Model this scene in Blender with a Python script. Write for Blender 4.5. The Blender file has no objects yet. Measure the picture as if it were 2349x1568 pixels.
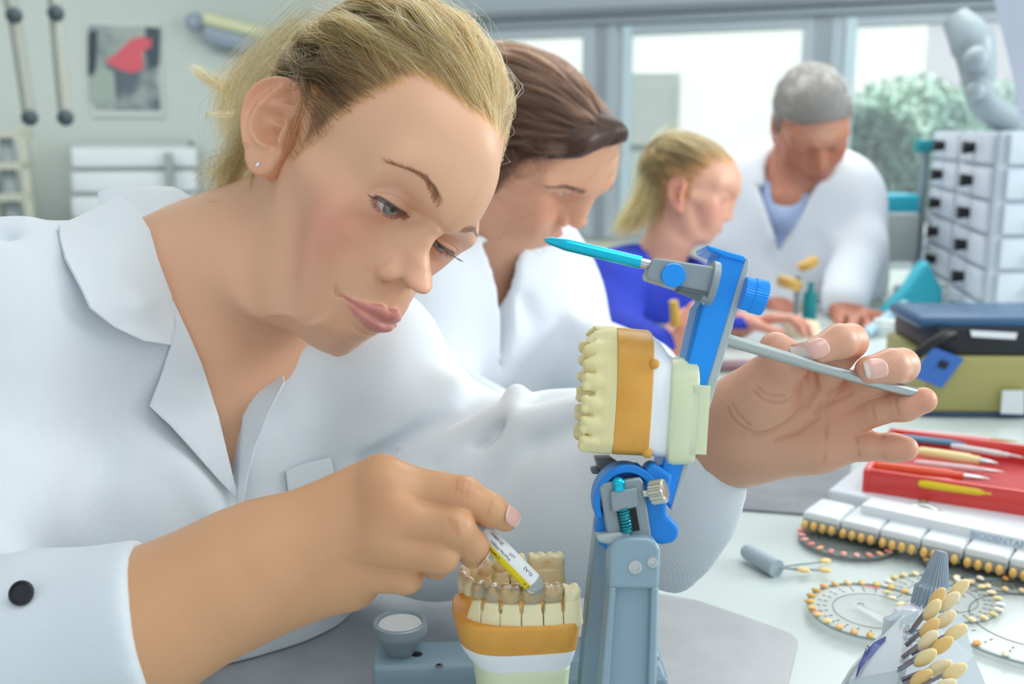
import bpy, bmesh, math, random
import numpy as np
from mathutils import Vector, Matrix
W_PX, H_PX, FP, KD = 2349, 1568, 2400.0, .8
CAM = np.array([0.0, 0.0, 1.135]); PIT = math.radians(11.4)
FWD = np.array([0, math.cos(PIT), -math.sin(PIT)]); UPV = np.array([0, math.sin(PIT), math.cos(PIT)]); RGT = np.array([1.0, 0, 0])
def P(x, y, d):
    """world point that the photograph shows at pixel x, y, standing d * KD metres away along the view axis"""
    d = d*KD
    return CAM + d*FWD + (x-W_PX/2)/FP*d*RGT + (H_PX/2-y)/FP*d*UPV
TZ = 0.75                                  # bench top height
def PT(x, y, z=TZ):
    """point on the horizontal plane z seen at pixel x, y"""
    v = FWD + (x-W_PX/2)/FP*RGT + (H_PX/2-y)/FP*UPV
    return CAM + v*((z-CAM[2])/v[2])
COL = bpy.context.scene.collection
f32 = np.float32
# ---------------------------------------------------------------- materials
def srgb(h):
    if isinstance(h, str):
        h = [int(h[i:i+2], 16)/255 for i in (0, 2, 4)]
    return tuple((c/12.92 if c <= 0.04045 else ((c+0.055)/1.055)**2.4) for c in h)
MATS = {}
def mat(name, col='cccccc', rough=0.5, metal=0.0, sss=0.0, trans=0.0, emit=None, es=1.0, bump=None, attr=False, coat=0.0, sheen=0.0,
        noise=None, spec=0.5, alpha=1.0, ior=1.45, sssr=(1, .35, .2), ssss=0.01):
    if name in MATS: return MATS[name]
    m = bpy.data.materials.new(name); m.use_nodes = True
    nt = m.node_tree; b = nt.nodes['Principled BSDF']
    c = srgb(col)+(1,)
    b.inputs['Base Color'].default_value = c
    b.inputs['Roughness'].default_value = rough; b.inputs['Metallic'].default_value = metal
    b.inputs['Specular IOR Level'].default_value = spec; b.inputs['IOR'].default_value = ior
    if sss:
        b.inputs['Subsurface Weight'].default_value = sss; b.inputs['Subsurface Radius'].default_value = sssr; b.inputs['Subsurface Scale'].default_value = ssss
    if trans: b.inputs['Transmission Weight'].default_value = trans
    if alpha < 1: b.inputs['Alpha'].default_value = alpha
    if coat: b.inputs['Coat Weight'].default_value = coat; b.inputs['Coat Roughness'].default_value = .1
    if sheen: b.inputs['Sheen Weight'].default_value = sheen
    if emit: b.inputs['Emission Color'].default_value = srgb(emit)+(1,); b.inputs['Emission Strength'].default_value = es
    src = None
    if attr:
        a = nt.nodes.new('ShaderNodeAttribute'); a.attribute_name = 'col'; nt.links.new(a.outputs['Color'], b.inputs['Base Color']); src = a.outputs['Color']
    if noise:      # (second colour, scale, low, high)
        n = nt.nodes.new('ShaderNodeTexNoise'); n.inputs['Scale'].default_value = noise[1]; n.inputs['Detail'].default_value = 4
        tc = nt.nodes.new('ShaderNodeTexCoord'); nt.links.new(tc.outputs['Object'], n.inputs['Vector'])
        mr = nt.nodes.new('ShaderNodeMapRange'); mr.inputs[1].default_value = noise[2]; mr.inputs[2].default_value = noise[3]
        nt.links.new(n.outputs['Fac'], mr.inputs[0])
        mx = nt.nodes.new('ShaderNodeMix'); mx.data_type = 'RGBA'; mx.inputs[6].default_value = c; mx.inputs[7].default_value = srgb(noise[0])+(1,)
        nt.links.new(mr.outputs[0], mx.inputs[0]); nt.links.new(mx.outputs[2], b.inputs['Base Color'])
    if bump:       # (scale, strength, distance)
        n = nt.nodes.new('ShaderNodeTexNoise'); n.inputs['Scale'].default_value = bump[0]; n.inputs['Detail'].default_value = 5
        tc = nt.nodes.new('ShaderNodeTexCoord'); nt.links.new(tc.outputs['Object'], n.inputs['Vector'])
        bp = nt.nodes.new('ShaderNodeBump'); bp.inputs['Strength'].default_value = bump[1]; bp.inputs['Distance'].default_value = bump[2]
        nt.links.new(n.outputs['Fac'], bp.inputs['Height']); nt.links.new(bp.outputs[0], b.inputs['Normal'])
    MATS[name] = m
    return m
# ---------------------------------------------------------------- objects
def mesh_obj(name, V, F, m=None, parent=None, smooth=True, cols=None, mats=None, midx=None):
    me = bpy.data.meshes.new(name)
    V = np.asarray(V, dtype=np.float64)
    if isinstance(F, np.ndarray) and F.ndim == 2:
        k = F.shape[1]
        me.vertices.add(len(V)); me.vertices.foreach_set('co', V.ravel())
        me.loops.add(F.size); me.loops.foreach_set('vertex_index', F.ravel().astype(np.int32))
        me.polygons.add(len(F)); me.polygons.foreach_set('loop_start', np.arange(0, F.size, k, dtype=np.int32))
        me.polygons.foreach_set('loop_total', np.full(len(F), k, dtype=np.int32))
        me.update(calc_edges=True)
    else:
        me.from_pydata([tuple(v) for v in V], [], [tuple(int(i) for i in f) for f in F]); me.update()
    if smooth: me.polygons.foreach_set('use_smooth', np.ones(len(me.polygons), dtype=bool))
    if cols is not None:
        a = me.color_attributes.new('col', 'FLOAT_COLOR', 'POINT')
        c = np.ones((len(V), 4), dtype=np.float32); c[:, :3] = cols
        a.data.foreach_set('color', c.ravel())
    for mm in (mats or ([m] if m else [])): me.materials.append(mm)
    if midx is not None: me.polygons.foreach_set('material_index', np.asarray(midx, dtype=np.int32))
    o = bpy.data.objects.new(name, me); COL.objects.link(o)
    if parent is not None: setpar(o, parent)
    return o
def setpar(o, p):
    o.parent = p; o.matrix_parent_inverse = pmat(p).inverted()
def pmat(p):
    m = p.matrix_basis.copy()
    if p.parent is not None: m = pmat(p.parent) @ p.matrix_parent_inverse @ m
    return m
def thing(name, label, cat, loc=(0, 0, 0), group=None):
    o = bpy.data.objects.new(name, None); COL.objects.link(o); o.location = tuple(loc); o.empty_display_size = .02
    return tag(o, label, cat, group)
def tag(o, label, cat, group=None, kind=None):
    o['label'] = label; o['category'] = cat
    if group: o['group'] = group
    if kind: o['kind'] = kind
    return o
def struct(o, label=None):
    o['kind'] = 'structure'
    if label: o['label'] = label; 
    return o
class MB:
    """collects simple solids and builds them as one mesh"""
    def __init__(s): s.V = []; s.F = []; s.n = 0; s.M = []
    def add(s, V, F, mi=0):
        V = np.asarray(V, float)
        s.V.append(V); s.F += [tuple(i+s.n for i in f) for f in F]; s.n += len(V); s.M += [mi]*len(F); return s
    def box(s, c, size, R=None, mi=0, bev=0.0):
        c = np.array(c, float); a = np.array(size, float)/2
        if bev <= 0:
            V = np.array([[x, y, z] for x in (-1, 1) for y in (-1, 1) for z in (-1, 1)])*a
            F = [(0, 1, 3, 2), (4, 6, 7, 5), (0, 4, 5, 1), (2, 3, 7, 6), (0, 2, 6, 4), (1, 5, 7, 3)]
        else:
            bm = bmesh.new(); bmesh.ops.create_cube(bm, size=1)
            for v in bm.verts: v.co = Vector((v.co.x*a[0]*2, v.co.y*a[1]*2, v.co.z*a[2]*2))
            bmesh.ops.bevel(bm, geom=bm.edges[:], offset=min(bev, a.min()*.95), segments=3, affect='EDGES', profile=.5)
            bm.verts.index_update(); V = np.array([v.co[:] for v in bm.verts]); F = [tuple(v.index for v in f.verts) for f in bm.faces]; bm.free()
        if R is not None: V = V @ np.asarray(R, float).T
        return s.add(V+c, F, mi)
    def lathe(s, prof, c, ax=(0, 0, 1), n=32, mi=0, ridges=0, rdepth=0.0, x=None, caps=True):
        """prof = list of (radius, height along the axis)"""
        A = frame(ax, x)
        th = np.linspace(0, 2*np.pi, n, endpoint=False); V = []
        for r, h in prof:
            rr = r*(1+(rdepth*np.sign(np.cos(ridges*th)) if ridges else 0))
            V.append(np.stack([np.cos(th)*rr, np.sin(th)*rr, np.full(n, h)], 1))
        V = np.concatenate(V); F = []
        for k in range(len(prof)-1):
            for i in range(n):
                j = (i+1) % n; F.append((k*n+i, k*n+j, (k+1)*n+j, (k+1)*n+i))
        if caps and prof[0][0] > 1e-9: F.append(tuple(range(n-1, -1, -1)))
        if caps and prof[-1][0] > 1e-9: F.append(tuple((len(prof)-1)*n+i for i in range(n)))
        return s.add(V @ A.T + np.array(c), F, mi)
    def cyl(s, a, b, r, r2=None, n=20, mi=0):
        a = np.array(a, float); b = np.array(b, float); L = np.linalg.norm(b-a); r2 = r if r2 is None else r2
        return s.lathe([(r, 0), (r2, L)], a, b-a, n, mi)
    def ball(s, c, r, n=16, mi=0, R=None):
        k = n//2; r = np.ones(3)*np.array(r)
        V = [(0, 0, -1)]; F = []
        for i in range(1, k):
            a = -np.pi/2+np.pi*i/k
            for j in range(n): V.append((np.cos(a)*np.cos(2*np.pi*j/n), np.cos(a)*np.sin(2*np.pi*j/n), np.sin(a)))
        V.append((0, 0, 1)); V = np.array(V)*r
        for j in range(n):
            F.append((0, 1+(j+1) % n, 1+j)); e = len(V)-1; F.append((e, e-n+j, e-n+(j+1) % n))
            for i in range(k-2):
                F.append((1+i*n+j, 1+i*n+(j+1) % n, 1+(i+1)*n+(j+1) % n, 1+(i+1)*n+j))
        if R is not None: V = V @ np.asarray(R).T
        return s.add(V+np.array(c), F, mi)
    def tube(s, pts, r, n=10, mi=0, cap=True, sub=0):
        pts = np.array(pts, float); r = np.ones(len(pts))*np.array(r)
        if sub: pts, r = spline(pts, sub, r)
        m = len(pts); T = np.gradient(pts, axis=0); T /= np.linalg.norm(T, axis=1)[:, None]+1e-12
        N = frame(T[0])[:, 0]; V = []; th = np.linspace(0, 2*np.pi, n, endpoint=False)
        for i in range(m):
            N = N-T[i]*(N@T[i]); N /= np.linalg.norm(N)+1e-12; B = np.cross(T[i], N)
            V.append(pts[i]+r[i]*(np.cos(th)[:, None]*N+np.sin(th)[:, None]*B))
        F = [(k*n+i, k*n+(i+1) % n, (k+1)*n+(i+1) % n, (k+1)*n+i) for k in range(m-1) for i in range(n)]
        if cap: F += [tuple(range(n-1, -1, -1)), tuple((m-1)*n+i for i in range(n))]
        return s.add(np.concatenate(V), F, mi)
    def prism(s, poly, O, X, Y, Z, th, mi=0):
        """2D outline poly in the frame O, X, Y extruded by th along Z"""
        poly = np.array(poly, float); O, X, Y, Z = [np.array(q, float) for q in (O, X, Y, Z)]; n = len(poly)
        B = O+poly[:, :1]*X+poly[:, 1:2]*Y
        V = np.concatenate([B, B+Z*th])
        F = [tuple(range(n-1, -1, -1)), tuple(range(n, 2*n))]+[(i, (i+1) % n, n+(i+1) % n, n+i) for i in range(n)]
        return s.add(V, F, mi)
    def build(s, name, m, parent=None, smooth=True, bev=0.0, segs=2, sub=0, angle=40, cols=None):
        V = np.concatenate(s.V); ms = m if isinstance(m, (list, tuple)) else [m]
        o = mesh_obj(name, V, s.F, parent=parent, smooth=smooth, mats=ms, midx=s.M, cols=cols)
        if bev > 0:
            d = o.modifiers.new('b', 'BEVEL'); d.width = bev; d.segments = segs; d.limit_method = 'ANGLE'; d.angle_limit = math.radians(40)
        if sub: d = o.modifiers.new('s', 'SUBSURF'); d.levels = sub; d.render_levels = sub
        if smooth: sharpen(o, angle)
        return o
def sharpen(o, deg=40):
    me = o.data; bm = bmesh.new(); bm.from_mesh(me); a = math.radians(deg)
    for e in bm.edges:
        if len(e.link_faces) == 2 and e.calc_face_angle(0) > a: e.smooth = False
    bmesh.ops.recalc_face_normals(bm, faces=bm.faces)
    bm.to_mesh(me); bm.free()
def unit(v): v = np.array(v, float); return v/(np.linalg.norm(v)+1e-12)
def frame(z, x=None):
    z = unit(z)
    if x is None: x = (1, 0, 0) if abs(z[0]) < .9 else (0, 1, 0)
    x = np.array(x, float); x = unit(x-z*(x@z)); return np.stack([x, np.cross(z, x), z], 1)
def spline(pts, n, r=None):
    """Catmull-Rom through pts, n pieces a span"""
    p = np.array(pts, float); q = np.concatenate([[2*p[0]-p[1]], p, [2*p[-1]-p[-2]]]); out = []; t = np.linspace(0, 1, n, endpoint=False)[:, None]
    for i in range(1, len(q)-2):
        a, b, c, d = q[i-1:i+3]
        out.append(.5*((2*b)+(c-a)*t+(2*a-5*b+4*c-d)*t**2+(3*b-a-3*c+d)*t**3))
    out.append(p[-1:]); out = np.concatenate(out)
    if r is None: return out
    rr = np.interp(np.linspace(0, len(p)-1, len(out)), np.arange(len(p)), r); return out, rr
# ---------------------------------------------------------------- implicit surfaces
def smin(a, b, k):
    h = np.maximum(k-np.abs(a-b), 0)/k; return np.minimum(a, b)-h*h*k*f32(.25)
def smax(a, b, k): return -smin(-a, -b, k)
def sph(p, c, r):
    q = p-f32(c) if not isinstance(c, np.ndarray) else p-c.astype(f32); return np.sqrt((q*q).sum(1))-f32(r)
def ell(p, c, r, R=None):
    q = p-np.array(c, f32)
    if R is not None: q = q @ np.asarray(R, f32)
    r = np.array(r, f32); a = q/r; k0 = np.sqrt((a*a).sum(1))+f32(1e-9); b = a/r; k1 = np.sqrt((b*b).sum(1))+f32(1e-9); return k0*(k0-1)/k1
def cap(p, a, b, r1, r2=None):
    """capsule with two radii"""
    a = np.array(a, f32); b = np.array(b, f32); r2 = r1 if r2 is None else r2
    ab = b-a; q = p-a; t = np.clip(q@ab/f32(ab@ab+1e-12), 0, 1); d = q-t[:, None]*ab
    return np.sqrt((d*d).sum(1))-(f32(r1)+t*f32(r2-r1))
def chain(p, pts, rs, k=None, own=None):
    d = None
    for i in range(len(pts)-1):
        e = cap(p, pts[i], pts[i+1], rs[i], rs[i+1]); d = e if d is None else (smin(d, e, k) if k else np.minimum(d, e))
    return d
def rbox(p, c, s, r, R=None):
    q = p-np.array(c, f32)
    if R is not None: q = q @ np.asarray(R, f32)
    q = np.abs(q)-np.array(s, f32)/2+f32(r)
    return np.sqrt((np.maximum(q, 0)**2).sum(1))+np.minimum(q.max(1), 0)-f32(r)
def gauss(p, c, s, R=None):
    q = p-np.array(c, f32)
    if R is not None: q = q @ np.asarray(R, f32)
    q = q/np.array(s, f32); return np.exp(-(q*q).sum(1))
def polydist(p2, poly):
    """distance to a closed 2D outline, negative inside"""
    p2 = np.asarray(p2, f32); poly = np.array(poly, f32); d = np.full(len(p2), 1e9, f32); s = np.ones(len(p2), bool)
    for i in range(len(poly)):
        a = poly[i]; b = poly[i-1]; e = b-a; w = p2-a; t = np.clip(w@e/(e@e+f32(1e-12)), 0, 1); q = w-t[:, None]*e; d = np.minimum(d, (q*q).sum(1))
        c1 = p2[:, 1] >= a[1]; c2 = p2[:, 1] < b[1]; c3 = e[0]*w[:, 1] > e[1]*w[:, 0]
        s ^= (c1 & c2 & c3) | (~c1 & ~c2 & ~c3)
    return np.where(s, 1, -1)*np.sqrt(d)
def linedist(p2, pts):
    d = np.full(len(p2), 1e9, f32)
    for i in range(len(pts)-1):
        a = np.array(pts[i], f32); b = np.array(pts[i+1], f32); e = b-a; w = p2-a; t = np.clip(w@e/(e@e+f32(1e-12)), 0, 1); q = w-t[:, None]*e; d = np.minimum(d, (q*q).sum(1))
    return np.sqrt(d)
def sdf_mesh(f, lo, hi, h, lip=1.0, B=8, smooth=1):
    """surface of f = 0 by surface nets, evaluated only near the surface"""
    lo = np.array(lo, float); hi = np.array(hi, float)
    nb = np.maximum(np.ceil((hi-lo)/(h*B)).astype(int), 1); N = nb*B
    g = [lo[i]+(np.arange(nb[i])*B+(B-1)/2)*h for i in range(3)]
    C = np.stack(np.meshgrid(*g, indexing='ij'), -1).reshape(-1, 3)
    fc = np.concatenate([f(C[i:i+400000].astype(f32)) for i in range(0, len(C), 400000)])
    act = np.abs(fc) < lip*h*B*.92+h
    A = np.where(fc[:, None] < 0, f32(-1e3), f32(1e3)) * np.ones((1, B*B*B), f32)
    idx = np.nonzero(act)[0]
    off = (np.stack(np.meshgrid(*[np.arange(B)]*3, indexing='ij'), -1).reshape(-1, 3)-(B-1)/2)*h
    step = max(1, 600000//(B**3))
    for i in range(0, len(idx), step):
        j = idx[i:i+step]; pts = (C[j][:, None, :]+off[None]).reshape(-1, 3).astype(f32)
        A[j] = f(pts).reshape(len(j), -1)
    A = A.reshape(nb[0], nb[1], nb[2], B, B, B).transpose(0, 3, 1, 4, 2, 5).reshape(N)
    s = A < 0
    def sl(a, o): return a[o[0]:N[0]-1+o[0], o[1]:N[1]-1+o[1], o[2]:N[2]-1+o[2]]
    cnt = np.zeros(N-1, np.int8); offs = [(i, j, k) for i in (0, 1) for j in (0, 1) for k in (0, 1)]
    for o in offs: cnt += sl(s, o)
    cell = np.argwhere((cnt > 0) & (cnt < 8)); del cnt
    if len(cell) == 0: return np.zeros((0, 3)), np.zeros((0, 4), int)
    vid = np.full(N-1, -1, np.int32); vid[tuple(cell.T)] = np.arange(len(cell))
    acc = np.zeros((len(cell), 3)); w = np.zeros(len(cell))
    cv = {o: A[cell[:, 0]+o[0], cell[:, 1]+o[1], cell[:, 2]+o[2]] for o in offs}
    for ax in range(3):
        for o in offs:
            if o[ax]: continue
            o2 = list(o); o2[ax] = 1; o2 = tuple(o2); a, b = cv[o], cv[o2]; m = (a < 0) != (b < 0)
            t = np.clip(np.where(m, a/np.where(m, a-b, 1), 0), 0, 1)
            t = np.where(np.abs(a) > 900, .5, t); t = np.where(np.abs(b) > 900, .5, t)
            q = np.array(o, float)[None].repeat(len(cell), 0); q[:, ax] = t
            acc += q*m[:, None]; w += m
    V = lo+(cell+acc/w[:, None])*h
    F = []
    for ax in range(3):
        u, v = [(1, 2), (2, 0), (0, 1)][ax]
        a = s[:-1] if ax == 0 else (s[:, :-1] if ax == 1 else s[:, :, :-1]); b = s[1:] if ax == 0 else (s[:, 1:] if ax == 1 else s[:, :, 1:])
        e = np.argwhere(a != b); e = e[(e[:, u] > 0) & (e[:, v] > 0) & (e[:, u] < N[u]-1) & (e[:, v] < N[v]-1)]
        flip = s[tuple(e.T)]
        def at(du, dv):
            q = e.copy(); q[:, u] += du; q[:, v] += dv; return vid[tuple(q.T)]
        Q = np.stack([at(-1, -1), at(0, -1), at(0, 0), at(-1, 0)], 1)
        Q[~flip] = Q[~flip][:, ::-1]; F.append(Q)
    F = np.concatenate(F); F = F[(F >= 0).all(1)]
    for _ in range(smooth):
        V = relax(V, F, .5)
    return V, F
def sdf_mesh_w(f, tabs, lip=1.6, smooth=1):
    """like sdf_mesh, on a grid whose spacing changes along each axis: tabs = three lists of (coordinate, spacing)"""
    ax = []
    for tb in tabs:
        x = [tb[0][0]]; tx = [a for a, _ in tb]; th = [b for _, b in tb]
        while x[-1] < tb[-1][0]: x.append(x[-1]+np.interp(x[-1], tx, th))
        ax.append(np.array(x))
    ph = lambda U: np.stack([np.interp(U[:, i], np.arange(len(ax[i])), ax[i]) for i in range(3)], 1).astype(f32)
    mh = max(b for tb in tabs for _, b in tb)
    V, F = sdf_mesh(lambda U: f(ph(U)), (0, 0, 0), [len(a)-1 for a in ax], 1.0, lip*mh, smooth=0)
    V = ph(V).astype(float)
    for _ in range(smooth): V = relax(V, F, .5)
    return V, F
def relax(V, F, a=.5, n=1, w=None):
    for _ in range(n):
        S = np.zeros_like(V); c = np.zeros(len(V))
        for i in range(4):
            for j in ((i+1) % 4, (i-1) % 4):
                for k in range(3): S[:, k] += np.bincount(F[:, i], V[F[:, j], k], len(V))
                c += np.bincount(F[:, i], minlength=len(V))
        D = (S/np.maximum(c, 1)[:, None]-V)*a
        if w is not None: D *= w[:, None]
        V = V+D
    return V
def vnoise(p, s, seed=0):
    """smooth value noise"""
    q = p*f32(s); i = np.floor(q).astype(np.int64); t = q-i; t = t*t*(3-2*t); out = 0
    for dx in (0, 1):
        for dy in (0, 1):
            for dz in (0, 1):
                hsh = ((i[:, 0]+dx)*73856093 ^ (i[:, 1]+dy)*19349663 ^ (i[:, 2]+dz)*83492791 ^ seed*2654435761) & 0xffffff
                hsh = (hsh*1103515245+12345) & 0xffffff
                out = out+(hsh/0xffffff*2-1)*(t[:, 0] if dx else 1-t[:, 0])*(t[:, 1] if dy else 1-t[:, 1])*(t[:, 2] if dz else 1-t[:, 2])
    return out.astype(f32)
def rbf_warp(pts, D, X, s):
    """smooth displacement field that takes each pts to pts + D"""
    pts = np.asarray(pts, float); K = np.exp(-((pts[:, None]-pts[None])**2).sum(-1)/s**2)+np.eye(len(pts))*1e-3
    Wt = np.linalg.solve(K, D); out = np.zeros_like(X)
    for i in range(len(pts)): out += np.exp(-((X-pts[i])**2).sum(1)/s**2)[:, None]*Wt[i]
    return X+out
def lerp(a, b, t): return a+(b-a)*t
def sstep(a, b, x): t = np.clip((x-a)/(b-a), 0, 1); return t*t*(3-2*t)
# ---------------------------------------------------------------- heads (millimetres, r = the subject's right, f = forward, u = up)
def head_sdf(p, m, lids=True):
    """p (N,3) in head millimetres, m = dict of proportions"""
    g = m.get
    a = np.abs(p[:, 0]); q = np.stack([a, p[:, 1], p[:, 2]], 1).astype(f32); fem = g('fem', 1)
    jw = g('jaw', 1.0); J = lambda x: x*jw
    d = ell(q, (0, -8, 47), (70, 93, 75))
    # forehead and temples
    d = smin(d, ell(q, (0, 26, 40), (60, 62, 52)), 18)
    # mid face
    d = smin(d, ell(q, (0, 30, -8), (56, 53, 56)), 22)
    d = smin(d, ell(q, (0, 36, -40), (J(40), 46, 46)), 22)
    # jaw
    jl = [(7, 72, -77), (J(21), 56, -73), (J(34), 30, -62), (J(43), 9, -45), (J(53), 2, -14)]
    d = smin(d, chain(q, jl, (11, 11, 11, 11, 11), 22), 22)
    d = smin(d, ell(q, (0, 38, -60), (J(26), 40, 19)), 18)
    # cheek and cheekbone
    d = smin(d, ell(q, (36, 55, -18), (20, 19, 24)), 24)
    d = smin(d, cap(q, (46, 54, -3), (62, 18, 2), 8, 5), 18)
    # brow ridge
    d = smin(d, cap(q, (12, 77.5+g('brow', 0), 32), (46, 62+g('brow', 0), 33), 9.5, 8), 22)
    d = smin(d, ell(q, (0, 76, 28), (16, 12, 16)), 16)
    # muzzle
    d = smin(d, ell(q, (0, 71, -42), (27, 19, 24)), 18)
    # chin
    d = smin(d, ell(q, (0, 74, -77), (15+g('chinw', 0), 13.5, 13)), 14)
    d = smax(d, -(ell(q, (0, 101, -64), (22, 10, 5.5))), 10)
    # socket
    d = smax(d, -ell(q, (32, 94, 9), (17, 16, 12)), 16)
    d = smax(d, -ell(q, (17, 93, 11), (6, 11, 9)), 12)
    # eyeball bulge, lids
    E = (31, 69, 11); er = 12.3
    # nose
    n = g('nose', 0)
    d = smin(d, chain(q, [(0, 80, 27), (0, 90, 11), (0, 98+n, -6), (0, 101+n, -14)], (6.8, 4.9, 5.2, 7.6), 5), 8)
    d = smin(d, ell(q, (0, 102+n, -15.5), (8.4, 8.8, 7.4)), 4)
    d = smin(d, ell(q, (11.5, 91.5, -20), (5.6, 9.2, 6.6)), 3.6)
    d = smin(d, ell(q, (0, 82, -8), (13.5, 13, 20)), 12)
    d = smax(d, -ell(q, (8.0, 95.5+n*.6, -26.2), (3.5, 6.0, 4.4)), 1.1)
    # groove beside the wing and philtrum
    d = smax(d, -chain(q, [(16.5, 93, -14), (18.2, 91.5, -20), (17.8, 88.5, -27)], (.5, .9, .5)), 3.0)
    d = smax(d, -cap(q, (0, 96, -30), (0, 97, -38), 1.2, 1.5), 4.5)
    # lips
    L = m.get('lip', 1.0); mo = m.get('mo', 0)
    up = [(24.5, 81.5, -47.2), (18, 87.0, -45.6), (10, 91.8, -43.4), (4.5, 94.2, -42.2), (0, 94.2, -43.0)]
    lo = [(25, 80.5, -47.6), (18, 86.6, -49.4), (10, 90.4, -51.2), (0, 91.8, -51.9)]
    d = smin(d, chain(q, up, (1.0*L, 1.9*L, 2.7*L, 3.3*L, 3.0*L), 2.5), 3.2)
    d = smin(d, chain(q, lo, (1.0*L, 2.4*L, 3.7*L, 4.3*L), 2.5), 3.2)
    mg = [(27.5, 81.5, -47.2), (18, 90.5, -46.6), (9, 96.3, -46.2), (3, 98.6, -46.8), (0, 98.6, -47.1)]
    d = smax(d, -chain(q, mg, (.8, 1.1, 1.5, 1.6, 1.6)), 2.2)
    d = smax(d, -ell(q, (28, 81, -47.5), (1.6, 3, 1.8)), 4)
    if lids:
        # lids: a shell round the eyeball with an almond opening
        q2 = q-np.array(E, f32)
        rr = np.sqrt((q2*q2).sum(1)); shell = rr-f32(er+1.5)
        shell = smax(shell, -(q2[:, 1]-1.0), 3)
        d = smin(d, shell, 4.5)
        ang = np.arctan2(q2[:, 0], np.maximum(q2[:, 1], .1)); x = (ang*er+1.5)/14.5      # -1 inner, +1 outer corner
        uu = np.arctan2(q2[:, 2], np.hypot(q2[:, 0], q2[:, 1]))*er
        cu = np.clip(1-x*x, 0, 1)
        tilt = x*1.3
        up_e = tilt+m.get('lid_u', 2.2)*cu**.62*(1-.12*x); lo_e = tilt-m.get('lid_l', 5.0)*cu**.75*(1+.1*x)
        op = np.maximum(np.maximum(uu-up_e, lo_e-uu), (np.abs(x)-1)*14)
        op = np.where(q2[:, 1] > 0, op, 30)
        cut = np.maximum(np.maximum(op, -(rr-f32(er-1.2))), (rr-f32(er+5.5))*.6)
        cut = np.maximum(cut, np.where(x < 0, -(q2[:, 0]+15.2), -30))
        # crease above the upper lid
        cl = m.get('crease', 4.6)
        cr = np.abs(uu-(tilt+(m.get('lid_u', 2.2)+cl)*np.clip(1-(x*.87)**2, 0, 1)**.6))
        front = sstep(2, 6, q2[:, 1])*sstep(1.25, .95, np.abs(x))
        d = d+f32(.9)*np.exp(-(cr/.55)**2)*front*np.exp(-(d/2)**2)
        cr2 = np.abs(uu-(lo_e-4.2)); d = d+f32(.3)*np.exp(-(cr2/1.6)**2)*front*np.exp(-(d/3)**2)
        d = smax(d, -cut, 1.0)
    return d.astype(f32)
SKIN = {'f': ('e6b48e', 'd98f7c', 'c98480')}
def head_cols(p, m):
    """linear skin colours at points p in head millimetres"""
    a = np.abs(p[:, 0]); q = np.stack([a, p[:, 1], p[:, 2]], 1).astype(f32)
    base = np.array(srgb(m.get('skin', 'e3b08a'))); c = np.tile(base, (len(p), 1))
    def mixc(c, col, w): return c*(1-w[:, None])+np.array(srgb(col))*w[:, None]
    c = mixc(c, m.get('blush', 'd9806c'), .6*gauss(q, (45, 58, -15), (25, 32, 22)))
    c = mixc(c, m.get('blush', 'd9806c'), .25*gauss(q, (0, 105, -15), (12, 14, 10)))
    c = mixc(c, 'ecc4a0', .4*gauss(q, (0, 90, 55), (40, 40, 22)))
    c = mixc(c, 'dc9a86', .5*gauss(q, (31, 84, 20), (14, 12, 6)))
    if m.get('stubble'):
        w = .55*np.clip(sstep(-18, -40, q[:, 2])*sstep(-10, 30, q[:, 1]), 0, 1)*(1-gauss(q, (0, 95, -46), (20, 12, 6)))
        c = mixc(c, m['stubble'], w*m.get('stubw', .5))
    up = [(24.5, 81.5, -47.2), (18, 87.0, -45.6), (10, 91.8, -43.4), (4.5, 94.2, -42.2), (0, 94.2, -43.0)]
    lo = [(25, 80.5, -47.6), (18, 86.6, -49.4), (10, 90.4, -51.2), (0, 91.8, -51.9)]
    dl = np.minimum(chain(q, up, (1.1, 2.2, 3.1, 3.7, 3.4)), chain(q, lo, (1.1, 2.8, 4.1, 4.7)))
    c = mixc(c, m.get('lipc', 'd28382'), .85*sstep(1.1, -.2, dl))
    # eyelid margins
    q2 = q-np.array((31, 69, 11), f32); rr = np.sqrt((q2*q2).sum(1))
    x = (np.arctan2(q2[:, 0], np.maximum(q2[:, 1], .1))*12.3+1.5)/14.5; uu = np.arctan2(q2[:, 2], np.hypot(q2[:, 0], q2[:, 1]))*12.3
    cu = np.clip(1-x*x, 0, 1); ue = x*1.3+m.get('lid_u', 2.2)*cu**.62*(1-.12*x); le = x*1.3-m.get('lid_l', 5.0)*cu**.75*(1+.1*x)
    fr = (q2[:, 1] > 0)*(rr < 15)*sstep(1.15, 1.0, np.abs(x))
    c = mixc(c, m.get('liner', '6b4a3c'), .8*fr*np.exp(-((uu-ue-.3)/.75)**2))
    c = mixc(c, 'c98a7c', .75*fr*np.exp(-((uu-le+.4)/.9)**2))
    # hairline scalp tint
    if m.get('scalp'):
        c = mixc(c, m['scalp'], m.get('scalpw', .8)*sstep(-3, 12, hairline(p, m)))
    return c
def hairline(p, m):
    """signed measure, positive on the hair side of the hairline"""
    a = np.abs(p[:, 0]); f = p[:, 1]; u = p[:, 2]
    H = m.get('hl', dict(front=84, temple=(62, 50), side=12))
    # limit height as a function of the azimuth
    az = np.degrees(np.arctan2(a, f+5))
    xs = m.get('hx', (0, 20, 35, 48, 60, 68, 75, 82, 90, 100, 112, 125, 180))
    ys = m.get('hy', (84, 85, 80, 66, 48, 30, 6, -2, 30, 36, 10, -18, -42))
    return u-np.interp(az, xs, ys)
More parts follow.
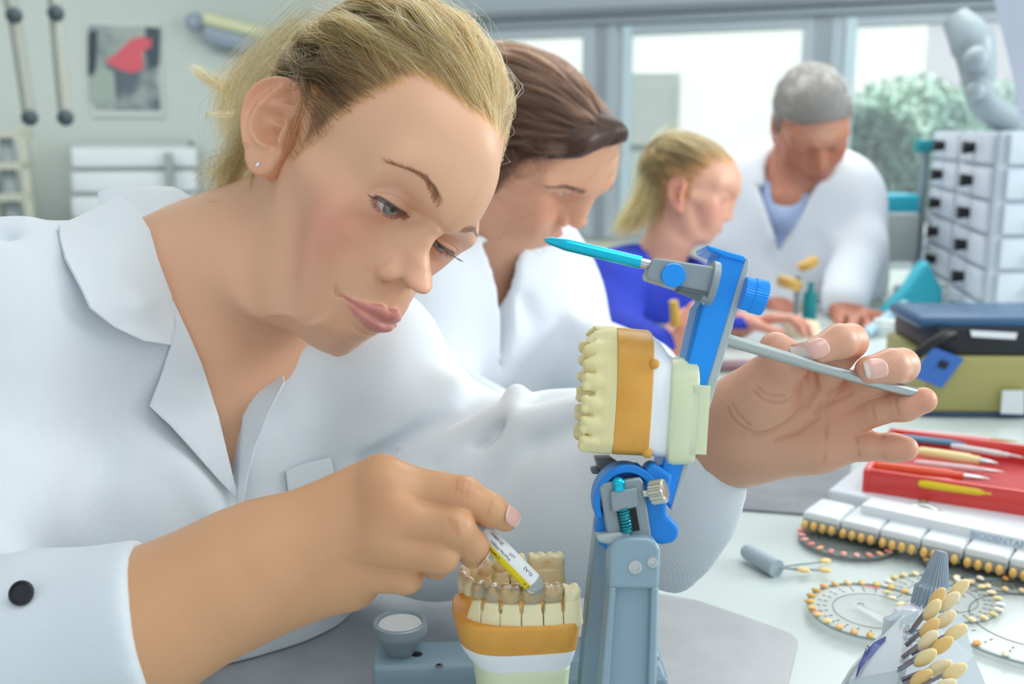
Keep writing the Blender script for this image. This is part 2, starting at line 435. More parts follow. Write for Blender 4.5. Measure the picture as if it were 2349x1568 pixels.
def ear_sdf(p, m=None):
    """p in ear millimetres: x = toward the face, y = up, z = outward"""
    out = np.array([(8, 2), (10, 12), (9.5, 22), (5, 30.5), (-3, 33.5), (-12, 31), (-19, 24), (-22, 14), (-21, 3), (-17.5, -8), (-13, -17), (-10, -25), (-5, -31), (1.5, -32.5), (6, -28), (7.5, -20), (8.5, -12), (9, -5)], float)
    o = spline(np.vstack([out, out[:1]]), 4)[:-1]
    p2 = p[:, :2]; sd = polydist(p2, o)
    # relief height across the ear
    hel = [(5.6, 6), (8.2, 12), (7.5, 21), (3.5, 28.6), (-3, 31), (-11, 28.6), (-17, 22.5), (-19.6, 13.5), (-18.8, 3), (-15.5, -8), (-11.5, -16)]
    hel = spline(hel, 4); dh = linedist(p2, hel)
    ant = spline([(-5, 25), (-9, 17), (-12, 9), (-12.6, 0), (-10, -8), (-5, -12.5), (-1, -13.5)], 4); da = linedist(p2, ant)
    ant2 = spline([(4, 16), (-3, 14.5), (-10, 9)], 3); da2 = linedist(p2, ant2)
    crus = spline([(7, 6), (2, 3), (-3, 2)], 3); dc = linedist(p2, crus)
    tr = linedist(p2, spline([(7.5, 3), (4.8, -3), (6.5, -9)], 3))
    lob = np.exp(-(((p2-np.array([0, -24], f32))/np.array([10, 8], f32))**2).sum(1))
    con = np.exp(-(((p2-np.array([-2.5, -3.5], f32))/np.array([6.8, 8.4], f32))**2).sum(1)*1.3)
    con2 = np.exp(-(((p2-np.array([-3, 8], f32))/np.array([6.5, 3.6], f32))**2).sum(1)*1.2)
    tri = np.exp(-(((p2-np.array([0.5, 22], f32))/np.array([4.5, 5], f32))**2).sum(1))
    back = np.clip((6-p2[:, 0])/30, 0, 1)
    hgt = 2.2+9.5*back+4.4*np.exp(-(dh/2.5)**2)+4.4*np.exp(-(da/2.7)**2)+2.0*np.exp(-(da2/2.6)**2)+2.0*np.exp(-(dc/2.2)**2)*(p2[:, 0] > -6)+5.5*np.exp(-(tr/2.6)**2)-8.5*con-4.5*con2-2.0*tri+1.2*lob
    top = p[:, 2]-hgt; th = 3.4+2.4*np.exp(-(dh/3)**2)+1.5*lob
    bot = (2.2+9.5*back-th)-p[:, 2]
    bot = np.minimum(bot, np.where((con > .06) | (con2 > .3) | (p2[:, 0] > 3), -10-p[:, 2], bot))
    d = smax(np.maximum(top, bot)*f32(.62), sd, 2.6)
    return d.astype(f32)
class Pose:
    """placement of a head: columns of R are the world directions of r, f, u; T the point between the ears"""
    def __init__(s, R, T, k=1.0): s.R = np.array(R, float); s.T = np.array(T, float); s.k = k
    def w(s, q): return np.asarray(q, float)/1000*s.k @ s.R.T+s.T
    def l(s, X): return ((X-s.T.astype(X.dtype)) @ s.R.astype(X.dtype))*X.dtype.type(1000/s.k)
def proj(X):
    v = np.atleast_2d(X)-CAM; z = v @ FWD; return np.stack([W_PX/2+FP*(v @ RGT)/z, H_PX/2-FP*(v @ UPV)/z], 1), z
def landmark_warp(pose, lm, obs, V, s=38.0):
    """V in head mm; moves each landmark across the line of sight so it stands where the photo shows it"""
    A = np.array(lm, float); X = pose.w(A); px, z = proj(X)
    D = ((np.array(obs, float)-px)[:, :1]/FP*z[:, None]*RGT-(np.array(obs, float)-px)[:, 1:]/FP*z[:, None]*UPV)
    D = D @ pose.R*1000/pose.k
    return rbf_warp(A, D, V, s)
def eye_obj(parent, c_w, look, r=.0121, iris='6f8593', name='eye', k=1.0, tilt=None):
    """an eyeball with iris and pupil coloured by distance from the gaze axis"""
    b = MB(); b.ball((0, 0, 0), 1.0, 48); V = np.concatenate(b.V); A = frame(look)
    n = V/np.linalg.norm(V, axis=1)[:, None]; ca = np.degrees(np.arccos(np.clip(n[:, 2], -1, 1)))
    V = n*(1+.055*np.exp(-(ca/26)**2))[:, None]*r
    m = MATS.get('eyeball_'+iris)
    if m is None:
        m = mat('eyeball_'+iris, 'd9cfcb', .08, coat=1.0); nt = m.node_tree; bs = nt.nodes['Principled BSDF']
        tc = nt.nodes.new('ShaderNodeTexCoord'); nm = nt.nodes.new('ShaderNodeVectorMath'); nm.operation = 'NORMALIZE'
        sx = nt.nodes.new('ShaderNodeSeparateXYZ'); nt.links.new(tc.outputs['Object'], nm.inputs[0]); nt.links.new(nm.outputs[0], sx.inputs[0])
        ac = nt.nodes.new('ShaderNodeMath'); ac.operation = 'ARCCOSINE'; nt.links.new(sx.outputs[2], ac.inputs[0])
        cr = nt.nodes.new('ShaderNodeValToRGB'); nt.links.new(ac.outputs[0], cr.inputs[0])
        e = cr.color_ramp.elements; e[0].position = 0; e[0].color = (.004, .004, .005, 1); e[1].position = 1; e[1].color = srgb('d3c6c2')+(1,)
        ir = np.array(srgb(iris))
        for pos, cc in ((.165, (.004, .004, .005)), (.19, ir*.7), (.33, ir*1.1), (.49, ir*.8), (.55, ir*.2), (.61, np.array(srgb('cfc4c0')))):
            x = e.new(pos); x.color = tuple(cc)+(1,)
        ns = nt.nodes.new('ShaderNodeTexNoise'); ns.inputs['Scale'].default_value = 600; nt.links.new(tc.outputs['Object'], ns.inputs['Vector'])
        mx = nt.nodes.new('ShaderNodeMix'); mx.data_type = 'RGBA'; mx.blend_type = 'SOFT_LIGHT'; mx.inputs[0].default_value = .5
        nt.links.new(cr.outputs[0], mx.inputs[6]); nt.links.new(ns.outputs[0], mx.inputs[7]); nt.links.new(mx.outputs[2], bs.inputs['Base Color'])
    o = mesh_obj(name, V, b.F, m)
    o.matrix_world = Matrix([[*A[i], c_w[i]] for i in range(3)]+[[0, 0, 0, 1]])
    o.parent = parent; o.matrix_parent_inverse = pmat(parent).inverted()
    return o
def skin_mat(name, col='e3b08a', rough=.45, sss=.12, pore=.25):
    m = mat(name, col, rough, sss=sss, attr=True, bump=(900, pore, .0004), sssr=(1, .36, .18), ssss=.008)
    return m

def silhouette(pose, V, spec, keep=None):
    """landmarks on the outline: spec = (axis, sign, at, target) e.g. ('y', 1, 400, 1140): at row 400 the right edge stands at x = 1140"""
    px, z = proj(pose.w(V)); ok = np.ones(len(V), bool) if keep is None else keep; L = []
    for ax, sg, at, tg in spec:
        i, j = (1, 0) if ax == 'y' else (0, 1); k = np.nonzero(ok & (np.abs(px[:, i]-at) < 3))[0]
        if len(k) == 0: continue
        b = k[(px[k, j]*sg).argmax()]; o = px[b].copy(); o[j] = tg; L.append((tuple(V[b]), tuple(o)))
    return L
# ---------------------------------------------------------------- hair as real strands
def hair_mat(name='hair_strands', rough=.32):
    if name in MATS: return MATS[name]
    m = bpy.data.materials.new(name); m.use_nodes = True; nt = m.node_tree
    nt.nodes.remove(nt.nodes['Principled BSDF']); h = nt.nodes.new('ShaderNodeBsdfHairPrincipled'); h.parametrization = 'COLOR'
    h.inputs['Roughness'].default_value = rough; h.inputs['Radial Roughness'].default_value = .45
    a = nt.nodes.new('ShaderNodeAttribute'); a.attribute_name = 'col'; nt.links.new(a.outputs['Color'], h.inputs['Color'])
    nt.links.new(h.outputs[0], nt.nodes['Material Output'].inputs[0]); MATS[name] = m; return m
def strands(name, paths, rad, cols, parent, m=None):
    """paths: list of (n,3) arrays in world metres; rad: root radius per strand; cols: linear rgb per strand"""
    cu = bpy.data.hair_curves.new(name); cu.add_curves([len(p) for p in paths])
    cu.attributes['position'].data.foreach_set('vector', np.concatenate(paths).astype(np.float32).ravel())
    ra = cu.attributes.get('radius') or cu.attributes.new('radius', 'FLOAT', 'POINT')
    rr = np.concatenate([r*(1-.85*np.linspace(0, 1, len(p))**3) for p, r in zip(paths, np.ones(len(paths))*rad)])
    ra.data.foreach_set('value', rr.astype(np.float32))
    c = cu.attributes.new('col', 'FLOAT_COLOR', 'POINT')
    cc = np.ones((len(rr), 4), np.float32); k = 0
    L = np.array([len(p) for p in paths]); cc[:, :3] = np.repeat(np.asarray(cols, float), L, axis=0)
    c.data.foreach_set('color', cc.ravel())
    cu.materials.append(m or hair_mat())
    o = bpy.data.objects.new(name, cu); COL.objects.link(o)
    if parent is not None: setpar(o, parent)
    return o
def to_surf(q, m, hgt, it=4):
    """pull points (head mm) to height hgt above the bare head"""
    q = q.astype(f32)
    for _ in range(it):
        d = head_sdf(q, m, False); e = f32(1.0)
        g = np.stack([head_sdf(q+np.array(v, f32)*e, m, False)-d for v in ((1, 0, 0), (0, 1, 0), (0, 0, 1))], 1)
        g /= np.linalg.norm(g, axis=1)[:, None]+1e-6; q = q-g*(d-hgt)[:, None]
    return q
def scalp_roots(n, m, rng, cond):
    out = []; tot = 0
    while tot < n:
        v = rng.normal(size=(n*3, 3)); v /= np.linalg.norm(v, axis=1)[:, None]; q = np.array([0, -8, 40])+v*np.array([72, 94, 84])
        q = to_surf(q, m, 0.0, 3); k = cond(q); out.append(q[k]); tot += k.sum()
    return np.concatenate(out)[:n]
def swept(roots, m, tie, rng, npt=16, lift=10, wave=3.0, nclump=260, cl=.75, freq=2.2, base=1.5, stop=.97, spread=6, seed=1, side=None):
    """strands that run from the scalp over the head to a tie point, gathered in wavy locks"""
    C = np.array([0, -8, 40.]); n = len(roots); t = np.linspace(0, 1, npt)
    cc = roots[rng.choice(n, nclump, replace=False)]; own = ((roots[:, None, :]-cc[None])**2).sum(-1).argmin(1)
    def path(r, ti):
        a = r-C; a /= np.linalg.norm(a, axis=1)[:, None]; b = ti-C; b = b/np.linalg.norm(b, axis=1)[:, None]
        om = np.arccos(np.clip((a*b).sum(1), -1, 1))[:, None]; so = np.sin(om)+1e-6
        return np.stack([(np.sin((1-k*stop)*om)*a+np.sin(k*stop*om)*b)/so for k in t], 1), om
    jit = rng.normal(size=(nclump, 3))*spread
    tc = tie(cc) if callable(tie) else tie; Dm, om = path(cc, tc+jit); Ds, om2 = path(roots, (tie(roots)+jit[own]) if callable(tie) else (tie+jit)[own])
    w = (cl*sstep(.05, .5, t))[None, :, None]*(1-.35*sstep(.7, 1, t))[None, :, None]
    D = Ds*(1-w)+Dm[own]*w
    D /= np.linalg.norm(D, axis=2)[:, :, None]
    ph = rng.uniform(0, 6.3, nclump)[own][:, None]; fq = rng.uniform(.7, 1.3, nclump)[own][:, None]*freq
    lf = (rng.uniform(.35, 1.25, nclump)[own]*lift)[:, None]*np.sin(np.pi*np.clip(t, 0, 1)**.75)[None]**.8
    own_h = rng.uniform(0, 1, n)[:, None]
    H = base+lf*(.35+.65*own_h)+.5*wave*np.sin(ph*1.7+t[None]*fq*6.3)*sstep(0, .25, t)[None]
    q = to_surf((C+D*95).reshape(-1, 3), m, np.maximum(H, .6).reshape(-1).astype(f32), 4).reshape(n, npt, 3)
    T = np.gradient(q, axis=1); T /= np.linalg.norm(T, axis=2)[:, :, None]+1e-6; N = q-C; S = np.cross(T, N); S /= np.linalg.norm(S, axis=2)[:, :, None]+1e-6
    lat = wave*np.sin(ph+t[None]*fq*6.3)*sstep(0, .2, t)[None]+rng.normal(size=(n, 1))*1.2*sstep(0, .5, t)[None]
    q = q+S*lat[:, :, None]
    fz = rng.normal(size=(n, 1, 3))*np.sin(t*3.14)[None, :, None]*.7; return q+fz, own
def lock(guide, n, rng, w0, w1, npt=14, wav=1.5, seed=0):
    """a bundle of strands about a guide line (world metres); w0, w1 = width in mm at root and tip"""
    g = spline(guide, 8); L = np.linspace(0, 1, len(g)); t = np.linspace(0, 1, npt); G = np.stack([np.interp(t, L, g[:, i]) for i in range(3)], 1); out = []
    T = np.gradient(G, axis=0); T /= np.linalg.norm(T, axis=1)[:, None]
    for i in range(n):
        o = rng.normal(size=3)*.5; b = rng.normal(size=3)*.5; e = rng.uniform(.7, 1.0)
        off = (o[None]*(w0*(1-t)+w1*.35*t)[:, None]+b[None]*(w1*t**1.5)[:, None])/1000
        wv = rng.normal(size=3)*wav/1000; k = rng.uniform(1, 2.5); ph = rng.uniform(0, 6)
        out.append(G*1+off+wv[None]*np.sin(k*t*6.3+ph)[:, None]*t[:, None])
    return out
def lid_pt(m, s, x, up, r=13.7, dz=0.0):
    cu = max(1-x*x, 0); e = x*1.3+(m.get('lid_u', 2.2)*cu**.62*(1-.12*x) if up else -m.get('lid_l', 5.0)*cu**.75*(1+.1*x))+dz
    a = (x*14.5-1.5)/12.3; el = e/12.3
    return np.array([s*(31+r*math.sin(a)*math.cos(el)), 69+r*math.cos(a)*math.cos(el), 11+r*math.sin(el)]), a, el
def lashes(m, s, rng, n=70, up=True, ln=8.0, down=.0):
    out = []
    for i in range(n):
        x = rng.uniform(-.8, .99); p0, a, el = lid_pt(m, s, x, up, 13.6)
        out_d = np.array([s*math.sin(a)*1.0, math.cos(a), 0]); sg = 1 if up else -1
        l = ln*(.55+.45*max(x, -.2)+.2)*rng.uniform(.75, 1.1); fan = np.array([s*(.35*x+rng.normal()*.12), 0, 0])
        t = np.linspace(0, 1, 7)[:, None]
        v = out_d+fan; z = (-.6*t+.62*t*t-down*t) if up else (-.45*t-.1*t*t)
        out.append(p0+v*t*l*(.85 if up else .6)+np.array([0, 0, 1])*z*l)
    return out
def brow(m, s, rng, n=420, inner=(13, 29.5), arch=(34, 37.5), outer=(52, 32), wd=4.2, ln=7):
    """short hairs lying along an arched line"""
    out = []; c = spline([(inner[0], inner[1]), ((inner[0]+arch[0])/2, (inner[1]+arch[1])/2+.6), arch, outer], 10)
    t_ = rng.uniform(0, 1, n)**.85; w = wd*np.interp(t_, (0, .08, .3, .6, 1), (.7, 1, .95, .55, .15)); k = t_*(len(c)-1); i = np.minimum(k.astype(int), len(c)-2); b = c[i]+(c[i+1]-c[i])*(k-i)[:, None]
    tg = c[i+1]-c[i]; tg /= np.linalg.norm(tg, axis=1)[:, None]; nv = np.stack([-tg[:, 1], tg[:, 0]], 1)
    o = rng.uniform(-.5, .5, n); st = b+nv*(o*w)[:, None]; ang = np.interp(t_, (0, .1, .3, 1), (.75, .5, .3, .15))-o*1.0
    dr = tg*np.cos(ang)[:, None]+nv*np.sin(ang)[:, None]; L = ln*rng.uniform(.6, 1, n)*(.7+.3*(t_ > .1))
    tt = np.linspace(0, 1, 5); q = st[:, None]+dr[:, None]*(tt[None, :, None]*L[:, None, None])
    q3 = np.stack([s*q[..., 0], np.full(q.shape[:2], 95.), q[..., 1]], -1).reshape(-1, 3).astype(f32)
    for _ in range(14): q3[:, 1] -= head_sdf(q3, m)-f32(.35)
    return list(q3.reshape(n, 5, 3).astype(float)+np.array([0, .5, 0])*tt[None, :, None])
# ---------------------------------------------------------------- the woman in front
WP = Pose([[-.618, .5087, .5994], [-.6575, -.7525, -.0392], [.4311, -.4184, .7995]], [-.1028, .7294, 1.0979], .985)
WM = dict(skin='e5b291', blush='de8478', lid_u=1.7, lid_l=4.2, scalp='6e5334', scalpw=.75, liner='4a342c')
WM['hy'] = (84, 89, 93, 86, 62, 42, 16, 4, 38, 44, 16, -14, -40)
W_LM = [((45, 69, 12.5), (849, 444)), ((16, 78, 10.5), (936, 497)), ((0, 109, -14), (974, 661)), ((16, 92, -20), (874, 610)),
        ((0, 97, -30), (925, 668)), ((26, 82, -47), (779, 673)), ((0, 96.5, -39), (896, 714)), ((0, 97, -47), (884, 733)), ((0, 95, -57), (862, 760)), ((0, 88, -78), (832, 785)),
        ((0, 76, -91), (786, 811)), ((0, 86, 66), (1139, 365)), ((-24, 82, 32), (1066, 521)), ((36, 52, -70), (712, 782)), ((48, 22, -56), (652, 728)),
        ((50, 60, 34), (900, 372)), ((14, 88, 32), (1006, 462)), ((-31, 82, 11), (1010, 567)), ((-45, 69, 12.5), (1042, 578)), ((31, 82, 11), (896, 479))]
def wskin(p):
    """head, neck and chest, p in head millimetres"""
    d = head_sdf(p, WM)
    nk = lambda x, y, dd: WP.l(P(x, y, dd)[None])[0]
    a = nk(735, 450, .925); b = nk(580, 580, .925); c = nk(455, 705, .94)
    n = chain(p, [a, b, c], (44, 43, 46), 20)
    n = smin(n, chain(p, [nk(560, 600, .93), nk(380, 650, .92), nk(60, 660, .86)], (38, 36, 34), 20), 25)
    n = smin(n, chain(p, [nk(540, 720, .985), nk(840, 850, 1.07)], (40, 34), 20), 30)
    d = smin(d, n, 22)
    ch = tors(p)
    d = smin(d, ch, 18)
    return d
S1 = P(30, 690, .84); S2 = P(830, 830, 1.04)
AX = unit(S2-S1); UPt = unit(P(440, 700, .95)-P(420, 1300, 1.06)); UPt = unit(UPt-AX*(UPt@AX)); NR = np.cross(AX, UPt)
if NR[1] > 0: NR = -NR
CC = P(440, 1010, 1.015)
def tors(p):
    """bare chest, p in head millimetres"""
    L = lambda X: WP.l(np.asarray(X)[None])[0]
    R = np.stack([WP.R.T@AX, WP.R.T@UPt, WP.R.T@NR], 1)
    d = ell(p, L(CC), (140, 205, 88), R)
    return smin(d, chain(p, [L(S1-UPt*.01), L((S1+S2)/2-UPt*.01), L(S2-UPt*.015-AX*.02)], (38, 46, 38), 20), 30)
def coat_body(p):
    """outside of the coat's trunk and sleeves before folds, p in world metres"""
    q = p
    R = np.stack([AX, UPt, NR], 1)
    d = ell(q, CC-UPt*.03, (.17, .175, .108), R)
    d = smin(d, ell(q, CC-UPt*.24+NR*.0, (.17, .22, .12), R), .08)
    d = smin(d, ell(q, CC-AX*.075+NR*.062-UPt*.06, (.07, .075, .05), R), .06)
    d = smin(d, ell(q, CC+AX*.075+NR*.062-UPt*.06, (.065, .075, .05), R), .06)
    d = smin(d, chain(q, [P(30, 745, .84), P(230, 715, .89), P(400, 690, .96)], (.062, .056, .05), .03), .05)
    d = smin(d, chain(q, [P(560, 690, 1.0), S2], (.055, .06), .03), .05)
    return d
def arms(p):
    # her right arm hangs by the left edge of the frame and comes forward along the bench
    E1 = P(-290, 1640, .72); W1 = P(335, 1432, .687)
    a = chain(p, [P(10, 760, .84)-AX*.012, P(-90, 1150, .80), E1], (.062, .056, .056), .02)
    b = chain(p, [E1, P(60, 1500, .70), W1+unit(W1-E1)*.0], (.056, .050, .0445), .02)
    return smin(a, b, .03)
def sleeve2(p):
    E2 = P(985, 1120, 1.05); W2 = P(1605, 1035, .886)
    d = chain(p, [S2, P(900, 980, 1.06), E2], (.058, .064, .066), .03)
    d = smin(d, chain(p, [E2, P(1300, 1090, .985), W2], (.066, .058, .042), .03), .05)
    d = smin(d, chain(p, [P(1020, 1190, 1.0), P(1330, 1190, .955), P(1570, 1190, .905), P(1575, 1300, .91)], (.052, .045, .038, .018), .03), .05)
    return d
def fold(d, p, pts, w, amp):
    """raise (or sink) a soft ridge along a 3D line"""
    q = chain(p, pts, [0]*len(pts))
    return d-f32(amp)*np.exp(-(q/f32(w))**2)
W_FOLD = [([(8, 560), (60, 680), (70, 820), (40, 960), (10, 1090)], (.80, .81, .81, .81, .80), .010, -.010),
          ([(0, 620), (45, 760), (40, 930), (0, 1080)], (.79, .79, .79, .79), .012, .006),
          ([(60, 530), (110, 600), (130, 800), (90, 1000)], (.83, .83, .84, .85), .012, .004),
          ([(250, 780), (330, 930), (430, 1080), (500, 1190)], (.87, .88, .89, .9), .010, .008), ([(290, 740), (380, 920), (470, 1060), (540, 1150)], (.88, .88, .89, .9), .014, -.006),
          ([(40, 1200), (200, 1215), (330, 1190)], (.86, .87, .89), .006, -.003)]
S_FOLD = [([(790, 1010), (900, 930), (1040, 880)], (.98, .98, .99), .012, .014), ([(850, 1060), (960, 1000), (1070, 950), (1090, 900)], (.97, .97, .97, .98), .010, -.014),
          ([(960, 1080), (1060, 1000), (1170, 935), (1180, 890)], (.96, .96, .95, .96), .012, .016), ([(1010, 1080), (1080, 1070), (1140, 1000), (1200, 960)], (.95, .95, .94, .95), .009, -.014),
          ([(1060, 1100), (1140, 1060), (1200, 970), (1330, 935)], (.94, .94, .93, .92), .011, .014), ([(1150, 1140), (1250, 1030), (1330, 985)], (.93, .92, .91), .014, -.010),
          ([(1180, 1220), (1300, 1090), (1420, 1020)], (.92, .91, .9), .016, .009), ([(800, 830), (820, 900), (800, 960)], (1.0, 1.0, 1.0), .010, .012),
          ([(840, 850), (850, 910)], (1.0, 1.0), .008, -.008), ([(870, 830), (930, 870), (1000, 870)], (1.0, 1.0, 1.0), .009, .010), ([(1230, 1250), (1380, 1215), (1520, 1210)], (.92, .9, .89), .014, .005),
          ([(1350, 1080), (1420, 1110), (1500, 1120)], (.9, .89, .88), .010, -.005), ([(1200, 1190), (1240, 1150), (1330, 1140)], (.92, .92, .91), .010, -.006)]
def woman_coat(p):
    c1 = P(340, 1420, .685); a1 = unit(P(560, 1375, .69)-P(330, 1425, .68)); A = smax(arms(p), ((p-c1.astype(f32))@a1.astype(f32)), .003)
    A = smax(A, -cap(p, P(560, 1325, .70), P(285, 1457, .687), .030, .0375), .002)
    c2 = P(1605, 1230, .89); a2 = unit(P(1800, 1150, .93)-P(1500, 1110, .87)); B = smax(sleeve2(p), ((p-c2.astype(f32))@a2.astype(f32)), .003)
    B = smax(B, -smin(cap(p, P(1700, 1000, .85), P(1545, 1040, .89), .031, .033), cap(p, P(1640, 1240, .89), P(1500, 1200, .91), .010, .022), .02), .002)
    d = smin(coat_body(p), smin(A, B, .02), .03)
    for pts, dd, w, a in W_FOLD+S_FOLD:
        d = fold(d, p, [P(x, y, z) for (x, y), z in zip(pts, dd)], w, a)
    d = d+f32(.0016)*vnoise(p, 16, 3)+f32(.0007)*vnoise(p, 45, 5)
    # neck opening and the V down the front
    ck = chain(p, [P(735, 455, .925), P(590, 590, .925), P(470, 700, .935)], (.062, .060, .060), .02)
    d = smax(d, -ck, .008)
    s = (p-CC.astype(f32))@np.stack([AX, UPt], 1).astype(f32); n = (p-CC.astype(f32))@NR.astype(f32)
    v = polydist(s, VPOLY)
    d = smax(d, -np.maximum(v, -n-.0), .004)
    d = np.maximum(d, f32(TZ+.0015)-p[:, 2])
    return d
def march(f, x, y, d0=.55, d1=1.5):
    """depth at which the sight line through pixel x, y meets f = 0"""
    t = d0
    for _ in range(90):
        v = float(f(P(x, y, t)[None].astype(f32))[0])
        if v < .0004: return t
        t += max(v*1.0, .0007)
        if t > d1: return None
    return t
def vpt(x, y):
    t = march(coat_body, x, y) or .95
    q = P(x, y, t)-CC; return (q@AX, q@UPt)
VPOLY = [vpt(x, y) for x, y in ((380, 560), (400, 690), (450, 820), (500, 980), (546, 1142), (556, 1040), (575, 880), (600, 770), (660, 690), (560, 500))]
def patch(name, outline, m, parent, f=None, off=.004, th=.0016, dep=None, curl=None, n=26, rim=True):
    """a piece of cloth: outline in pixels laid on the surface f (or at depths dep), with thickness"""
    o = np.array(outline, float); o = spline(np.vstack([o, o[:1]]), 5)[:-1] if rim else o
    x0, y0 = o.min(0); x1, y1 = o.max(0); st = max(x1-x0, y1-y0)/n
    bm = bmesh.new(); vs = [bm.verts.new((a, b, 0)) for a, b in o]; fc = bm.faces.new(vs)
    for ax, a0, a1 in ((0, x0, x1), (1, y0, y1)):
        k = a0+st
        while k < a1:
            co = (k, 0, 0) if ax == 0 else (0, k, 0); no = (1, 0, 0) if ax == 0 else (0, 1, 0)
            bmesh.ops.bisect_plane(bm, geom=bm.verts[:]+bm.edges[:]+bm.faces[:], plane_co=co, plane_no=no); k += st
    bm.verts.index_update(); V = []
    for v in bm.verts:
        x, y = v.co.x, v.co.y
        if dep is not None: d = dep(x, y)
        else: d = (march(f, x, y) or .95)-off
        if curl is not None: d -= curl(x, y)
        V.append(P(x, y, d))
    F = [tuple(v.index for v in f_.verts) for f_ in bm.faces]; bm.free()
    o_ = mesh_obj(name, V, F, m, parent)
    if th:
        s = o_.modifiers.new('t', 'SOLIDIFY'); s.thickness = th; s.offset = 0
        s = o_.modifiers.new('b', 'BEVEL'); s.width = th*.45; s.segments = 2; s.limit_method = 'ANGLE'
    return o_
def tps(pts):
    """interpolated depth over pixels from (x, y, depth) samples"""
    q = np.array(pts, float); X = q[:, :2]/400; r = np.sqrt(((X[:, None]-X[None])**2).sum(-1)); n = len(q)
    A = np.zeros((n+3, n+3)); A[:n, :n] = r; A[:n, n] = 1; A[:n, n+1:] = X; A[n, :n] = 1; A[n+1:, :n] = X.T; w = np.linalg.solve(A, np.concatenate([q[:, 2], [0, 0, 0]]))
    return lambda x, y: float(np.sqrt(((X-np.array([x, y])/400)**2).sum(1))@w[:n]+w[n]+w[n+1]*x/400+w[n+2]*y/400)
COATM = mat('coat_cotton', 'e0e7ec', .8, bump=(1400, .12, .0005), sheen=.1)
def twill(m, sc=900, st=.25):
    nt = m.node_tree; b = nt.nodes['Principled BSDF']; tc = nt.nodes.new('ShaderNodeTexCoord'); w = nt.nodes.new('ShaderNodeTexWave'); w.inputs['Scale'].default_value = sc; w.bands_direction = 'DIAGONAL'
    w.inputs['Distortion'].default_value = .4; nt.links.new(tc.outputs['Object'], w.inputs['Vector']); bp = nt.nodes.new('ShaderNodeBump'); bp.inputs['Strength'].default_value = st; bp.inputs['Distance'].default_value = .0004
    nt.links.new(w.outputs['Fac'], bp.inputs['Height']); nt.links.new(bp.outputs[0], b.inputs['Normal'])
twill(COATM, 260)
SK = skin_mat('skin_warm', rough=.4)
def hand_cols(X, base, tips=(), nails=(), knuck=()):
    c = np.tile(np.array(srgb(base)), (len(X), 1))
    n = vnoise(X.astype(f32), 60, 2)*.5+vnoise(X.astype(f32), 25, 7)*.5
    c = c*(1+.05*n[:, None])
    for p_, s, col, w in knuck:
        g = w*np.exp(-((X-np.array(p_))**2).sum(1)/s**2); c = c*(1-g[:, None])+np.array(srgb(col))*g[:, None]
    for ce, ax, nr, ln, wd in nails:         # centre, finger direction, nail normal, half length, half width
        ax = unit(ax); nr = unit(nr-ax*(np.dot(nr, ax))); sd = np.cross(ax, nr); q = X-ce
        a = q@ax/ln; b = q@sd/wd; k = (q@nr > -.0035)*sstep(1.08, .96, (np.abs(a)**2.6+np.abs(b)**2.6))
        c = c*(1-k[:, None])+np.array(srgb('f0c3b8'))*k[:, None]
        k2 = k*sstep(.55, .75, a); c = c*(1-k2[:, None])+np.array(srgb('f6ece4'))*k2[:, None]
    return c
def nail_sdf(d, p, ce, ax, nr, ln, wd):
    ax = unit(ax); nr = unit(nr-ax*(np.dot(nr, ax))); sd = np.cross(ax, nr); R = np.stack([ax, sd, nr], 1)
    q = (p-np.array(ce, f32))@R.astype(f32)
    a = np.abs(q[:, 0])/f32(ln); b = np.abs(q[:, 1])/f32(wd); r = (a**2.6+b**2.6)
    ring = np.exp(-((r-1.12)/.22)**2)*(q[:, 2] > -.004)
    lift = sstep(1.02, .9, r)*(q[:, 2] > -.004)
    return d+f32(.00035)*ring-f32(.00025)*lift
